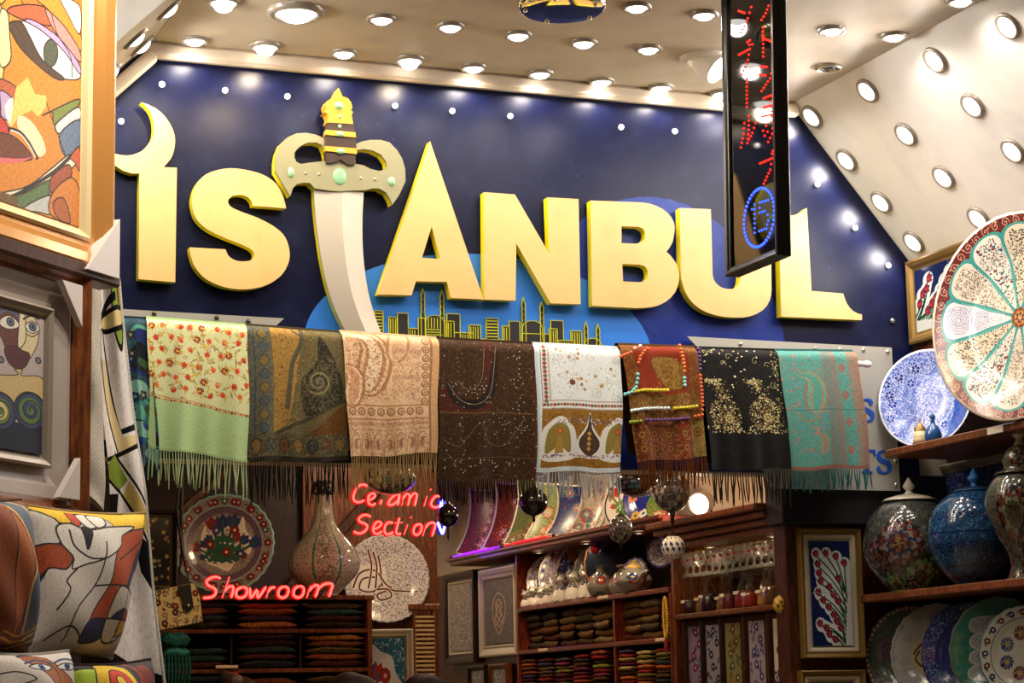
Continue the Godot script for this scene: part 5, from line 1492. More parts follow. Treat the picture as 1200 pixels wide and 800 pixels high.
# ---------- right: ceramics on shelves ----------
func plate_on(called: String, label: String, at: Vector3, normal: Vector3, mesh: ArrayMesh, p: Pen, group: String, rough := 0.14, smoky := false) -> Node3D:
	# at: middle of the dish; the node sits at its foot
	var turn := facing(normal)
	var r := mesh.get_aabb().size.y / 2
	var t := thing(called, label, "plate", at - turn.y * r, group, turn)
	part("dish", mesh, shaded_glaze(p.im, rough) if smoky else tex_mat(p.im, rough, 0.5), t, Vector3(0, r, 0))
	return t

func shaded_glaze(im: Image, rough := 0.12) -> StandardMaterial3D:
	# glaze over the painted body, its colour darkened to stand for the dim shelf
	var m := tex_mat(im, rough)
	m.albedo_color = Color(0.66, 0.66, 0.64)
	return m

func flower_plate(bg: String, rim: String, petals: Array, sd: int, n := 512) -> Pen:
	# a glazed dish with a flowered rim and a bunch of flowers in the middle
	var p := Pen.new(n, n, bg, sd)
	p.dot(0.5, 0.5, 0.5, rim)
	p.dot(0.5, 0.5, 0.485, bg)
	for k in 20:
		var a := k * TAU / 20
		p.flower(0.5 + 0.43 * cos(a), 0.5 + 0.43 * sin(a), 0.035, 6, petals[k % petals.size()], "f0e6d0", "2c2a30")
		p.leaf(0.5 + 0.43 * cos(a + 0.16), 0.5 + 0.43 * sin(a + 0.16), 0.06, 0.02, a + 1.2, "3c6a5a")
	p.ring(0.5, 0.5, 0.375, 0.012, rim)
	return p

func rosettes(w: int, h: int, bg: String, cols: Array, n: int, sd: int) -> Pen:
	var p := Pen.new(w, h, bg, sd)
	p.squiggles(5200, ["2c3038", "8a8478", "5c4a48", "3c5a50", "a89c88"], 0.007, 0.0025)
	for k in n:
		var c: Array = cols[k % cols.size()]
		p.rosette(p.rg.randf(), p.rg.randf_range(0.12, 0.9), p.rg.randf_range(0.05, 0.085), c)
	return p

func jar(label: String, at: Vector3, prof: Array, body: StandardMaterial3D, lid_prof: Array, lid: StandardMaterial3D, knob_prof: Array, knob: StandardMaterial3D):
	var t := thing("lidded_jar", label, "jar", at, "lidded jars on the shelf")
	part("body", smooth_lathe(prof, 56), body, t)
	part("lid", smooth_lathe(lid_prof, 40), lid, t)
	part("knob", smooth_lathe(knob_prof, 20), knob, t)
	return t

func tulips(w: int, h: int, sd: int, flip := false) -> Pen:
	var p := Pen.new(w, h, "16204a", sd)
	var heads := [ 0.155, 0.111, 0.403, 0.106, 0.652, 0.136, 0.856, 0.198, 0.193, 0.21, 0.215, 0.296, 0.249, 0.375, 0.459, 0.432, 0.691, 0.346, 0.182, 0.481, 0.293, 0.556, 0.558, 0.506, 0.669, 0.568, 0.425, 0.622, 0.541, 0.696, 0.193, 0.778, 0.613, 0.758, 0.348, 0.822, 0.707, 0.822, 0.414, 0.881, 0.558, 0.931 ]
	var stems := []
	for i in range(0, heads.size(), 2):
		var f: float = heads[i + 1]
		stems.append([heads[i], f, 0.9 - 0.12 * f, minf(0.45 + f * 0.65, 1.04)])
	for q in stems:
		p.brush([q[0], q[1], q[0] + 0.02, q[1] + 0.02, q[0] + 0.03, q[1] + 0.05], 0.13, 0.13, "c2c6c2", 0.2)
		p.wave([q[0], q[1], (q[0] + q[2]) / 2, (q[1] + q[3]) / 2 - 0.02, q[2], q[3]], 0.2, "c2c6c2")
	p.poly([0.6, 0.5, 1, 0.2, 1, 1, 0.6, 1], "c2c6c2")
	for q in stems: p.wave([q[0], q[1] + 0.03, (q[0] + q[2]) / 2, (q[1] + q[3]) / 2 - 0.02, q[2], q[3]], 0.034, ["244a34", "2f5c42", "1c3a2c"][int(q[1] * 50) % 3])
	for q in stems:
		p.tulip(q[0] + 0.03, q[1] + 0.05, 0.2, -PI / 2 - 0.35, "241018", "7c2430")
		p.tulip(q[0] + 0.03, q[1] + 0.045, 0.17, -PI / 2 - 0.35, "7c2632", "a83a40")
	p.rect(0.0, 0.497, 1, 0.503, "8a8a86")
	if flip: p.im.rotate_90(CLOCKWISE)
	return p

func tile_picture(label: String, at: Vector3, normal: Vector3, w: float, h: float, p: Pen, mount: float, mount_m, frame_w: float, frame_m, group := ""):
	var t := thing("framed_tile", label, "picture", at - Vector3(0, h / 2 + mount + frame_w, 0), group, facing(normal))
	var mid := Vector3(0, h / 2 + mount + frame_w, 0)
	part("tile", panel(w, h, 0.008), tex_mat(p.im, 0.16), t, mid + Vector3(0, 0, 0.02))
	if mount > 0: part("mount", frame_mesh(w, h, mount, 0.024), mount_m, t, mid)
	part("frame", frame_mesh(w + mount * 2, h + mount * 2, frame_w, 0.036), frame_m, t, mid)
	return t

func build_right_display():
	var gold := mat("8a6c38", 0.35, 0.45)
	var linen := mat("b3a488", 0.7)
	# shelves
	slab("shelf_board_upper", Vector3(4.455, 2.543, 0.17), Vector3(4.86, 2.573, 3.2), wood_b, 0.004)
	slab("shelf_board_middle", Vector3(4.43, 1.995, -0.04), Vector3(4.86, 2.025, 3.2), wood_b, 0.004)
	slab("shelf_board_lower", Vector3(4.43, 1.55, -0.04), Vector3(4.86, 1.58, 3.2), wood_b, 0.004)
	single("price_tag", box(0.004, 0.024, 0.1, 0.001), mat("efe8d8", 0.6), "white price tag on the shelf edge under the giant plate", "price tag", Vector3(4.4525, 2.556, 0.93))
	# giant fan-petalled plate
	var p := Pen.new(1024, 1024, "6e2a28", 1)
	p.specks(2600, ["8f4a3c", "4a1a1e", "b8705c", "d8b8a0"], 0.002, 0.005)
	for k in 46: p.spiral(0.5 + 0.462 * cos(k * TAU / 46), 0.5 + 0.462 * sin(k * TAU / 46), 0.024, 1.6, 0.004, "d6a890", k * 1.0)
	for k in 12:
		var a := k * TAU / 12 + 0.1
		var d := Vector2.from_angle(a)
		var q := d.orthogonal()
		var out := []
		var inn := []
		for e in [[0.03, 0.0], [0.2, 0.055], [0.34, 0.105], [0.395, 0.112], [0.435, 0.08], [0.452, 0.0], [0.435, -0.08], [0.395, -0.112], [0.34, -0.105], [0.2, -0.055]]:
			var v: Vector2 = Vector2(0.5, 0.5) + d * e[0] + q * e[1]
			out.append_array([v.x, v.y])
			v = Vector2(0.5, 0.5) + d * (0.05 + (e[0] - 0.03) * 0.93) + q * e[1] * 0.8
			inn.append_array([v.x, v.y])
		p.blob(out, "3f9c98")
		var wh: String = ["ece4d8", "e4d6bc", "e8e6ea", "e9dccb"][k % 4]
		p.blob(inn, wh)
		for e in 26:
			var s := 0.1 + 0.33 * e / 25.0
			for sg in [-1.0, 1.0]:
				var v: Vector2 = Vector2(0.5, 0.5) + d * s + q * sg * (s * 0.29)
				if s < 0.34: p.dot(v.x, v.y, 0.0035, "8fd0c8")
		for e in 300:
			var s := 0.06 + 0.36 * sqrt(p.rg.randf())
			var v: Vector2 = Vector2(0.5, 0.5) + d * s + q * p.rg.randf_range(-0.215, 0.215) * minf(s, 0.36) * (0.98 if s < 0.37 else 0.75)
			match k % 4:
				0: p.dot(v.x, v.y, p.rg.randf_range(0.002, 0.004), ["33466a", "7a2c30", "3c7a6a"][e % 3])
				1: p.dot(v.x, v.y, p.rg.randf_range(0.0025, 0.0045), ["5a2a2c", "3c6a60", "7a5a3a", "2c2c3c"][e % 4])
				2: p.dot(v.x, v.y, 0.0022, ["8c88c0", "b0a4d0", "7c90b8"][e % 3])
				3: p.squiggles(1, ["3a3430", "6a5a4a", "a08a70"], 0.005, 0.003, Rect2(v, Vector2(0.001, 0.001)))
		if k % 4 == 2:
			for e in 5: p.ring(0.5 + d.x * 0.36, 0.5 + d.y * 0.36, 0.014 + e * 0.013, 0.003, "a49cc8")
			for e in 4: p.ring(0.5 + d.x * 0.24, 0.5 + d.y * 0.24, 0.01 + e * 0.011, 0.003, "a49cc8")
		elif k % 4 == 0:
			for e in 14:
				var s := p.rg.randf_range(0.15, 0.42)
				var v: Vector2 = Vector2(0.5, 0.5) + d * s + q * p.rg.randf_range(-0.16, 0.16) * s
				p.brush([v.x, v.y, v.x + 0.012, v.y + 0.006, v.x + 0.02, v.y - 0.004], 0.006, 0.004, ["7a2228", "34507c"][e % 2])
		var e0: Vector2 = Vector2(0.5, 0.5) + Vector2.from_angle(a + PI / 12) * 0.40
		p.dot(e0.x, e0.y, 0.012, "6a1c20")
	p.rosette(0.5, 0.5, 0.05, ["7a2c24", "c8863c", "5a1c1c", "d8b080"])
	p.ring(0.5, 0.5, 0.494, 0.012, "e8dcc8")
	var r: float = 0.376
	plate_on("giant_plate", "giant ceramic plate with a fan of patterned petals and a red rim", Vector3(4.5, 2.573 + r * 0.99, 1.05), Vector3(-0.966, 0.05, 0.259), dish(r, 0, 0.0, 0.12, 0.02), p, "")
	# blue and white plate
	p = Pen.new(640, 640, "98a8dc", 2)
	p.squiggles(6500, ["2c48b0", "4a66c4", "2236a0", "6a84d0", "e6eaf8"], 0.009, 0.005)
	for k in 30: p.spiral(p.rg.randf(), p.rg.randf(), 0.03, 2.2, 0.005, "2f4aa6", p.rg.randf() * 6)
	for k in 16: p.flower(0.08 + p.rg.randf() * 0.62, 0.1 + p.rg.randf() * 0.8, 0.045, 6, ["2336a0", "1f2c80", "4a60b8"][k % 3], "9ab0e0", "dfe6f6")
	p.blob([0.64, 0.0, 0.78, 0.25, 0.8, 0.55, 0.74, 0.85, 0.66, 1.0, 0.8, 1.0, 1.0, 0.8, 1.0, 0.2, 0.85, 0.0], "2b4fae")
	p.squiggles(800, ["1d3a88", "4a78c8", "2c8ab0", "17306e"], 0.008, 0.005, Rect2(0.68, 0.0, 0.3, 1.0))
	p.ring(0.5, 0.5, 0.49, 0.02, "e8ecf4")
	plate_on("blue_plate", "blue and white plate of fine scrolls leaning behind the giant plate", Vector3(4.64, 2.575 + 0.2, 0.2), Vector3(-0.80, 0.12, 0.55), dish(0.197, 0, 0.0, 0.12), p, "")
	# small ornaments between them
	var t := thing("mosque_ornament", "small brass and white mosque-shaped ornament in front of the blue plate", "ornament", Vector3(4.5, 2.573, 0.36))
	part("base", lathe([0.0, 0.0, 0.03, 0.0, 0.03, 0.02, 0.024, 0.03, 0.026, 0.05, 0.0, 0.05], 16), mat("c9b48a", 0.4), t)
	part("dome", lathe([0.025, 0.05, 0.022, 0.065, 0.012, 0.078, 0.004, 0.084, 0.003, 0.1, 0.0, 0.102], 16), mat("8a6a3a", 0.35, 0.3), t)
	t = thing("glass_bottle", "small deep blue glass bottle beside the mosque ornament", "bottle", Vector3(4.5, 2.573, 0.45))
	part("body", smooth_lathe([0.0, 0.0, 0.028, 0.004, 0.032, 0.03, 0.022, 0.055, 0.009, 0.07, 0.008, 0.085, 0.0, 0.087]), mat("23508a", 0.1), t)
	part("stopper", ball(0.011, 0.014, 0.011, 12, 8), mat("2f66a0", 0.1), t, Vector3(0, 0.095, 0))
	# framed tulips under the soffit
	tile_picture("tile panel of dark red tulips in a gilt frame under the soffit", Vector3(4.715, 3.19, 0.315), Vector3.LEFT, 0.5, 0.25, tulips(256, 512, 5, true), 0.0, null, 0.045, gold)
	# long blue frame behind the jars
	p = Pen.new(512, 128, "2b2f5c", 6)
	p.squiggles(1200, ["3c4a8c", "56649c", "23264a", "7a86b0"], 0.012, 0.005)
	for k in 8: p.rosette(0.06 + k * 0.125, 0.5, 0.045, ["1c2048", "4a5890", "2c3260"])
	tile_picture("long dark blue tile panel in a grey frame behind the jars", Vector3(4.858, 2.44, 0.42), Vector3.LEFT, 0.86, 0.14, p, 0.0, null, 0.035, mat("8f8674", 0.5))
	# three lidded jars
	var cols := [["3c3038", "8a4438", "a89c90", "34406c", "6a3a30", "a87858"], ["3a2030", "dcd8cc", "5a2434", "e8e0d0", "8a4a5a"], ["1f5a3a", "7ad06a", "c8e8b0", "8a2a4a", "5aa04a"], ["2c2c4c", "5c5c94", "c0b8c8", "3c3c70"], ["5c3428", "a06a4a", "3c2a28", "c89a70"]]
	var jp := rosettes(1024, 512, "5a605c", cols, 11, 7)
	jp.rosette(0.62, 0.42, 0.085, cols[0])
	jp.rosette(0.56, 0.72, 0.06, cols[2])
	jp.rosette(0.66, 0.76, 0.055, cols[1])
	jp.im.flip_y()
	var cream := mat("cfc4ae", 0.2)
	jar("large round lidded jar covered in coloured rosettes", Vector3(4.55, 2.025, 0.18), [0.0, 0.0, 0.085, 0.0, 0.09, 0.01, 0.14, 0.06, 0.18, 0.135, 0.184, 0.2, 0.165, 0.275, 0.12, 0.33, 0.085, 0.35], shaded_glaze(jp.im), [0.0, 0.35, 0.098, 0.35, 0.1, 0.357, 0.08, 0.366, 0.03, 0.378, 0.0, 0.38], cream, [0.0, 0.372, 0.022, 0.376, 0.012, 0.39, 0.024, 0.408, 0.014, 0.425, 0.005, 0.44, 0.0, 0.445], mat("d8d0c0", 0.15))
	p = Pen.new(1024, 512, "2c5a8e", 8)
	p.squiggles(6000, ["4a80b4", "1c3c70", "6aa0cc", "16305c", "3a6ea6"], 0.006, 0.003)
	for y in [0.28, 0.5, 0.72]:
		for k in 24: p.rosette(k / 24.0 + 0.02, y, 0.018, ["162c58", "3c6ca8", "122450"])
	for y in [0.2, 0.38, 0.6, 0.82]: p.rect(0, y, 1, y + 0.012, "17356a")
	jar("large round lidded jar of mottled blue scrolls", Vector3(4.57, 2.025, 0.6), [0.0, 0.0, 0.08, 0.0, 0.085, 0.01, 0.135, 0.06, 0.172, 0.135, 0.177, 0.2, 0.16, 0.27, 0.115, 0.325, 0.06, 0.35], shaded_glaze(p.im), [0.0, 0.345, 0.075, 0.345, 0.07, 0.355, 0.03, 0.366, 0.0, 0.368], shaded_glaze(p.im), [0.0, 0.36, 0.018, 0.364, 0.01, 0.376, 0.023, 0.395, 0.014, 0.412, 0.004, 0.432, 0.0, 0.436], mat("3a78b8", 0.1))
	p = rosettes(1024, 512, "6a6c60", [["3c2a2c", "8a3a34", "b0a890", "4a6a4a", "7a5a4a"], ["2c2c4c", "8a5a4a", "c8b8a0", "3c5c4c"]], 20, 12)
	jar("tall shouldered urn with green and red rosettes and a domed lid", Vector3(4.55, 2.025, 0.93), [0.0, 0.0, 0.06, 0.0, 0.066, 0.01, 0.055, 0.04, 0.06, 0.09, 0.1, 0.17, 0.13, 0.25, 0.128, 0.31, 0.1, 0.36, 0.075, 0.375], shaded_glaze(p.im), [0.0, 0.375, 0.085, 0.375, 0.09, 0.383, 0.06, 0.395, 0.062, 0.43, 0.045, 0.465, 0.02, 0.48, 0.0, 0.482], shaded_glaze(p.im), [0.0, 0.478, 0.022, 0.482, 0.012, 0.5, 0.026, 0.52, 0.012, 0.54, 0.0, 0.56], cream)
	# row of plates on the lower shelf
	var g := "plates standing on the lower right shelf"
	p = rosettes(512, 512, "4a5a50", [["4a3a4a", "8a4a44", "2c3c5a", "b0603c"], ["2c2c50", "7a5a7a", "3c3c3c", "a04a3a"]], 9, 3)
	for k in 54: p.dot(0.5 + 0.47 * cos(k * TAU / 54), 0.5 + 0.47 * sin(k * TAU / 54), 0.016, "d8b49a")
	p.ring(0.5, 0.5, 0.49, 0.016, "8a3a2a")
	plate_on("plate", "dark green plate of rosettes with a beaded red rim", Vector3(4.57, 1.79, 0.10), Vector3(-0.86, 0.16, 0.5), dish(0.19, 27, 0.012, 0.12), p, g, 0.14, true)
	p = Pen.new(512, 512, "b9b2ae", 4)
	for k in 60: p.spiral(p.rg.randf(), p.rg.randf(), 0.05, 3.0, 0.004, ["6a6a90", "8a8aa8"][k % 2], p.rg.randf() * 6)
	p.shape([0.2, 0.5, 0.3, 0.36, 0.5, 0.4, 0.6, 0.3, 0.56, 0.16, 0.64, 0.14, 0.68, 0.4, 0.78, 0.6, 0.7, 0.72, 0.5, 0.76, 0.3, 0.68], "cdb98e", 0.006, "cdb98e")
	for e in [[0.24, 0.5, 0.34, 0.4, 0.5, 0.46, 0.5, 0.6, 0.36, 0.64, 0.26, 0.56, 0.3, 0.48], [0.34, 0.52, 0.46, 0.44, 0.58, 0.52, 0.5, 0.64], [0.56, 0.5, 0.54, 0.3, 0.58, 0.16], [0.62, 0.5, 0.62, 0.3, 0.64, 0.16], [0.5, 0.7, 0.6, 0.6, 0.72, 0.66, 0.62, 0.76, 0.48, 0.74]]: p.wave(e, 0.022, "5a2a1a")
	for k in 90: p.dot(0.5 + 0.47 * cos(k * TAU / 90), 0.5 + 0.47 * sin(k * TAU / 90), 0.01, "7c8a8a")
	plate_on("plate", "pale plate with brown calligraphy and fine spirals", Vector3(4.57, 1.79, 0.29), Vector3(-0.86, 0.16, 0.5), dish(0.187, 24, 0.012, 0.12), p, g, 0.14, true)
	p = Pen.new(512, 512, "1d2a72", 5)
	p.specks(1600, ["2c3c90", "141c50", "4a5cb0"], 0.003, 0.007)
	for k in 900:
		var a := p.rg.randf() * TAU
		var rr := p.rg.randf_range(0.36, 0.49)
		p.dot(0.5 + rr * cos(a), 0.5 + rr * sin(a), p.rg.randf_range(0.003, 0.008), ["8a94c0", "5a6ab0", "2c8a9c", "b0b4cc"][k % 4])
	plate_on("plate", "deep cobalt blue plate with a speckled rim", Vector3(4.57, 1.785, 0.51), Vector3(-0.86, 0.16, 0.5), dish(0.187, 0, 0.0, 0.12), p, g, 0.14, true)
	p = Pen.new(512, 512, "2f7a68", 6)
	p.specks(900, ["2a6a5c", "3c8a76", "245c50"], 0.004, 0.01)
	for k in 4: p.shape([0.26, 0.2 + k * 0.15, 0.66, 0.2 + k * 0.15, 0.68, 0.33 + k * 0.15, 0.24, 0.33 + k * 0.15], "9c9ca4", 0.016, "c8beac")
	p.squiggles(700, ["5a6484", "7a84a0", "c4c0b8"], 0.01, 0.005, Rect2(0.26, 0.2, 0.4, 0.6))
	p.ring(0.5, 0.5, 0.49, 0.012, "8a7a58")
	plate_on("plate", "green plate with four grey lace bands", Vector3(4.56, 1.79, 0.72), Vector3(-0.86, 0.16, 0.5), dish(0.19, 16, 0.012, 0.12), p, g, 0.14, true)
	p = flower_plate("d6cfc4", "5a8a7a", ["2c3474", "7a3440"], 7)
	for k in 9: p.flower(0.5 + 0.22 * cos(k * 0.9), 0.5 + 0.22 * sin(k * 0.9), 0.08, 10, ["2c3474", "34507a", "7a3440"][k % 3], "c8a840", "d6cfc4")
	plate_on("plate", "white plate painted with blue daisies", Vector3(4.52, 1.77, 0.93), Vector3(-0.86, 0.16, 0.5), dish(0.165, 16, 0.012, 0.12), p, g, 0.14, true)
	# framed tiles on the jamb wall below the sign
	tile_picture("tall tile panel of red tulips in a linen mount and gold frame", Vector3(4.307, 2.033, -0.05), Vector3.BACK, 0.178, 0.405, tulips(288, 640, 9), 0.026, linen, 0.022, gold)
	p = Pen.new(256, 256, "141a3c", 3)
	for k in 12: p.sprig(0.1 + 0.07 * k, 0.5, 0.2, -1.5 + 0.1 * k, "4a6a8a", "8a2a3a")
	tile_picture("dark blue flower tile in a gold frame below the tulip panel", Vector3(4.295, 1.498, -0.05), Vector3.BACK, 0.19, 0.38, p, 0.026, linen, 0.022, gold)

# ---------- inside the shop: textile shelf, dishes and neon on the left ----------
var cloth_print: ImageTexture

func tinted(hex: String) -> StandardMaterial3D:
	var key := "tinted " + hex
	if mats.has(key): return mats[key]
	if cloth_print == null:
		var p := Pen.new(256, 256, "d8d4cc", 3)
		for k in 24: p.rect(0, k / 24.0, 1, k / 24.0 + p.rg.randf_range(0.004, 0.03), ["a8a090", "f4f0e8", "8a7a66", "c8b898"][k % 4])
		p.squiggles(700, ["6a5c50", "f8f4ea", "a89880", "c0a070"], 0.02, 0.008)
		cloth_print = ImageTexture.create_from_image(p.im)
	var m := StandardMaterial3D.new()
	m.albedo_color = Color(hex)
	m.albedo_texture = cloth_print
	m.roughness = 0.9
	m.metallic_specular = 0.25
	mats[key] = m
	return m

func folded(w: float, h: float, d: float, sd: int, tight := 0.33) -> ArrayMesh:
	# a folded cloth with rounded edges: w along x, h along y, d along z, its base at y = 0
	var key := "folded %.3f %.3f %.3f %d" % [w, h, d, sd]
	if meshes.has(key): return meshes[key]
	meshes[key] = sheet(14, 8, func(u, v):
		var a: float = u * TAU
		var e := clampf(1.0 - pow(absf(v * 2 - 1), 6.0), 0.06, 1.0)
		var cy := signf(sin(a)) * pow(absf(sin(a)), tight)
		var cz := signf(cos(a)) * pow(absf(cos(a)), tight)
		var wob := 0.06 * h * sin(v * 9.0 + sd * 2.1) + 0.05 * h * sin(v * 17.0 + sd)
		return Vector3((v - 0.5) * w, h / 2 + cy * h / 2 * e + wob, -cz * d / 2 * lerpf(0.93, 1.0, e)), true, func(u, v): return Vector2(v * 0.9 + sd * 0.13, u * 0.35 + sd * 0.21))
	return meshes[key]

func neon(t: Node3D, called: String, strokes: Array, org: Vector3, m, backing, r := 0.0046):
	for s in strokes:
		var list := []
		var rear := []
		for k in s:
			var line := v2(k)
			if line.size() > 2: line = smooth(line, false, 4)
			var pts := PackedVector3Array()
			var pb := PackedVector3Array()
			for q in line:
				pts.append(Vector3(q.x, q.y, 0) - Vector3(org.x, org.y, 0))
				pb.append(Vector3(q.x, q.y, -0.012) - Vector3(org.x, org.y, 0))
			list.append([tube(pts, r, 8), Vector3.ZERO])
			rear.append(tube(pb, r * 2.1, 8))
		var o := part(called, joined(list), m, t)
		for e in rear: part("backing", e, backing, o)

func loop_at(cx: float, cy: float, rx: float, ry: float, slant := 0.25) -> Array:
	var a := []
	for k in 13: a.append_array([cx + rx * cos(k * TAU / 12) + slant * ry * sin(k * TAU / 12), cy + ry * sin(k * TAU / 12)])
	return a

func red_glow(t: Node3D, at: Vector3, e: float, hue := "ff3a30"):
	var l := OmniLight3D.new()
	l.name = "neon_light"
	l.light_color = Color(hue)
	l.light_energy = e
	l.light_size = 0.12
	l.omni_range = 6.0
	l.omni_attenuation = 2.0
	l.shadow_enabled = true
	t.add_child(l)
	l.position = at

func build_showroom():
	# lamps of the room inside
	for q in [Vector3(2.15, 2.998, -0.3), Vector3(2.95, 2.998, -0.3), Vector3(3.75, 2.998, -0.5), Vector3(3.75, 2.998, -1.6), Vector3(3.75, 2.998, -2.7), Vector3(3.2, 2.998, -4.3), Vector3(3.2, 2.998, -2.1)]:
		downlight("downlight", q, Vector3.DOWN, 1.0, "round downlight in the ceiling of the room behind the shawls", "downlights inside the shop", INSIDE * (2.2 if q.z < -3.0 else 1.0), "ffdcae")
	# open shelf unit with folded textiles
	var t := thing("textile_shelf", "dark wooden open shelf unit packed with folded textiles", "shelf", Vector3(2.45, 0, -1.68))
	part("top_board", box(0.93, 0.02, 0.36, 0.003), wood_b, t, Vector3(0, 2.095, 0))
	for y in [1.955, 1.79, 1.6, 1.3, 0.9, 0.5, 0.1]: part("board", box(0.9, 0.018, 0.34, 0.003), wood_b, t, Vector3(0, y, 0))
	for x in [-0.455, 0.445]: part("side_panel", box(0.02, 2.09, 0.35, 0.003), wood_b, t, Vector3(x, 1.045, 0))
	part("back_panel", box(0.9, 2.08, 0.012, 0.002), wood_c, t, Vector3(0, 1.04, -0.17))
	for x in [-0.15, 0.15]: part("divider", box(0.012, 0.16, 0.3, 0.002), wood_c, t, Vector3(x, 1.88, -0.02))
	var hues := ["6a3a22", "3c3428", "7c2a1a", "54432a", "2e3a40", "8a4a24", "4a2428", "5c5032", "3a2a3a", "8c3220", "4c3c34", "2c4a46", "94602c", "402018"]
	var shelves := [[1.965, 4, 0.032], [1.80, 5, 0.032], [1.61, 5, 0.034]]
	var tints := ["rust brown", "dark umber", "brick red", "olive brown", "slate", "orange brown", "maroon", "moss", "plum", "red", "grey brown", "deep teal", "amber", "dark red"]
	var names := ["top shelf", "middle shelf", "lowest visible shelf"]
	for s in 3:
		for c in 3:
			var y: float = shelves[s][0]
			for k in shelves[s][1]:
				if s == 1 and c == 0 and k > 2: continue
				var hgt: float = shelves[s][2] * rng.randf_range(0.85, 1.1)
				if s == 0 and k == 3: hgt *= 0.9
				var tint := rng.randi() % hues.size()
				single("folded_textile", folded(0.262, hgt, 0.28, (c + k * 3 + s) % 7), tinted(hues[tint]), "%s patterned textile folded flat on the %s of the showroom unit" % [tints[tint], names[s]], "textile", Vector3(2.155 + c * 0.297, y, -1.66), "folded textiles in the showroom unit", Basis(Vector3.UP, rng.randf_range(-0.03, 0.03)))
				y += hgt * 0.9
	single("price_tag", box(0.095, 0.012, 0.003, 0.001), mat("e8d8b8", 0.6), "white price tag on the showroom shelf edge", "price tag", Vector3(2.267, 1.808, -1.495))
	# a teal scarf pushed into the left end
	t = thing("scarf", "teal scarf bunched over the end of the showroom shelf", "scarf", Vector3(2.04, 1.8, -1.5))
	part("bunch", folded(0.12, 0.07, 0.16, 3, 0.8), tinted("2f7f7c"), t, Vector3(0, 0.08, 0))
	part("bunch", folded(0.11, 0.05, 0.16, 5, 0.8), tinted("3a9490"), t, Vector3(0, 0.04, 0.01))
	for k in 8: part("tail", tube(PackedVector3Array([Vector3(-0.05 + 0.014 * k, 0.07, 0.08), Vector3(-0.055 + 0.015 * k, 0.0, 0.095), Vector3(-0.05 + 0.013 * k, -0.07 - 0.01 * (k % 3), 0.09)]), 0.007, 6), tinted("2c7672"), t)
	# neon lettering
	var tube_red := glow("ff5a50", 2.8)
	var rear_red := glow("d00a14", 1.0)
	var org := Vector3(2.393, 2.111, -1.3)
	t = thing("neon_sign", "red neon script reading Showroom in front of the textile shelf", "neon sign", org)
	neon(t, "neon_letter", [
		[[ 2.192, 2.16, 2.172, 2.167, 2.148, 2.162, 2.132, 2.148, 2.14, 2.132, 2.164, 2.121, 2.172, 2.106, 2.16, 2.088, 2.136, 2.082, 2.118, 2.082 ]],
		[[ 2.228, 2.168, 2.198, 2.082 ], [ 2.208, 2.109, 2.224, 2.126, 2.24, 2.128, 2.244, 2.115, 2.235, 2.082 ]],
		[[ 2.282, 2.127, 2.301, 2.118, 2.297, 2.093, 2.276, 2.082, 2.257, 2.09, 2.259, 2.114, 2.282, 2.127 ]],
		[[ 2.314, 2.125, 2.318, 2.082, 2.344, 2.114, 2.348, 2.082, 2.383, 2.13 ]],
		[[ 2.398, 2.127, 2.383, 2.082 ], [ 2.39, 2.106, 2.405, 2.123, 2.422, 2.125 ]],
		[[ 2.459, 2.13, 2.477, 2.12, 2.472, 2.094, 2.453, 2.082, 2.435, 2.092, 2.438, 2.117, 2.459, 2.13 ]],
		[[ 2.525, 2.132, 2.543, 2.122, 2.538, 2.094, 2.518, 2.083, 2.5, 2.094, 2.504, 2.119, 2.525, 2.132 ]],
		[[ 2.573, 2.132, 2.556, 2.083 ], [ 2.564, 2.11, 2.587, 2.132, 2.604, 2.132, 2.604, 2.116, 2.592, 2.084 ], [ 2.601, 2.113, 2.624, 2.135, 2.649, 2.142, 2.667, 2.136, 2.662, 2.116, 2.651, 2.086 ]]], org, tube_red, rear_red)
	part("support_rod", tube(PackedVector3Array([Vector3(-0.26, 0.0, -0.016), Vector3(0.27, 0.0, -0.016)]), 0.003, 6), mat("201010", 0.4), t)
	for x in [-0.22, 0.24]: part("hanger", tube(PackedVector3Array([Vector3(x, 0.0, -0.016), Vector3(x, -0.02, -0.09), Vector3(x, -0.022, -0.19)]), 0.004, 6), mat("201010", 0.4), t)
	red_glow(t, Vector3(-0.1, 0, 0.03), 0.006)
	red_glow(t, Vector3(0.15, 0.02, 0.03), 0.006)
	org = Vector3(2.919, 2.434, -1.2)
	t = thing("neon_sign", "red neon script reading Ceramic Section with blue ends", "neon sign", org)
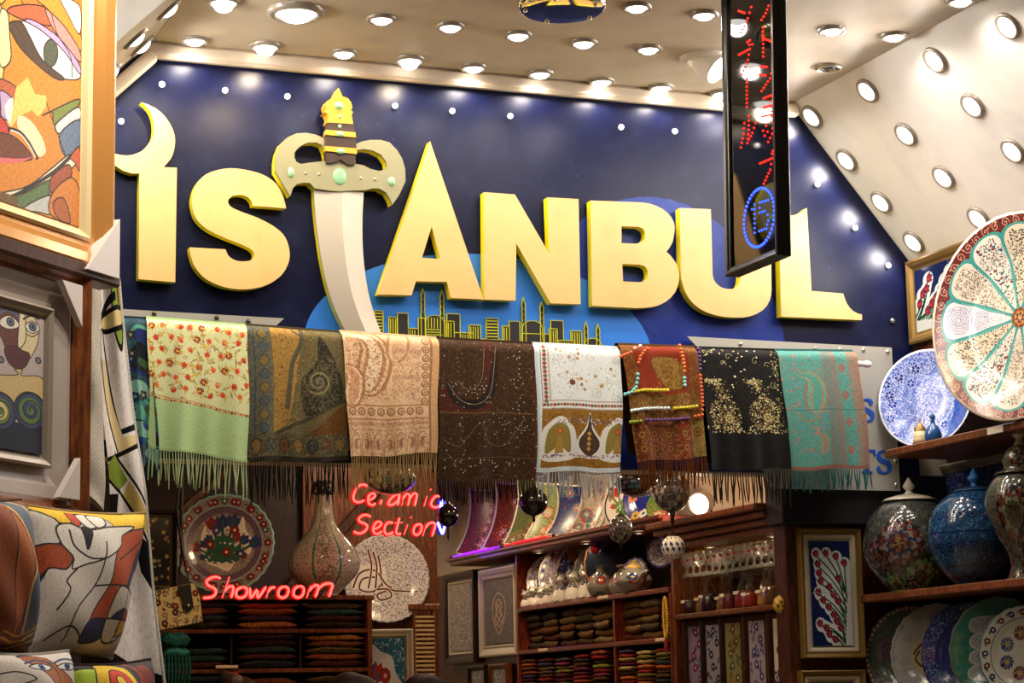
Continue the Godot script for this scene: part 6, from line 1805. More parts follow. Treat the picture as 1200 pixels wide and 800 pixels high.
	neon(t, "neon_letter", [
		[[ 2.791, 2.54, 2.776, 2.547, 2.757, 2.543, 2.74, 2.525, 2.73, 2.501, 2.731, 2.482, 2.745, 2.473, 2.765, 2.476, 2.776, 2.483 ]],
		[[ 2.798, 2.482, 2.818, 2.493, 2.824, 2.505, 2.812, 2.511, 2.798, 2.502, 2.793, 2.483, 2.798, 2.467, 2.815, 2.462, 2.826, 2.471 ]],
		[[ 2.853, 2.485, 2.85, 2.476, 2.846, 2.466 ]],
		[[ 2.934, 2.51, 2.914, 2.507, 2.894, 2.491, 2.882, 2.472, 2.886, 2.464, 2.902, 2.466, 2.922, 2.481, 2.931, 2.505, 2.927, 2.478, 2.922, 2.463 ]],
		[[ 2.949, 2.505, 2.942, 2.462 ], [ 2.945, 2.489, 2.962, 2.511, 2.976, 2.505, 2.974, 2.486, 2.968, 2.462 ], [ 2.975, 2.489, 2.993, 2.513, 3.008, 2.511, 3.007, 2.497, 2.998, 2.461 ]],
		[[ 3.055, 2.504, 3.04, 2.461 ], [ 3.072, 2.535, 3.07, 2.528 ]],
		[[ 3.11, 2.502, 3.095, 2.505, 3.078, 2.488, 3.071, 2.469, 3.081, 2.458, 3.098, 2.458, 3.11, 2.464 ]],
		[[ 2.805, 2.413, 2.789, 2.42, 2.77, 2.419, 2.753, 2.405, 2.757, 2.392, 2.778, 2.384, 2.789, 2.372, 2.78, 2.355, 2.761, 2.344, 2.741, 2.345, 2.73, 2.353 ]],
		[[ 2.817, 2.361, 2.839, 2.371, 2.851, 2.385, 2.841, 2.393, 2.825, 2.387, 2.814, 2.365, 2.82, 2.345, 2.839, 2.344, 2.854, 2.355 ]],
		[[ 2.901, 2.388, 2.884, 2.391, 2.868, 2.378, 2.864, 2.353, 2.875, 2.34, 2.892, 2.345, 2.902, 2.351 ]],
		[[ 2.931, 2.412, 2.921, 2.378, 2.915, 2.351, 2.923, 2.341, 2.936, 2.346 ], [ 2.908, 2.388, 2.945, 2.392 ]],
		[[ 2.967, 2.384, 2.951, 2.341 ], [ 2.983, 2.417, 2.98, 2.41 ]],
		[[ 3.016, 2.387, 3.028, 2.377, 3.023, 2.353, 3.006, 2.339, 2.992, 2.35, 2.997, 2.374, 3.016, 2.387 ]],
		[[ 3.05, 2.385, 3.033, 2.336 ], [ 3.044, 2.368, 3.061, 2.388, 3.083, 2.391, 3.088, 2.377, 3.074, 2.334 ]]], org, tube_red, rear_red, 0.0043)
	neon(t, "blue_neon_mark", [
		[[ 3.115, 2.447, 3.117, 2.48, 3.129, 2.482, 3.127, 2.456 ]],
		[[ 3.099, 2.396, 3.109, 2.37, 3.12, 2.343 ], [ 3.12, 2.343, 3.127, 2.365, 3.134, 2.385 ]]], org, glow("8c90ff", 4.0), glow("2010c0", 0.8), 0.006)
	part("support_rod", tube(PackedVector3Array([Vector3(-0.16, 0.09, -0.018), Vector3(0.17, 0.05, -0.018)]), 0.003, 6), mat("201010", 0.4), t)
	part("support_rod", tube(PackedVector3Array([Vector3(-0.16, -0.05, -0.018), Vector3(0.17, -0.07, -0.018)]), 0.003, 6), mat("201010", 0.4), t)
	part("hanger", tube(PackedVector3Array([Vector3(0, 0.56, -0.02), Vector3(0, -0.06, -0.02)]), 0.003, 6), mat("201010", 0.4), t)
	part("hanger", tube(PackedVector3Array([Vector3(0.1, 0.56, -0.02), Vector3(0.1, -0.06, -0.02)]), 0.003, 6), mat("201010", 0.4), t)
	red_glow(t, Vector3(-0.05, 0, 0.03), 0.008)
	red_glow(t, Vector3(0.2, 0.0, 0.04), 0.02, "5a30ff")
	# flowered plate on the shelf unit
	var p := flower_plate("8c847c", "7fb8b0", ["8a2a2c", "7a2430", "8a2a2c", "4a6a5a"], 3, 640)
	p.squiggles(700, ["3c5a50", "5a3034", "b8b0a4", "3a3c54"], 0.012, 0.005)
	for k in 14: p.flower(0.5 + 0.43 * cos(k * TAU / 14), 0.5 + 0.43 * sin(k * TAU / 14), 0.036, 6, "7c2428", "c8b8a0", "2a2422")
	p.ring(0.5, 0.5, 0.382, 0.01, "8fb0a4")
	p.dot(0.5, 0.5, 0.375, "6a5460")
	for k in 40: p.flower(0.5 + 0.345 * cos(k * TAU / 40), 0.5 + 0.345 * sin(k * TAU / 40), 0.016, 4, "4a3a64", "a89aa0")
	p.dot(0.5, 0.5, 0.31, "8f8a80")
	p.specks(2600, ["5a5648", "b8b0a0", "6a6458"], 0.002, 0.004, Rect2(0.19, 0.19, 0.62, 0.62), true)
	p.shape([0.28, 0.42, 0.34, 0.28, 0.46, 0.24, 0.6, 0.28, 0.68, 0.24, 0.7, 0.36, 0.76, 0.46, 0.74, 0.6, 0.62, 0.66, 0.54, 0.76, 0.44, 0.72, 0.34, 0.68, 0.28, 0.56], "dcd2bc", 0.02, "e8e0cc")
	p.squiggles(160, ["2f5a44", "3a4678", "7c2428"], 0.02, 0.006, Rect2(0.32, 0.32, 0.38, 0.36))
	for k in 11: p.sprig(0.48, 0.68, 0.14 + 0.2 * p.rg.randf(), -PI / 2 + (k - 5) * 0.26, "2f5a44", ["33406e", "8a2626", "2c3a66"][k % 3])
	for e in [[0.42, 0.36], [0.6, 0.36], [0.52, 0.58], [0.66, 0.6], [0.36, 0.5]]: p.flower(e[0], e[1], 0.045, 7, ["8a2626", "3a4678"][int(e[0] * 50) % 2], "d8c8a0", "241c1c")
	p.ring(0.5, 0.5, 0.49, 0.016, "8fc8c0")
	plate_on("flower_plate", "large plate with a scalloped green rim and a flower bouquet", Vector3(2.281, 2.325, -1.6), Vector3(-0.34, 0.12, 0.93), dish(0.214, 30, 0.012, 0.1), p, "", 0.12)
	# long-necked vase
	p = Pen.new(768, 512, "b9b39c", 4)
	p.specks(9000, ["5c5a48", "e4dec8", "3c4038", "8a7a60", "d0c8ac"], 0.0016, 0.0034)
	for k in 8:
		p.line([k / 8.0 + 0.03, 0.0, k / 8.0 + 0.03, 1.0], 0.011, "3f7c66")
		if k % 2: p.specks(900, ["7a4a3a", "b0907a", "4a6a5a"], 0.002, 0.004, Rect2(k / 8.0 + 0.045, 0.0, 0.09, 1.0))
	t = thing("vase", "tall bottle vase with a thin neck and green ribs", "vase", Vector3(2.735, 2.105, -1.65))
	part("body", smooth_lathe([0.0, 0.0, 0.06, 0.0, 0.062, 0.012, 0.1, 0.05, 0.146, 0.1, 0.156, 0.15, 0.14, 0.2, 0.1, 0.25, 0.06, 0.3, 0.042, 0.36, 0.036, 0.44], 48), tex_mat(p.im, 0.12), t)
	p = Pen.new(128, 64, "24241f", 5)
	p.specks(500, ["8a8268", "4a4a3c", "c0b898"], 0.006, 0.014)
	part("mouth", smooth_lathe([0.036, 0.44, 0.048, 0.45, 0.05, 0.48, 0.044, 0.5, 0.03, 0.498, 0.028, 0.46], 32, 3), tex_mat(p.im, 0.2), t)
	# calligraphy plate on the wooden wall
	p = Pen.new(640, 640, "ded8d6", 6)
	p.specks(5200, ["4a5470", "7a4a50", "8a90a0", "34405c"], 0.003, 0.006)
	p.poly([0.1, 0.34, 0.5, 0.36, 0.52, 0.62, 0.1, 0.62], "e6e0da")
	for e in [[0.12, 0.6, 0.2, 0.44, 0.36, 0.4, 0.46, 0.52, 0.36, 0.64, 0.2, 0.62, 0.24, 0.5, 0.4, 0.48], [0.3, 0.6, 0.34, 0.36, 0.3, 0.18], [0.38, 0.6, 0.4, 0.36, 0.36, 0.2], [0.46, 0.58, 0.44, 0.36, 0.42, 0.24], [0.44, 0.5, 0.56, 0.62, 0.7, 0.64, 0.86, 0.65], [0.4, 0.62, 0.52, 0.62, 0.56, 0.7, 0.44, 0.74, 0.4, 0.68, 0.5, 0.64], [0.42, 0.44, 0.5, 0.56, 0.56, 0.6]]:
		p.wave(e, 0.034, "f0eae2")
		p.wave(e, 0.021, "5c1a1e")
	p.ring(0.5, 0.5, 0.492, 0.012, "b8c0cc")
	plate_on("calligraphy_plate", "white speckled plate with a dark red calligraphic emblem", Vector3(3.305, 2.241, -2.53), Vector3(-0.1, 0.06, 0.99), dish(0.212, 36, 0.01, 0.08), p, "", 0.12)
	# framed flower tile below it
	p = Pen.new(400, 512, "2f6a80", 7)
	p.squiggles(500, ["7ab0c0", "1c4a64", "c8dcd8"], 0.03, 0.012)
	p.shape([0.0, 0.1, 0.3, 0.08, 0.5, 0.16, 0.72, 0.22, 0.8, 0.4, 0.95, 0.55, 0.9, 0.8, 0.7, 1.0, 0.0, 1.0], "d8d8d4", 0.02, "c8d8dc")
	for k in 15: p.sprig(0.2, 0.95, 0.25 + 0.4 * p.rg.randf(), -1.5 + (k - 6) * 0.13, "3a5a78", ["a82c20", "34508a"][k % 2])
	for e in [[0.2, 0.24], [0.58, 0.42], [0.3, 0.6], [0.7, 0.72]]: p.flower(e[0], e[1], 0.11, 9, "b0301f", "d8b0a0", "2c2430")
	tile_picture("framed tile of red carnations leaning by the textile shelf", Vector3(3.089, 1.739, -1.95), Vector3(-0.25, 0, 0.97), 0.21, 0.4, p, 0.012, mat("c8b878", 0.35, 0.4), 0.026, mat("c9c3b0", 0.5))
	# slatted wooden rack against the wall
	t = thing("slatted_rack", "narrow wooden rack of pale slats against the brown wall", "rack", Vector3(3.486, 1.344, -2.5))
	var y0 := t.position.y
	part("post", box(0.022, 0.9, 0.03, 0.003), wood_b, t, Vector3(-0.05, 0.3, 0))
	part("post", box(0.022, 0.9, 0.03, 0.003), wood_b, t, Vector3(0.05, 0.3, 0))
	part("crossbar", box(0.16, 0.03, 0.04, 0.004), wood_b, t, Vector3(0, 0.76, 0))
	for k in 34: part("slat", box(0.1, 0.011, 0.02, 0.002), mat("b89a6a", 0.6), t, Vector3(0, 0.02 + k * 0.021, 0.006))
	# handbag on its strap
	p = Pen.new(400, 320, "d8bd84", 8)
	for k in 26:
		p.spiral(p.rg.randf(), p.rg.randf(), 0.07, 1.3, 0.018, ["2c1c18", "5a2420", "3c3428"][k % 3], p.rg.randf() * 6)
		p.leaf(p.rg.randf(), p.rg.randf(), 0.09, 0.035, p.rg.randf() * TAU, ["7a2c24", "2c1c18", "5a6a44"][k % 3])
	for k in 7: p.flower(p.rg.randf(), p.rg.randf(), 0.07, 7, ["8a3028", "4a2c24"][k % 2], "c89a60", "241814")
	t = thing("handbag", "cream flowered handbag hanging from a black strap", "handbag", Vector3(1.935, 1.953, -0.9), "", Basis(Vector3.BACK, 0.2))
	part("body", prism(v2([-0.085, 0.0, 0.08, 0.0, 0.088, 0.1, 0.075, 0.15, -0.075, 0.15, -0.09, 0.1]), -0.025, 0.025, [], 0.0, Rect2(-0.09, 0, 0.18, 0.15)), tex_mat(p.grain(fibre).im, 0.8, 0.3), t)
	part("gusset", prism(v2([-0.088, -0.004, 0.083, -0.004, 0.091, 0.1, 0.078, 0.153, -0.078, 0.153, -0.093, 0.1]), -0.018, 0.018), cloth_mat("a88c5c"), t)
	part("flap", prism(v2([0.01, 0.15, 0.06, 0.15, 0.055, 0.06, 0.035, 0.045, 0.018, 0.06]), 0.026, 0.032), mat("1c1614", 0.5), t)
	part("clasp", ball(0.007, 0.007, 0.005, 10, 6), mat("c8b890", 0.2, 0.9), t, Vector3(0.035, 0.07, 0.034))
	for s in [-1.0, 1.0]: part("strap", tube(PackedVector3Array([Vector3(0.04 + 0.02 * s, 0.15, 0.01 * s), Vector3(0.06, 0.28, 0.005 * s), Vector3(0.08 - 0.01 * s, 0.45, 0.0), Vector3(0.13, 0.62, 0), Vector3(0.17, 1.08, 0)]), 0.006, 6), mat("14100f", 0.5), t)
	# dark picture beside the felt hanging
	p = Pen.new(200, 400, "1a1a14", 9)
	for k in 40: p.flower(p.rg.randf(), p.rg.randf(), 0.07, 6, ["4a5034", "8a7a44", "6a3a24"][k % 3], "b8a460")
	tile_picture("black picture with small golden flowers beside the flowered plate", Vector3(1.975, 2.293, -1.62), Vector3(0, 0, 1), 0.14, 0.28, p, 0.008, mat("8a6a34", 0.4, 0.4), 0.025, mat("0f0d0c", 0.4))

# ---------- inside the shop: ceramics wall, cabinet and hanging lamps ----------
const INSIDE := 0.45

func tray(label: String, z: float, p: Pen, w := 0.3, h := 0.37, x := 4.24):
	# an oblong dish with hollow sides, leaning back on the top shelf
	var m := sheet(18, 22, func(u, v):
		var a: float = u * 2 - 1
		var b: float = v * 2 - 1
		var k := 1.0 - 0.09 * (1.0 - b * b)
		return Vector3(a * w / 2 * k, b * h / 2 + 0.012 * a * a, 0.035 * a * a + 0.03 * b * b), false, func(u, v): return Vector2(u, 1.0 - v))
	var turn := facing(Vector3(-0.94, 0.26, 0.24))
	var t := thing("oblong_dish", label, "dish", Vector3(x, 2.437, z), "bright dishes on the neon-lit shelf", turn)
	part("glazed_face", m, tex_mat(p.grain(grit).im, 0.3), t, Vector3(0, h / 2, 0))
	var rim := PackedVector3Array()
	for k in 48:
		var s := k / 12.0
		var e := fmod(s, 1.0)
		var a: float = [e, 1.0, 1.0 - e, 0.0][int(s)] * 2 - 1
		var b: float = [0.0, e, 1.0, 1.0 - e][int(s)] * 2 - 1
		rim.append(Vector3(a * w / 2 * (1.0 - 0.09 * (1.0 - b * b)), h / 2 + b * h / 2 + 0.012 * a * a, 0.035 * a * a + 0.03 * b * b))
	part("rim", tube(rim, 0.006, 6, true), mat("e8e4da", 0.15), t)

func bright_print(bg: String, cols: Array, sd: int) -> Pen:
	var p := Pen.new(256, 320, bg, sd)
	p.specks(420, cols, 0.006, 0.014)
	for k in 7: p.rosette(p.rg.randf_range(0.1, 0.9), p.rg.randf(), p.rg.randf_range(0.1, 0.19), [cols[0], cols[1 % cols.size()], cols[2 % cols.size()], "f0e8d8"])
	p.rosette(0.5, 0.82, 0.24, [cols[1 % cols.size()], cols[2 % cols.size()], "f0e8d8", cols[0]])
	return p

func cat(label: String, at: Vector3, s: float, m, turn: float):
	var t := thing("cat_figurine", label, "figurine", at, "painted cat figurines on the plate shelf", Basis(Vector3.UP, turn).scaled(Vector3.ONE * s))
	var body := sheet(20, 22, func(u, v):
		# seated body that runs on into the head
		var prof := [[0.0, 0.0], [0.3, 0.0], [0.36, 0.08], [0.35, 0.24], [0.28, 0.42], [0.21, 0.55], [0.18, 0.62], [0.24, 0.7], [0.27, 0.8], [0.22, 0.92], [0.1, 0.99], [0.0, 1.0]]
		var f: float = v * 11.0
		var i := mini(int(f), 10)
		var r: float = lerpf(prof[i][0], prof[i + 1][0], f - i)
		var y: float = lerpf(prof[i][1], prof[i + 1][1], f - i)
		var snout: float = 0.1 * exp(-pow((y - 0.76) / 0.07, 2.0)) * pow(maxf(-sin(u * TAU), 0.0), 4.0)
		return Vector3(r * cos(u * TAU), y, -r * sin(u * TAU) * 0.95 + (0.08 if y > 0.6 else 0.0) + snout), true)
	part("body", body, m, t)
	for sx in [-1.0, 1.0]: part("ear", lathe([0.09, 0.0, 0.05, 0.1, 0.0, 0.2], 8), m, t, Vector3(0.14 * sx, 0.9, 0.06), Basis(Vector3.BACK, -0.3 * sx))
	for sx in [-1.0, 1.0]: part("paw", ball(0.08, 0.07, 0.12, 10, 6), m, t, Vector3(0.12 * sx, 0.06, 0.34))
	part("tail", tube(PackedVector3Array([Vector3(0.1, 0.1, -0.34), Vector3(0.36, 0.08, -0.2), Vector3(0.42, 0.09, 0.1), Vector3(0.3, 0.08, 0.32)]), 0.055, 8), m, t)
	for sx in [-1.0, 1.0]: part("eye", ball(0.03, 0.035, 0.02, 8, 6), mat("17191c", 0.1), t, Vector3(0.1 * sx, 0.82, 0.31))

func build_ceramic_wall():
	# partition with two framed tiles at the far end
	slab("wall_inside_partition", Vector3(4.215, 0, -4.7), Vector3(4.46, 2.37, -3.0), wood_a)
	var p := Pen.new(320, 640, "8f8a84", 2)
	p.squiggles(2600, ["3c4454", "c4beb4", "5a3a3a", "4a5a6a", "d0ccc4"], 0.02, 0.008)
	tile_picture("tall panel of close blue-grey tiles in a dark frame", Vector3(4.2, 2.115, -3.88), Vector3.LEFT, 0.34, 0.36, p, 0.02, mat("b8ab94", 0.5), 0.05, wood_c)
	p = Pen.new(320, 512, "4a4650", 3)
	p.squiggles(1700, ["6a5c5c", "34384c", "7a6a64", "5a4a50"], 0.024, 0.01)
	for e in [[0.5, 0.2, 0.7, 0.3, 0.75, 0.5, 0.65, 0.7, 0.5, 0.85, 0.36, 0.7, 0.28, 0.5, 0.34, 0.3], [0.5, 0.3, 0.62, 0.4, 0.5, 0.5, 0.4, 0.4], [0.5, 0.5, 0.66, 0.6, 0.5, 0.74, 0.38, 0.6], [0.4, 0.35, 0.6, 0.5, 0.45, 0.7], [0.6, 0.35, 0.4, 0.5, 0.6, 0.68]]: p.wave(e, 0.022, "cdb48e", e.size() > 6)
	p.rect(0, 0.495, 1, 0.505, "2c2a2c")
	tile_picture("tall tile panel with a golden medallion in a white frame", Vector3(4.2, 2.12, -3.3), Vector3.LEFT, 0.4, 0.33, p, 0.02, mat("a89c88", 0.5), 0.045, mat("cfc6b4", 0.5))
	for e in [-3.62, -3.3]:
		p = Pen.new(128, 200, "7a7a7c", 4)
		p.squiggles(500, ["34405a", "c8c4bc", "5a4a4a"], 0.03, 0.012)
		tile_picture("small tile panel %s under the two tall ones" % ("in a black frame" if e < -3.5 else "in a brown frame"), Vector3(4.2, 1.7, e), Vector3.LEFT, 0.2, 0.24, p, 0.0, null, 0.03, wood_c if e < -3.5 else wood_b)
	# long shelf unit
	var t := thing("ceramics_shelf", "long reddish wooden shelf unit for ceramics, rolls and pashminas", "shelf", Vector3(4.3, 0, -2.07))
	var red := wood("4c1c10", "8a3a22", 0.3, 31)
	part("cornice", box(0.36, 0.042, 2.72, 0.008), red, t, Vector3(-0.02, 2.414, -0.40))
	part("cornice_lip", box(0.03, 0.02, 2.72, 0.006), red, t, Vector3(-0.205, 2.425, -0.40))
	for y in [2.113, 1.897, 1.56, 1.2, 0.8, 0.4]: part("board", box(0.3, 0.022, 1.8, 0.004), red, t, Vector3(0, y, 0))
	for z in [-0.905, 0.3, 0.9]: part("upright", box(0.29, 2.1, 0.022, 0.003), red, t, Vector3(0, 1.05, z))
	part("upper_upright", box(0.29, 0.28, 0.022, 0.003), red, t, Vector3(0, 2.26, -0.905))
	part("back_panel", box(0.012, 2.4, 1.8, 0.002), wood_c, t, Vector3(0.148, 1.2, 0))
	for e in [[-0.55, 1.9], [0.2, 2.118], [0.82, 1.9]]: tag(part("shelf_tag", box(0.004, 0.014, 0.12, 0.001), mat("e8d0a8", 0.6), t, Vector3(-0.152, e[1], e[0])), "pale price tag", "")
	# rolled shawls
	var tints := ["khaki", "tan", "golden brown", "umber", "rust", "sand", "olive", "chestnut"]
	var hues := ["6a5434", "7c6238", "8a6a3c", "4c4030", "7a4a2c", "94805a", "564a34", "6a3a28"]
	for c in 8:
		var z := -2.86 + c * 0.215 if c < 5 else -1.66 + (c - 5) * 0.2
		var y := 1.908
		for k in 5:
			var r := 0.0185 * rng.randf_range(0.9, 1.05)
			var l := rng.randf_range(0.195, 0.212)
			var pts := PackedVector3Array()
			var rr := []
			for i in 7:
				pts.append(Vector3(rng.randf_range(-0.002, 0.002), 0.003 * sin(i * 1.1 + k), l * (i / 6.0 - 0.5)))
				rr.append(r * [0.55, 0.97, 1.0, 0.96, 1.0, 0.97, 0.55][i])
			y += r
			var tint := rng.randi() % hues.size()
			single("rolled_shawl", tube(pts, rr, 12), tinted(hues[tint]), "%s rolled shawl in the ceramics shelf compartment %s the divider" % [tints[tint], "left of" if c < 5 else "right of"], "shawl", Vector3(4.2 + 0.02 * rng.randf(), y, z), "rolled shawls under the plates", Basis(Vector3.UP, rng.randf_range(-0.08, 0.08)))
			y += r
	# stacks of folded pashminas
	tints = ["orange", "purple", "charcoal", "magenta", "olive", "red", "brown", "cream", "violet", "tan", "dark teal", "terracotta", "wine", "grey", "pale pink"]
	hues = ["c86a2c", "7a2a5c", "3a2c3c", "9a3a6a", "8a8a3a", "a82a2c", "5c3a24", "c8b070", "4a3a6a", "7c4a34", "2c3a3a", "b05a3c", "6a2434", "5a4a44", "e8d8cc"]
	for c in 8:
		var z := -2.86 + c * 0.225 if c < 5 else -1.66 + (c - 5) * 0.195
		var y := 1.573
		for k in 15:
			var h := 0.0195 * rng.randf_range(0.85, 1.12)
			if y + h > 1.884: break
			var tint := rng.randi() % 14
			if c == 7 and y + h * 2.0 > 1.884: tint = 14
			single("folded_pashmina", folded(0.185 if c < 5 else 0.165, h, 0.24, (c * 3 + k) % 9), tinted(hues[tint]), "%s pashmina folded in a stack %s the shelf divider" % [tints[tint], "left of" if c < 5 else "right of"], "pashmina", Vector3(4.275 + rng.randf_range(-0.006, 0.006), y, z), "stacked pashminas on the ceramics shelf", Basis(Vector3.UP, PI / 2 + rng.randf_range(-0.04, 0.04)))
			y += h
	# plates along the shelf
	var g := "plates behind the cat figurines"
	var n := Vector3(-0.72, 0.2, 0.66)
	var spec := [["white plate with cobalt blossoms, first in the row", "d6d2c8", ["23306e", "3a4a8a", "23306e"], -2.86, 0.135], ["grey plate with a white dotted blue rim", "8a8484", ["2a3468", "4a3c4a"], -2.66, 0.15], ["dark blue plate with an amber top", "1d2554", ["a8783c", "c8c4bc", "34408a"], -2.41, 0.155], ["silver grey plate of fine scrolls", "8a8688", ["5a5a64", "a87a4a"], -2.23, 0.14], ["near-black plate with a thin brown rim", "141a24", ["22303a", "1c2430"], -2.03, 0.17]]
	for k in spec.size():
		var s: Array = spec[k]
		p = Pen.new(320, 320, s[1], k + 40)
		p.squiggles(520 if k != 4 else 60, s[2], 0.022, 0.01)
		if k == 0:
			for e in 14: p.flower(p.rg.randf(), p.rg.randf(), 0.055, 6, "23306e", "d8d4cc")
		if k == 1:
			for e in 34: p.dot(0.5 + 0.43 * cos(e * TAU / 34), 0.5 + 0.43 * sin(e * TAU / 34), 0.03, "dcd8d0" if e % 2 else "23306e")
		if k == 2:
			p.blob([0.2, 0.0, 0.8, 0.0, 0.9, 0.3, 0.5, 0.45, 0.2, 0.3], "8a6430")
			for e in 9: p.line([0.5, 0.5, 0.15 + e * 0.09, 0.03], 0.012, "2c2418")
			for e in 6: p.flower(0.25 + 0.1 * e, 0.6 + 0.1 * (e % 3), 0.06, 6, "c8c8cc", "34408a")
		p.ring(0.5, 0.5, 0.485, 0.022, "cfc8bc" if k != 4 else "8a5a34")
		plate_on("plate", s[0], Vector3(4.3, 2.124 + s[4], s[3]), n, dish(s[4], 18, 0.012, 0.1), p, g)
	p = Pen.new(256, 256, "cfc8c0", 51)
	p.squiggles(420, ["2c3874", "5a4a6a", "23306e"], 0.03, 0.014)
	p.ring(0.5, 0.5, 0.47, 0.05, "3a3a6a")
	plate_on("plate", "small blue and white plate standing behind the teapot", Vector3(4.34, 2.31, -1.62), n, dish(0.075, 14, 0.02, 0.12), p, g)
	plate_on("plate", "smaller scalloped plate in front of the small blue one", Vector3(4.22, 2.23, -1.66), n, dish(0.058, 12, 0.03, 0.12), p, g)
	# cats
	var glaze := Pen.new(256, 256, "e2dccf", 52)
	for k in 22: glaze.flower(glaze.rg.randf(), glaze.rg.randf() * 0.62, 0.055, 6, ["3a4a7a", "8a3a34", "4a6a4a"][k % 3], "c8b060", "2c2c34")
	glaze.squiggles(90, ["3c5a48", "2c2c3c"], 0.03, 0.01, Rect2(0, 0, 1, 0.6))
	glaze.im.flip_y()
	var gm := tex_mat(glaze.im, 0.12)
	for e in [[-2.50, 0.145], [-2.34, 0.15], [-2.18, 0.155]]: cat("large white cat figurine with painted flowers on its body", Vector3(4.21, 2.124, e[0]), e[1], gm, -0.7)
	for e in [[-2.93, 0.085], [-2.82, 0.1], [-2.72, 0.085], [-2.62, 0.1]]: cat("small white cat figurine in front of the first plates", Vector3(4.19, 2.124, e[0]), e[1], gm, -0.9)
	# pots and teapot
	p = Pen.new(256, 192, "8a8478", 53)
	for k in 20: p.flower(p.rg.randf(), p.rg.randf(), 0.06, 7, ["a83a4a", "c8c4b8", "3a4a7a", "4a6a4a"][k % 4], "d8c070", "2c2830")
	var pm := tex_mat(p.im, 0.12)
	t = thing("flowered_pot", "squat pot painted with roses on the plate shelf", "pot", Vector3(4.2, 2.124, -2.0))
	part("body", smooth_lathe([0.0, 0.0, 0.04, 0.0, 0.065, 0.03, 0.07, 0.06, 0.05, 0.1, 0.024, 0.12, 0.022, 0.14, 0.03, 0.15], 28), pm, t)
	part("rose", ball(0.022, 0.02, 0.022, 12, 8), mat("d0141c", 0.5), t, Vector3(-0.03, 0.225, 0.0))
	part("stalk", tube(PackedVector3Array([Vector3(0, 0.14, 0), Vector3(-0.02, 0.19, 0), Vector3(-0.03, 0.215, 0)]), 0.003, 6), mat("3a5a34", 0.6), t)
	t = thing("green_bottle", "dark green bottle beside the rose pot", "bottle", Vector3(4.3, 2.124, -2.12))
	part("body", smooth_lathe([0.0, 0.0, 0.045, 0.0, 0.05, 0.05, 0.04, 0.1, 0.016, 0.13, 0.014, 0.17, 0.02, 0.175], 24), mat("1c3a2c", 0.1), t)
	part("cork", ball(0.012, 0.014, 0.012, 10, 6), mat("a8844c", 0.6), t, Vector3(0, 0.18, 0))
	t = thing("teapot", "patterned teapot with a white spout on the plate shelf", "teapot", Vector3(4.2, 2.124, -1.63))
	part("body", smooth_lathe([0.0, 0.0, 0.05, 0.0, 0.08, 0.035, 0.085, 0.06, 0.06, 0.1, 0.035, 0.112], 28), pm, t)
	part("lid", smooth_lathe([0.036, 0.112, 0.03, 0.125, 0.01, 0.135, 0.01, 0.145, 0.0, 0.152], 20), mat("d8b060", 0.2), t)
	part("spout", tube(PackedVector3Array([Vector3(0, 0.045, 0.07), Vector3(-0.01, 0.07, 0.12), Vector3(-0.015, 0.085, 0.16), Vector3(-0.015, 0.08, 0.19)]), [0.024, 0.018, 0.013, 0.011], 10), pm, t)
	part("handle", tube(PackedVector3Array([Vector3(0, 0.09, -0.06), Vector3(0, 0.1, -0.11), Vector3(0, 0.05, -0.12), Vector3(0, 0.03, -0.075)]), 0.009, 8), pm, t)
	t = thing("round_pot", "squat speckled pot beside the teapot", "pot", Vector3(4.24, 2.124, -1.83))
	part("body", smooth_lathe([0.0, 0.0, 0.05, 0.0, 0.07, 0.03, 0.07, 0.06, 0.045, 0.1, 0.02, 0.12, 0.03, 0.135], 28), pm, t)
	part("rim_ring", lathe([0.026, 0.132, 0.034, 0.134, 0.032, 0.142, 0.024, 0.14], 20), mat("c8a860", 0.2), t)
	# bright dishes along the top
	tray("magenta oblong dish with mandalas at the end of the neon-lit shelf", -3.66, bright_print("7a2456", ["c82a6a", "3a3a44", "e04a8a", "8a4a9a"], 61), 0.36)
	tray("rust and red oblong dish with mandalas beside the magenta one", -3.3, bright_print("7a3424", ["c8402a", "2c3a2c", "e06a3a", "8a7a2c"], 62), 0.3)
	tray("olive oblong dish of fine mosaic beside the rust one", -3.0, bright_print("6a7a4c", ["8aa04a", "a85a3a", "4a6a5a"], 63), 0.28)
	tray("light green oblong dish with a white rim and roses", -2.69, bright_print("8aa86a", ["5a8a4a", "d86a5a", "c8d8a0"], 64), 0.3, 0.3)
	tray("navy oblong dish with a white rim and a peacock eye", -2.4, bright_print("1c2a7a", ["24389a", "2a9a9a", "d84a2a"], 65), 0.3, 0.26)
	tray("many-coloured floral oblong dish leaning on the white one", -2.15, bright_print("c8b8a8", ["d85a4a", "3a6a9a", "5a9a6a"], 66), 0.24, 0.28)
	tray("white oblong dish scattered with green and red sprigs", -1.96, bright_print("e6e2d4", ["5a9a7a", "d86a5a", "6a90b0"], 67), 0.22, 0.36, 4.28)
	p = Pen.new(256, 256, "e8e4d8", 68)
	for k in 9: p.sprig(0.5, 0.75, 0.2 + 0.3 * p.rg.randf(), -1.57 + (k - 4) * 0.25, "5a8a3a", ["d83a2a", "e8a03a"][k % 2])
	p.ring(0.5, 0.5, 0.47, 0.03, "3a3a34")
	g = "round dishes on the neon-lit shelf"
	plate_on("dish", "white oval dish painted with red tulips", Vector3(4.24, 2.437 + 0.115, -1.78), Vector3(-0.9, 0.25, 0.4), dish(0.125, 0, 0.0, 0.14), p, g)
	p = Pen.new(256, 256, "1e2c94", 69)
	for k in 12: p.flower(p.rg.randf(), p.rg.randf(), 0.09, 6, ["e8ece8", "d8b040", "e87a4a"][k % 3], "2a6a8a")
	plate_on("dish", "round navy dish with white blossoms", Vector3(4.25, 2.437 + 0.13, -1.55), Vector3(-0.9, 0.25, 0.4), dish(0.14, 0, 0.0, 0.14), p, g)
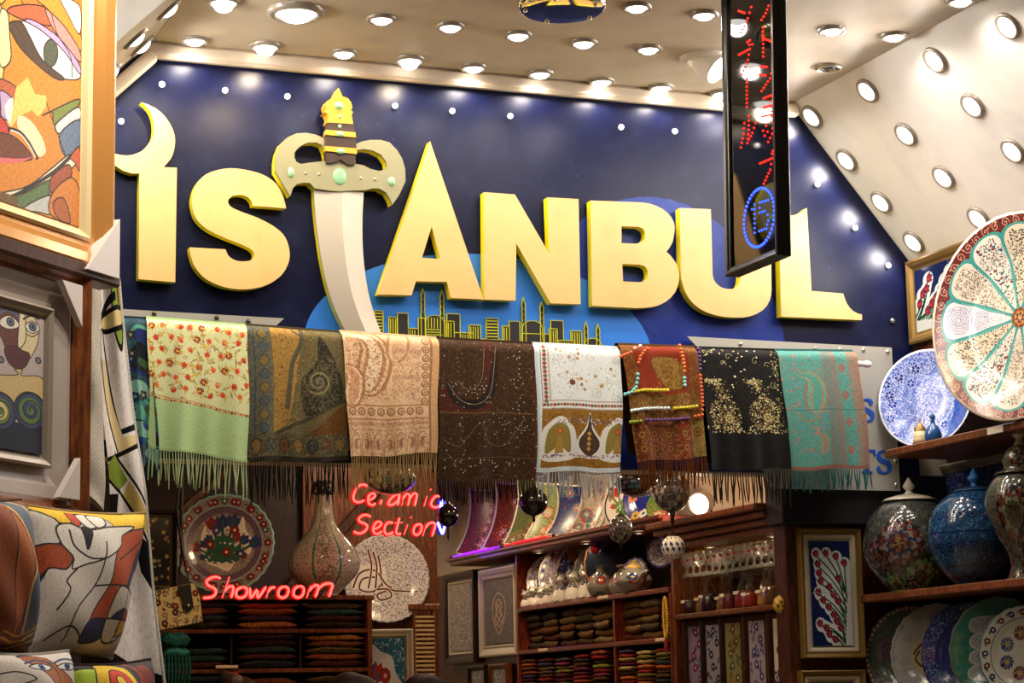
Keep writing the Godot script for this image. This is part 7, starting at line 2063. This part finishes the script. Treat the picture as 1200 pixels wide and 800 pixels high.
	p = bright_print("6a9a4a", ["e8a03a", "d84a3a", "e8e0b0"], 70)
	plate_on("dish", "small green dish with orange fruit", Vector3(4.22, 2.437 + 0.06, -1.38), Vector3(-0.9, 0.25, 0.4), dish(0.07, 0, 0.0, 0.14), p, g)
	# glowing purple and red tubes, added to stand for reflections on the shelf edge
	for e in [[-3.75, -3.0, "8a1cff", 2.4], [-2.98, -2.3, "e0182c", 0.9]]:
		t = thing("reflection_light_strip", ("purple" if e[0] < -3.5 else "red") + " glowing tube added for coloured reflections along the edge of the dish shelf", "neon tube", Vector3(4.085, 2.44, (e[0] + e[1]) / 2))
		var hl: float = (e[1] - e[0]) / 2
		part("glass_tube", tube(PackedVector3Array([Vector3(0, 0, -hl), Vector3(0, 0, 0), Vector3(0, 0, hl)]), 0.007, 8), glow(e[2], e[3]), t)
		for s in [-1.0, 1.0]: part("end_cap", ball(0.009, 0.009, 0.014, 10, 6), mat("2a2420", 0.4), t, Vector3(0, 0, hl * s))
		red_glow(t, Vector3(-0.02, 0.03, 0), 0.03 if e[0] < -3.5 else 0.015, e[2])
	# glass cabinet
	t = thing("glass_cabinet", "wooden cabinet with a stepped cornice full of glass bottles", "cabinet", Vector3(4.3, 0, -0.65))
	for k in 4: part("cornice_moulding", box(0.3 + 0.035 * k, 0.026, 1.0 + 0.01 * k, 0.005), wood_b, t, Vector3(-0.0175 * k, 2.298 + 0.027 * k, 0))
	for y in [1.99, 1.63, 1.2, 0.7, 0.1]: part("board", box(0.29, 0.022, 0.98, 0.004), wood_b, t, Vector3(0, y, 0))
	part("upright", box(0.29, 2.29, 0.03, 0.004), wood_b, t, Vector3(0, 1.145, -0.485))
	part("upright", box(0.29, 2.29, 0.03, 0.004), wood_b, t, Vector3(0, 1.145, 0.485))
	part("back_mirror", box(0.01, 2.28, 0.96, 0.001), mat("8a7a66", 0.12, 0.9), t, Vector3(0.145, 1.14, 0))
	part("glass_shelf", box(0.24, 0.006, 0.94, 0.001), glass_mat("cfe0d8", 0.2), t, Vector3(0.015, 2.16, 0))
	var clear := glass_mat("2a2622", 0.06)
	var hues2 := ["3a1c14", "8a6a24", "2a1014", "a88a34", "5a1a14", "7a1c14", "8a2414", "b08a2c", "6a4a1c"]
	for k in 10:
		var z := -1.08 + k * 0.094
		t = thing("perfume_bottle", ["flask of %s perfume with a glass stopper and white label" % ["dark brown", "amber", "black", "golden", "dark red", "ruby", "red", "honey", "brown", "deep red"][k]][0], "bottle", Vector3(4.21 + 0.02 * (k % 2), 2.001, z), "perfume bottles in the glass cabinet")
		var s := 0.9 + 0.2 * (k % 3) / 2.0
		part("flask", smooth_lathe([0.0, 0.0, 0.036, 0.0, 0.04, 0.02, 0.036, 0.05, 0.018, 0.1, 0.011, 0.12, 0.014, 0.13], 20, 3), clear, t, Vector3.ZERO, Basis.from_scale(Vector3.ONE * s))
		part("perfume", smooth_lathe([0.0, 0.003, 0.032, 0.003, 0.036, 0.02, 0.033, 0.045, 0.026, 0.068, 0.0, 0.068], 18, 3), mat(hues2[k % 9], 0.08), t, Vector3.ZERO, Basis.from_scale(Vector3.ONE * s))
		part("label", box(0.002, 0.012, 0.04, 0.0005), mat("e0d8c4", 0.6), t, Vector3(-0.038 * s, 0.06 * s, 0))
		part("stopper", ball(0.014, 0.017, 0.014, 10, 8), clear, t, Vector3(0, 0.14 * s, 0))
	# small lamps under the cornices; the ceramics shelf ones are added to brighten it
	for e in [Vector3(4.25, 2.286, -0.95), Vector3(4.25, 2.286, -0.38), Vector3(4.17, 2.39, -2.7), Vector3(4.17, 2.39, -2.1), Vector3(4.17, 2.39, -1.5)]:
		t = thing("puck_light", "small round lamp under the %s cornice" % ("cabinet" if e.z > -1.2 else "ceramics shelf, added below its"), "lamp", e, "puck lamps under the cornices")
		part("ring", lathe([0.02, -0.008, 0.026, -0.008, 0.028, 0.0], 20), mat("b8b0a0", 0.3, 0.6), t)
		part("bulb", lathe([0.0, -0.007, 0.012, -0.007, 0.02, -0.004], 16), glow("ffe6c0", 2.5), t)
		var l := SpotLight3D.new()
		l.name = "lamp_light"
		l.light_energy = 0.035
		l.light_color = Color("ffe2b8")
		l.spot_angle = 80
		l.light_size = 0.015
		l.spot_range = 5.0
		l.spot_attenuation = 2.0
		l.shadow_enabled = true
		t.add_child(l)
		l.transform = Transform3D(Basis(Vector3.RIGHT, -PI / 2), Vector3(0, -0.012, 0))
	# tea glasses and goblets on the glass shelf
	var cup := smooth_lathe([0.0, 0.0, 0.02, 0.0, 0.02, 0.006, 0.006, 0.012, 0.006, 0.035, 0.022, 0.05, 0.026, 0.075, 0.02, 0.1], 14, 2)
	var first: Node3D = null
	for r in 2:
		for k in 15:
			var at := Vector3(4.2 + r * 0.11, 2.163, -1.08 + k * 0.0625 + r * 0.03)
			if first == null:
				first = thing("goblet", "small cut-glass goblet on the glass shelf of the cabinet", "glass", at, "goblets on the glass shelf")
				part("bowl", cup, glass_mat("e8e4dc", 0.14), first)
				part("gilt_rim", lathe([0.0195, 0.097, 0.0215, 0.099, 0.0205, 0.103, 0.019, 0.1], 14), mat("c8a048", 0.2, 0.8), first)
				part("jewel", ball(0.007, 0.007, 0.005, 8, 6), mat("b02020", 0.1), first, Vector3(-0.024, 0.065, 0))
			else:
				copy(first, at)
	# narrow framed tiles leaning below
	var kinds := ["blue and rose floral tile strip in a red-brown frame", "grey and blue floral tile strip in a dark frame", "olive leaf tile strip in a dark frame", "lavender medallion tile strip in a red-brown frame", "white tile strip with cobalt blossoms in a red-brown frame"]
	var bgs := ["9a90b0", "b0b0bc", "8a8a5c", "a8a4b8", "d8d4cc"]
	for k in 5:
		p = Pen.new(128, 256, bgs[k], 80 + k)
		for e in 14: p.sprig(p.rg.randf(), p.rg.randf(), 0.3, p.rg.randf() * TAU, ["34406a", "34406a", "3c4a2c", "4a4a80", "23306e"][k], ["7a3a6a", "3c4a7a", "a85a2c", "5a5a90", "2c3a80"][k])
		for e in 5: p.flower(0.5 + 0.25 * sin(e * 2.0), 0.1 + e * 0.2, 0.14, 7, ["a83a5a", "3a4a80", "5a6a3a", "5a5a94", "23306e"][k], "e0dcd0", "2c2c40")
		tile_picture(kinds[k], Vector3(4.23, 1.822, [-1.05, -0.88, -0.70, -0.49, -0.28][k]), Vector3(-0.93, 0, 0.37), 0.082, 0.25, p, 0.0, null, 0.026, wood_a if k in [0, 3, 4] else wood_c, "tile strips standing in the cabinet")
	# spotlights on top of the cabinet
	for e in [[Vector3(4.33, 2.50, -1.12), 1.3, 0.7], [Vector3(4.36, 2.475, -1.55), 0.9, 0.25]]:
		t = thing("clip_spotlight", "%s spotlight standing above the cabinet cornice" % ("bright white" if e[1] > 1 else "small warm"), "lamp", e[0])
		var aim := Basis.looking_at(Vector3(-0.75, -0.25, 0.6), Vector3.UP)
		part("housing", lathe([0.02, 0.0, 0.036, 0.02, 0.04, 0.07, 0.036, 0.072, 0.034, 0.06], 20), mat("d8d0c0", 0.3), t, Vector3.ZERO, (aim * Basis(Vector3.RIGHT, -PI / 2)).scaled_local(Vector3.ONE * e[1]))
		part("bulb", lathe([0.0, 0.072, 0.02, 0.068, 0.034, 0.058], 20), bulb_glow, t, Vector3.ZERO, (aim * Basis(Vector3.RIGHT, -PI / 2)).scaled_local(Vector3.ONE * e[1]))
		part("stem", box(0.012, 0.1, 0.012, 0.002), mat("3a342c", 0.4), t, Vector3(0.02, -0.05, -0.01))
		var l := SpotLight3D.new()
		l.name = "lamp_light"
		l.light_energy = e[2]
		l.light_color = Color("fff0dc")
		l.spot_angle = 75
		l.light_size = 0.03
		l.spot_range = 9.0
		l.spot_attenuation = 2.0
		l.shadow_enabled = true
		t.add_child(l)
		l.transform = Transform3D(aim, aim * Vector3(0, 0, -0.085 * e[1]))
	# string of amber beads
	t = thing("bead_string", "string of amber beads hanging from the plate shelf end", "beads", Vector3(4.14, 2.078, -1.186))
	var list := []
	for k in 44:
		var a := k * TAU / 44
		list.append([ball(0.0075, 0.0075, 0.0075, 8, 6), Vector3(0, -0.085 * (1.0 - cos(a)) , 0.018 * sin(a))])
	tag(part("amber_beads", joined(list), mat("d8a82c", 0.25), t), "", "", "", "stuff")
	part("tassel", lathe([0.0, -0.24, 0.012, -0.23, 0.009, -0.19, 0.004, -0.17, 0.0, -0.165], 10), mat("8a1c24", 0.8), t)

func mosaic(cols: Array, sd: int) -> StandardMaterial3D:
	var p := Pen.new(192, 128, cols[0], sd)
	for j in 9:
		for i in 16:
			var x := (i + 0.5 * (j % 2)) / 16.0
			var y := j / 9.0
			p.shape([x, y + 0.01, x + 0.05, y + 0.015, x + 0.045, y + 0.09, x + 0.005, y + 0.085], cols[p.rg.randi() % cols.size()], 0.006, "14110f")
	return tex_mat(p.im, 0.12)

func hanging_lamp(called: String, label: String, at: Vector3, r: float, squash: float, m, tassel := 0.0, hung := 3.0):
	var t := thing(called, label, "hanging lamp", at, "mosaic lamps and globes hanging inside")
	part("globe", ball(r, r * squash, r, 26, 16), m, t)
	var brass := mat("3a2e1c", 0.3, 0.7)
	part("cap", lathe([r * 0.5, r * squash * 0.84, r * 0.42, r * squash * 0.98, r * 0.14, r * squash * 1.1, r * 0.08, r * squash * 1.35, 0.0, r * squash * 1.38], 18), brass, t)
	part("wire", tube(PackedVector3Array([Vector3(0, r * squash * 1.3, 0), Vector3(0, (hung - at.y) * 0.6, 0), Vector3(0, hung - at.y, 0)]), 0.0028, 6), mat("14100c", 0.4), t)
	if tassel > 0:
		part("finial", lathe([0.0, -r * squash - tassel, r * 0.12, -r * squash - tassel * 0.7, r * 0.1, -r * squash - tassel * 0.25, r * 0.22, -r * squash * 0.95, 0.0, -r * squash * 0.9], 14), brass, t)

func build_hanging_lamps():
	var dark := mosaic(["20222e", "3a3a48", "2c4a5a", "14141c", "4a4440"], 91)
	var blue := mosaic(["23386e", "3a5a8c", "c8ccd0", "1a2448"], 92)
	var grey := mosaic(["6a6460", "8a847c", "4a4a50", "3c3a40"], 93)
	hanging_lamp("glass_globe", "dark glass globe hanging beside the blue neon marks", Vector3(3.074, 2.404, -1), 0.046, 1.0, mat("0e0c10", 0.1), 0.06)
	hanging_lamp("glass_globe", "dark mosaic globe hanging in front of the navy dish", Vector3(3.415, 2.456, -0.9), 0.06, 0.95, mat("15120e", 0.12), 0.03)
	hanging_lamp("mosaic_lamp", "wide dark mosaic lamp below the white shawl end", Vector3(3.98, 2.564, -1.08), 0.1, 0.6, dark)
	hanging_lamp("mosaic_lamp", "egg-shaped grey mosaic lamp with a long finial below the rust shawl", Vector3(3.955, 2.489, -0.7), 0.078, 1.1, grey, 0.06)
	hanging_lamp("ceramic_ball", "white ceramic ball with cobalt leaves hanging before the cabinet", Vector3(3.954, 2.259, -0.7), 0.05, 1.0, ball_print("e0ddd4", ["1f3f8a", "2a4c9a", "16306a"], 95), 0.0, 2.345)
	hanging_lamp("mosaic_lamp", "small balloon-shaped mosaic lamp above the rose pot", Vector3(3.762, 2.339, -0.8), 0.05, 1.15, grey, 0.03)
	hanging_lamp("glass_bowl_lamp", "pale glass bowl lamp behind the beige fringe", Vector3(2.794, 2.557, -0.9), 0.11, 0.75, mosaic(["8a7a68", "a8977c", "6a5a4c", "4a5a5a"], 94))
	hanging_lamp("ceramic_ball", "yellow flowered ceramic ball hanging at the cabinet corner", Vector3(4.139, 1.994, -0.12), 0.038, 1.0, ball_print("c8a43c", ["7a3a1c", "e8d080", "4a3a1c"], 96))

func ball_print(bg: String, cols: Array, sd: int) -> StandardMaterial3D:
	var p := Pen.new(192, 128, bg, sd)
	for k in 12:
		p.leaf(k / 12.0, 0.5, 0.1, 0.05, PI / 2 + 0.3, cols[k % 3])
		p.leaf(k / 12.0, 0.5, 0.1, 0.05, -PI / 2 + 0.3, cols[(k + 1) % 3])
		p.leaf(k / 12.0 + 0.04, 0.2, 0.07, 0.03, 1.0, cols[(k + 2) % 3])
		p.leaf(k / 12.0 + 0.04, 0.8, 0.07, 0.03, -1.0, cols[(k + 2) % 3])
	return tex_mat(p.im, 0.15)

# ---------- customers inside the shop: only the crowns of their heads reach into the picture ----------
func capsule(p: Vector3, a: Vector3, b: Vector3, ra: float, rb: float) -> float:
	var d := b - a
	var t := clampf((p - a).dot(d) / d.length_squared(), 0.0, 1.0)
	return (p - a - d * t).length() - lerpf(ra, rb, t)

func surface(bones: Array, cell: float, blend: float, dress := Color.WHITE) -> ArrayMesh:
	# surface nets over the smooth union of tapered capsules
	var lo := Vector3.ONE * 9
	var hi := -lo
	for b in bones:
		var m := Vector3.ONE * (maxf(b[2], b[3]) + 2.0 * cell)
		lo = lo.min(b[0].min(b[1]) - m)
		hi = hi.max(b[0].max(b[1]) + m)
	var n := Vector3i(((hi - lo) / cell).ceil()) + Vector3i.ONE
	var f := PackedFloat32Array()
	f.resize(n.x * n.y * n.z)
	f.fill(1.0)
	for b in bones:
		var m := Vector3.ONE * (maxf(b[2], b[3]) + blend + cell)
		var c0 := Vector3i(((b[0].min(b[1]) - m - lo) / cell).floor()).clamp(Vector3i.ZERO, n - Vector3i.ONE)
		var c1 := Vector3i(((b[0].max(b[1]) + m - lo) / cell).ceil()).clamp(Vector3i.ZERO, n - Vector3i.ONE)
		for z in range(c0.z, c1.z + 1):
			for y in range(c0.y, c1.y + 1):
				for x in range(c0.x, c1.x + 1):
					var i := x + n.x * (y + n.y * z)
					var d := capsule(lo + Vector3(x, y, z) * cell, b[0], b[1], b[2], b[3])
					var o := f[i]
					var h := clampf(0.5 + 0.5 * (o - d) / blend, 0.0, 1.0)
					f[i] = lerpf(o, d, h) - blend * h * (1.0 - h) if o < 0.9 else minf(o, d)
	var ids := {}
	var st := SurfaceTool.new()
	st.begin(Mesh.PRIMITIVE_TRIANGLES)
	st.set_smooth_group(0)
	var count := 0
	for z in n.z - 1:
		for y in n.y - 1:
			for x in n.x - 1:
				var s := Vector3.ZERO
				var k := 0
				var inside := 0
				for e in 8:
					if f[x + (e & 1) + n.x * (y + ((e >> 1) & 1) + n.y * (z + (e >> 2)))] < 0: inside += 1
				if inside == 0 or inside == 8: continue
				for e in 12:
					var ax := e / 4
					var p := Vector3i.ZERO
					p[(ax + 1) % 3] = e & 1
					p[(ax + 2) % 3] = (e >> 1) & 1
					var q := p
					q[ax] = 1
					var a := f[x + p.x + n.x * (y + p.y + n.y * (z + p.z))]
					var b := f[x + q.x + n.x * (y + q.y + n.y * (z + q.z))]
					if (a < 0) != (b < 0):
						s += Vector3(p).lerp(Vector3(q), a / (a - b))
						k += 1
				ids[x + n.x * (y + n.y * z)] = count
				count += 1
				var at := lo + (Vector3(x, y, z) + s / k) * cell
				var bare := at.y > 1.47 or (absf(at.x) > 0.19 and at.y < 0.88)
				st.set_color(Color(0.55, 0.33, 0.22) if bare and dress != Color.WHITE else dress)
				st.add_vertex(at)
	var step := [1, n.x, n.x * n.y]
	for z in range(1, n.z - 1):
		for y in range(1, n.y - 1):
			for x in range(1, n.x - 1):
				var i := x + n.x * (y + n.y * z)
				for ax in 3:
					var a := f[i] < 0
					var b: bool = f[i + step[ax]] < 0
					if a == b: continue
					var u: int = step[(ax + 1) % 3]
					var v: int = step[(ax + 2) % 3]
					var q := [ids[i - u - v], ids[i - v], ids[i], ids[i - u]]
					if a: q = [q[0], q[3], q[2], q[1]]
					for e in [0, 1, 2, 0, 2, 3]: st.add_index(q[e])
	st.generate_normals()
	return st.commit()

func build_people():
	var V := func(x, y, z): return Vector3(x, y, z)
	# standing adult, arms down; 1.70 m
	var body := []
	body.append([V.call(0, 1.44, 0), V.call(0, 1.53, 0.01), 0.055, 0.052])
	body.append([V.call(0, 1.05, 0), V.call(0, 1.34, 0), 0.13, 0.14])
	body.append([V.call(-0.07, 0.95, 0), V.call(0.07, 0.95, 0), 0.13, 0.13])
	for s in [-1.0, 1.0]:
		body.append([V.call(0.06 * s, 1.38, 0), V.call(0.18 * s, 1.385, 0), 0.075, 0.06])
		body.append([V.call(0.19 * s, 1.37, 0), V.call(0.23 * s, 1.09, 0.0), 0.052, 0.04])
		body.append([V.call(0.23 * s, 1.09, 0), V.call(0.24 * s, 0.85, 0.06), 0.04, 0.03])
		body.append([V.call(0.09 * s, 0.9, 0), V.call(0.1 * s, 0.48, 0.02), 0.085, 0.055])
		body.append([V.call(0.1 * s, 0.48, 0.02), V.call(0.1 * s, 0.09, -0.01), 0.055, 0.04])
		body.append([V.call(0.1 * s, 0.04, -0.03), V.call(0.11 * s, 0.03, 0.14), 0.042, 0.032])
		for k in 4: body.append([V.call(0.24 * s, 0.85 - 0.01 * k, 0.05 + 0.018 * k), V.call(0.235 * s, 0.73 + 0.01 * absf(k - 1.5), 0.06 + 0.02 * k), 0.011, 0.008])
		body.append([V.call(0.235 * s, 0.83, 0.08), V.call(0.21 * s, 0.78, 0.11), 0.012, 0.009])
	body.append([V.call(0, 1.58, 0.015), V.call(0, 1.625, 0.005), 0.072, 0.082])
	body.append([V.call(0, 1.53, 0.055), V.call(0, 1.56, 0.05), 0.036, 0.05])
	body.append([V.call(0, 1.585, 0.1), V.call(0, 1.565, 0.112), 0.011, 0.015])
	for s in [-1.0, 1.0]: body.append([V.call(0.08 * s, 1.57, 0.0), V.call(0.082 * s, 1.6, -0.01), 0.012, 0.015])
	var hair := surface([[V.call(0, 1.63, -0.02), V.call(0, 1.645, 0.02), 0.094, 0.086], [V.call(-0.04, 1.6, -0.05), V.call(0.04, 1.6, -0.05), 0.075, 0.075], [V.call(0, 1.52, -0.06), V.call(0, 1.6, -0.05), 0.05, 0.06]], 0.012, 0.03)
	var knot := surface([[V.call(0.02, 1.70, -0.05), V.call(0.05, 1.72, -0.03), 0.04, 0.03]], 0.01, 0.02)
	for e in [[Vector3(2.5, 0.035, -0.5), "1c1410", "5a4434", "dark-haired person in a brown top whose crown shows below the textile shelf", 0.4], [Vector3(2.2, 0.035, -1.02), "2c1e14", "34384a", "brown-haired person with a red hair clip below the Showroom sign", -0.3], [Vector3(2.93, 0.045, -0.9), "140f0e", "3a3a3a", "black-haired person in grey whose crown shows by the tall framed tiles", 0.2]]:
		var t := thing("person", e[3], "person", e[0] - Vector3(0, e[0].y, 0), "", Basis(Vector3.UP, PI + e[4]).scaled(Vector3.ONE * 1.018))
		var skin := StandardMaterial3D.new()
		skin.vertex_color_use_as_albedo = true
		skin.roughness = 0.7
		part("body", surface(body, 0.018, 0.03, Color(e[2]).srgb_to_linear()), skin, t)
		var h := part("hair", hair, mat(e[1], 0.6, 0.0, 0.25), t)
		if e[1] == "2c1e14":
			part("hair_knot", knot, mat("3a2818", 0.5), t)
			part("hair_clip", box(0.05, 0.014, 0.02, 0.004), mat("c01c20", 0.3), t, Vector3(0.03, 1.735, -0.02))
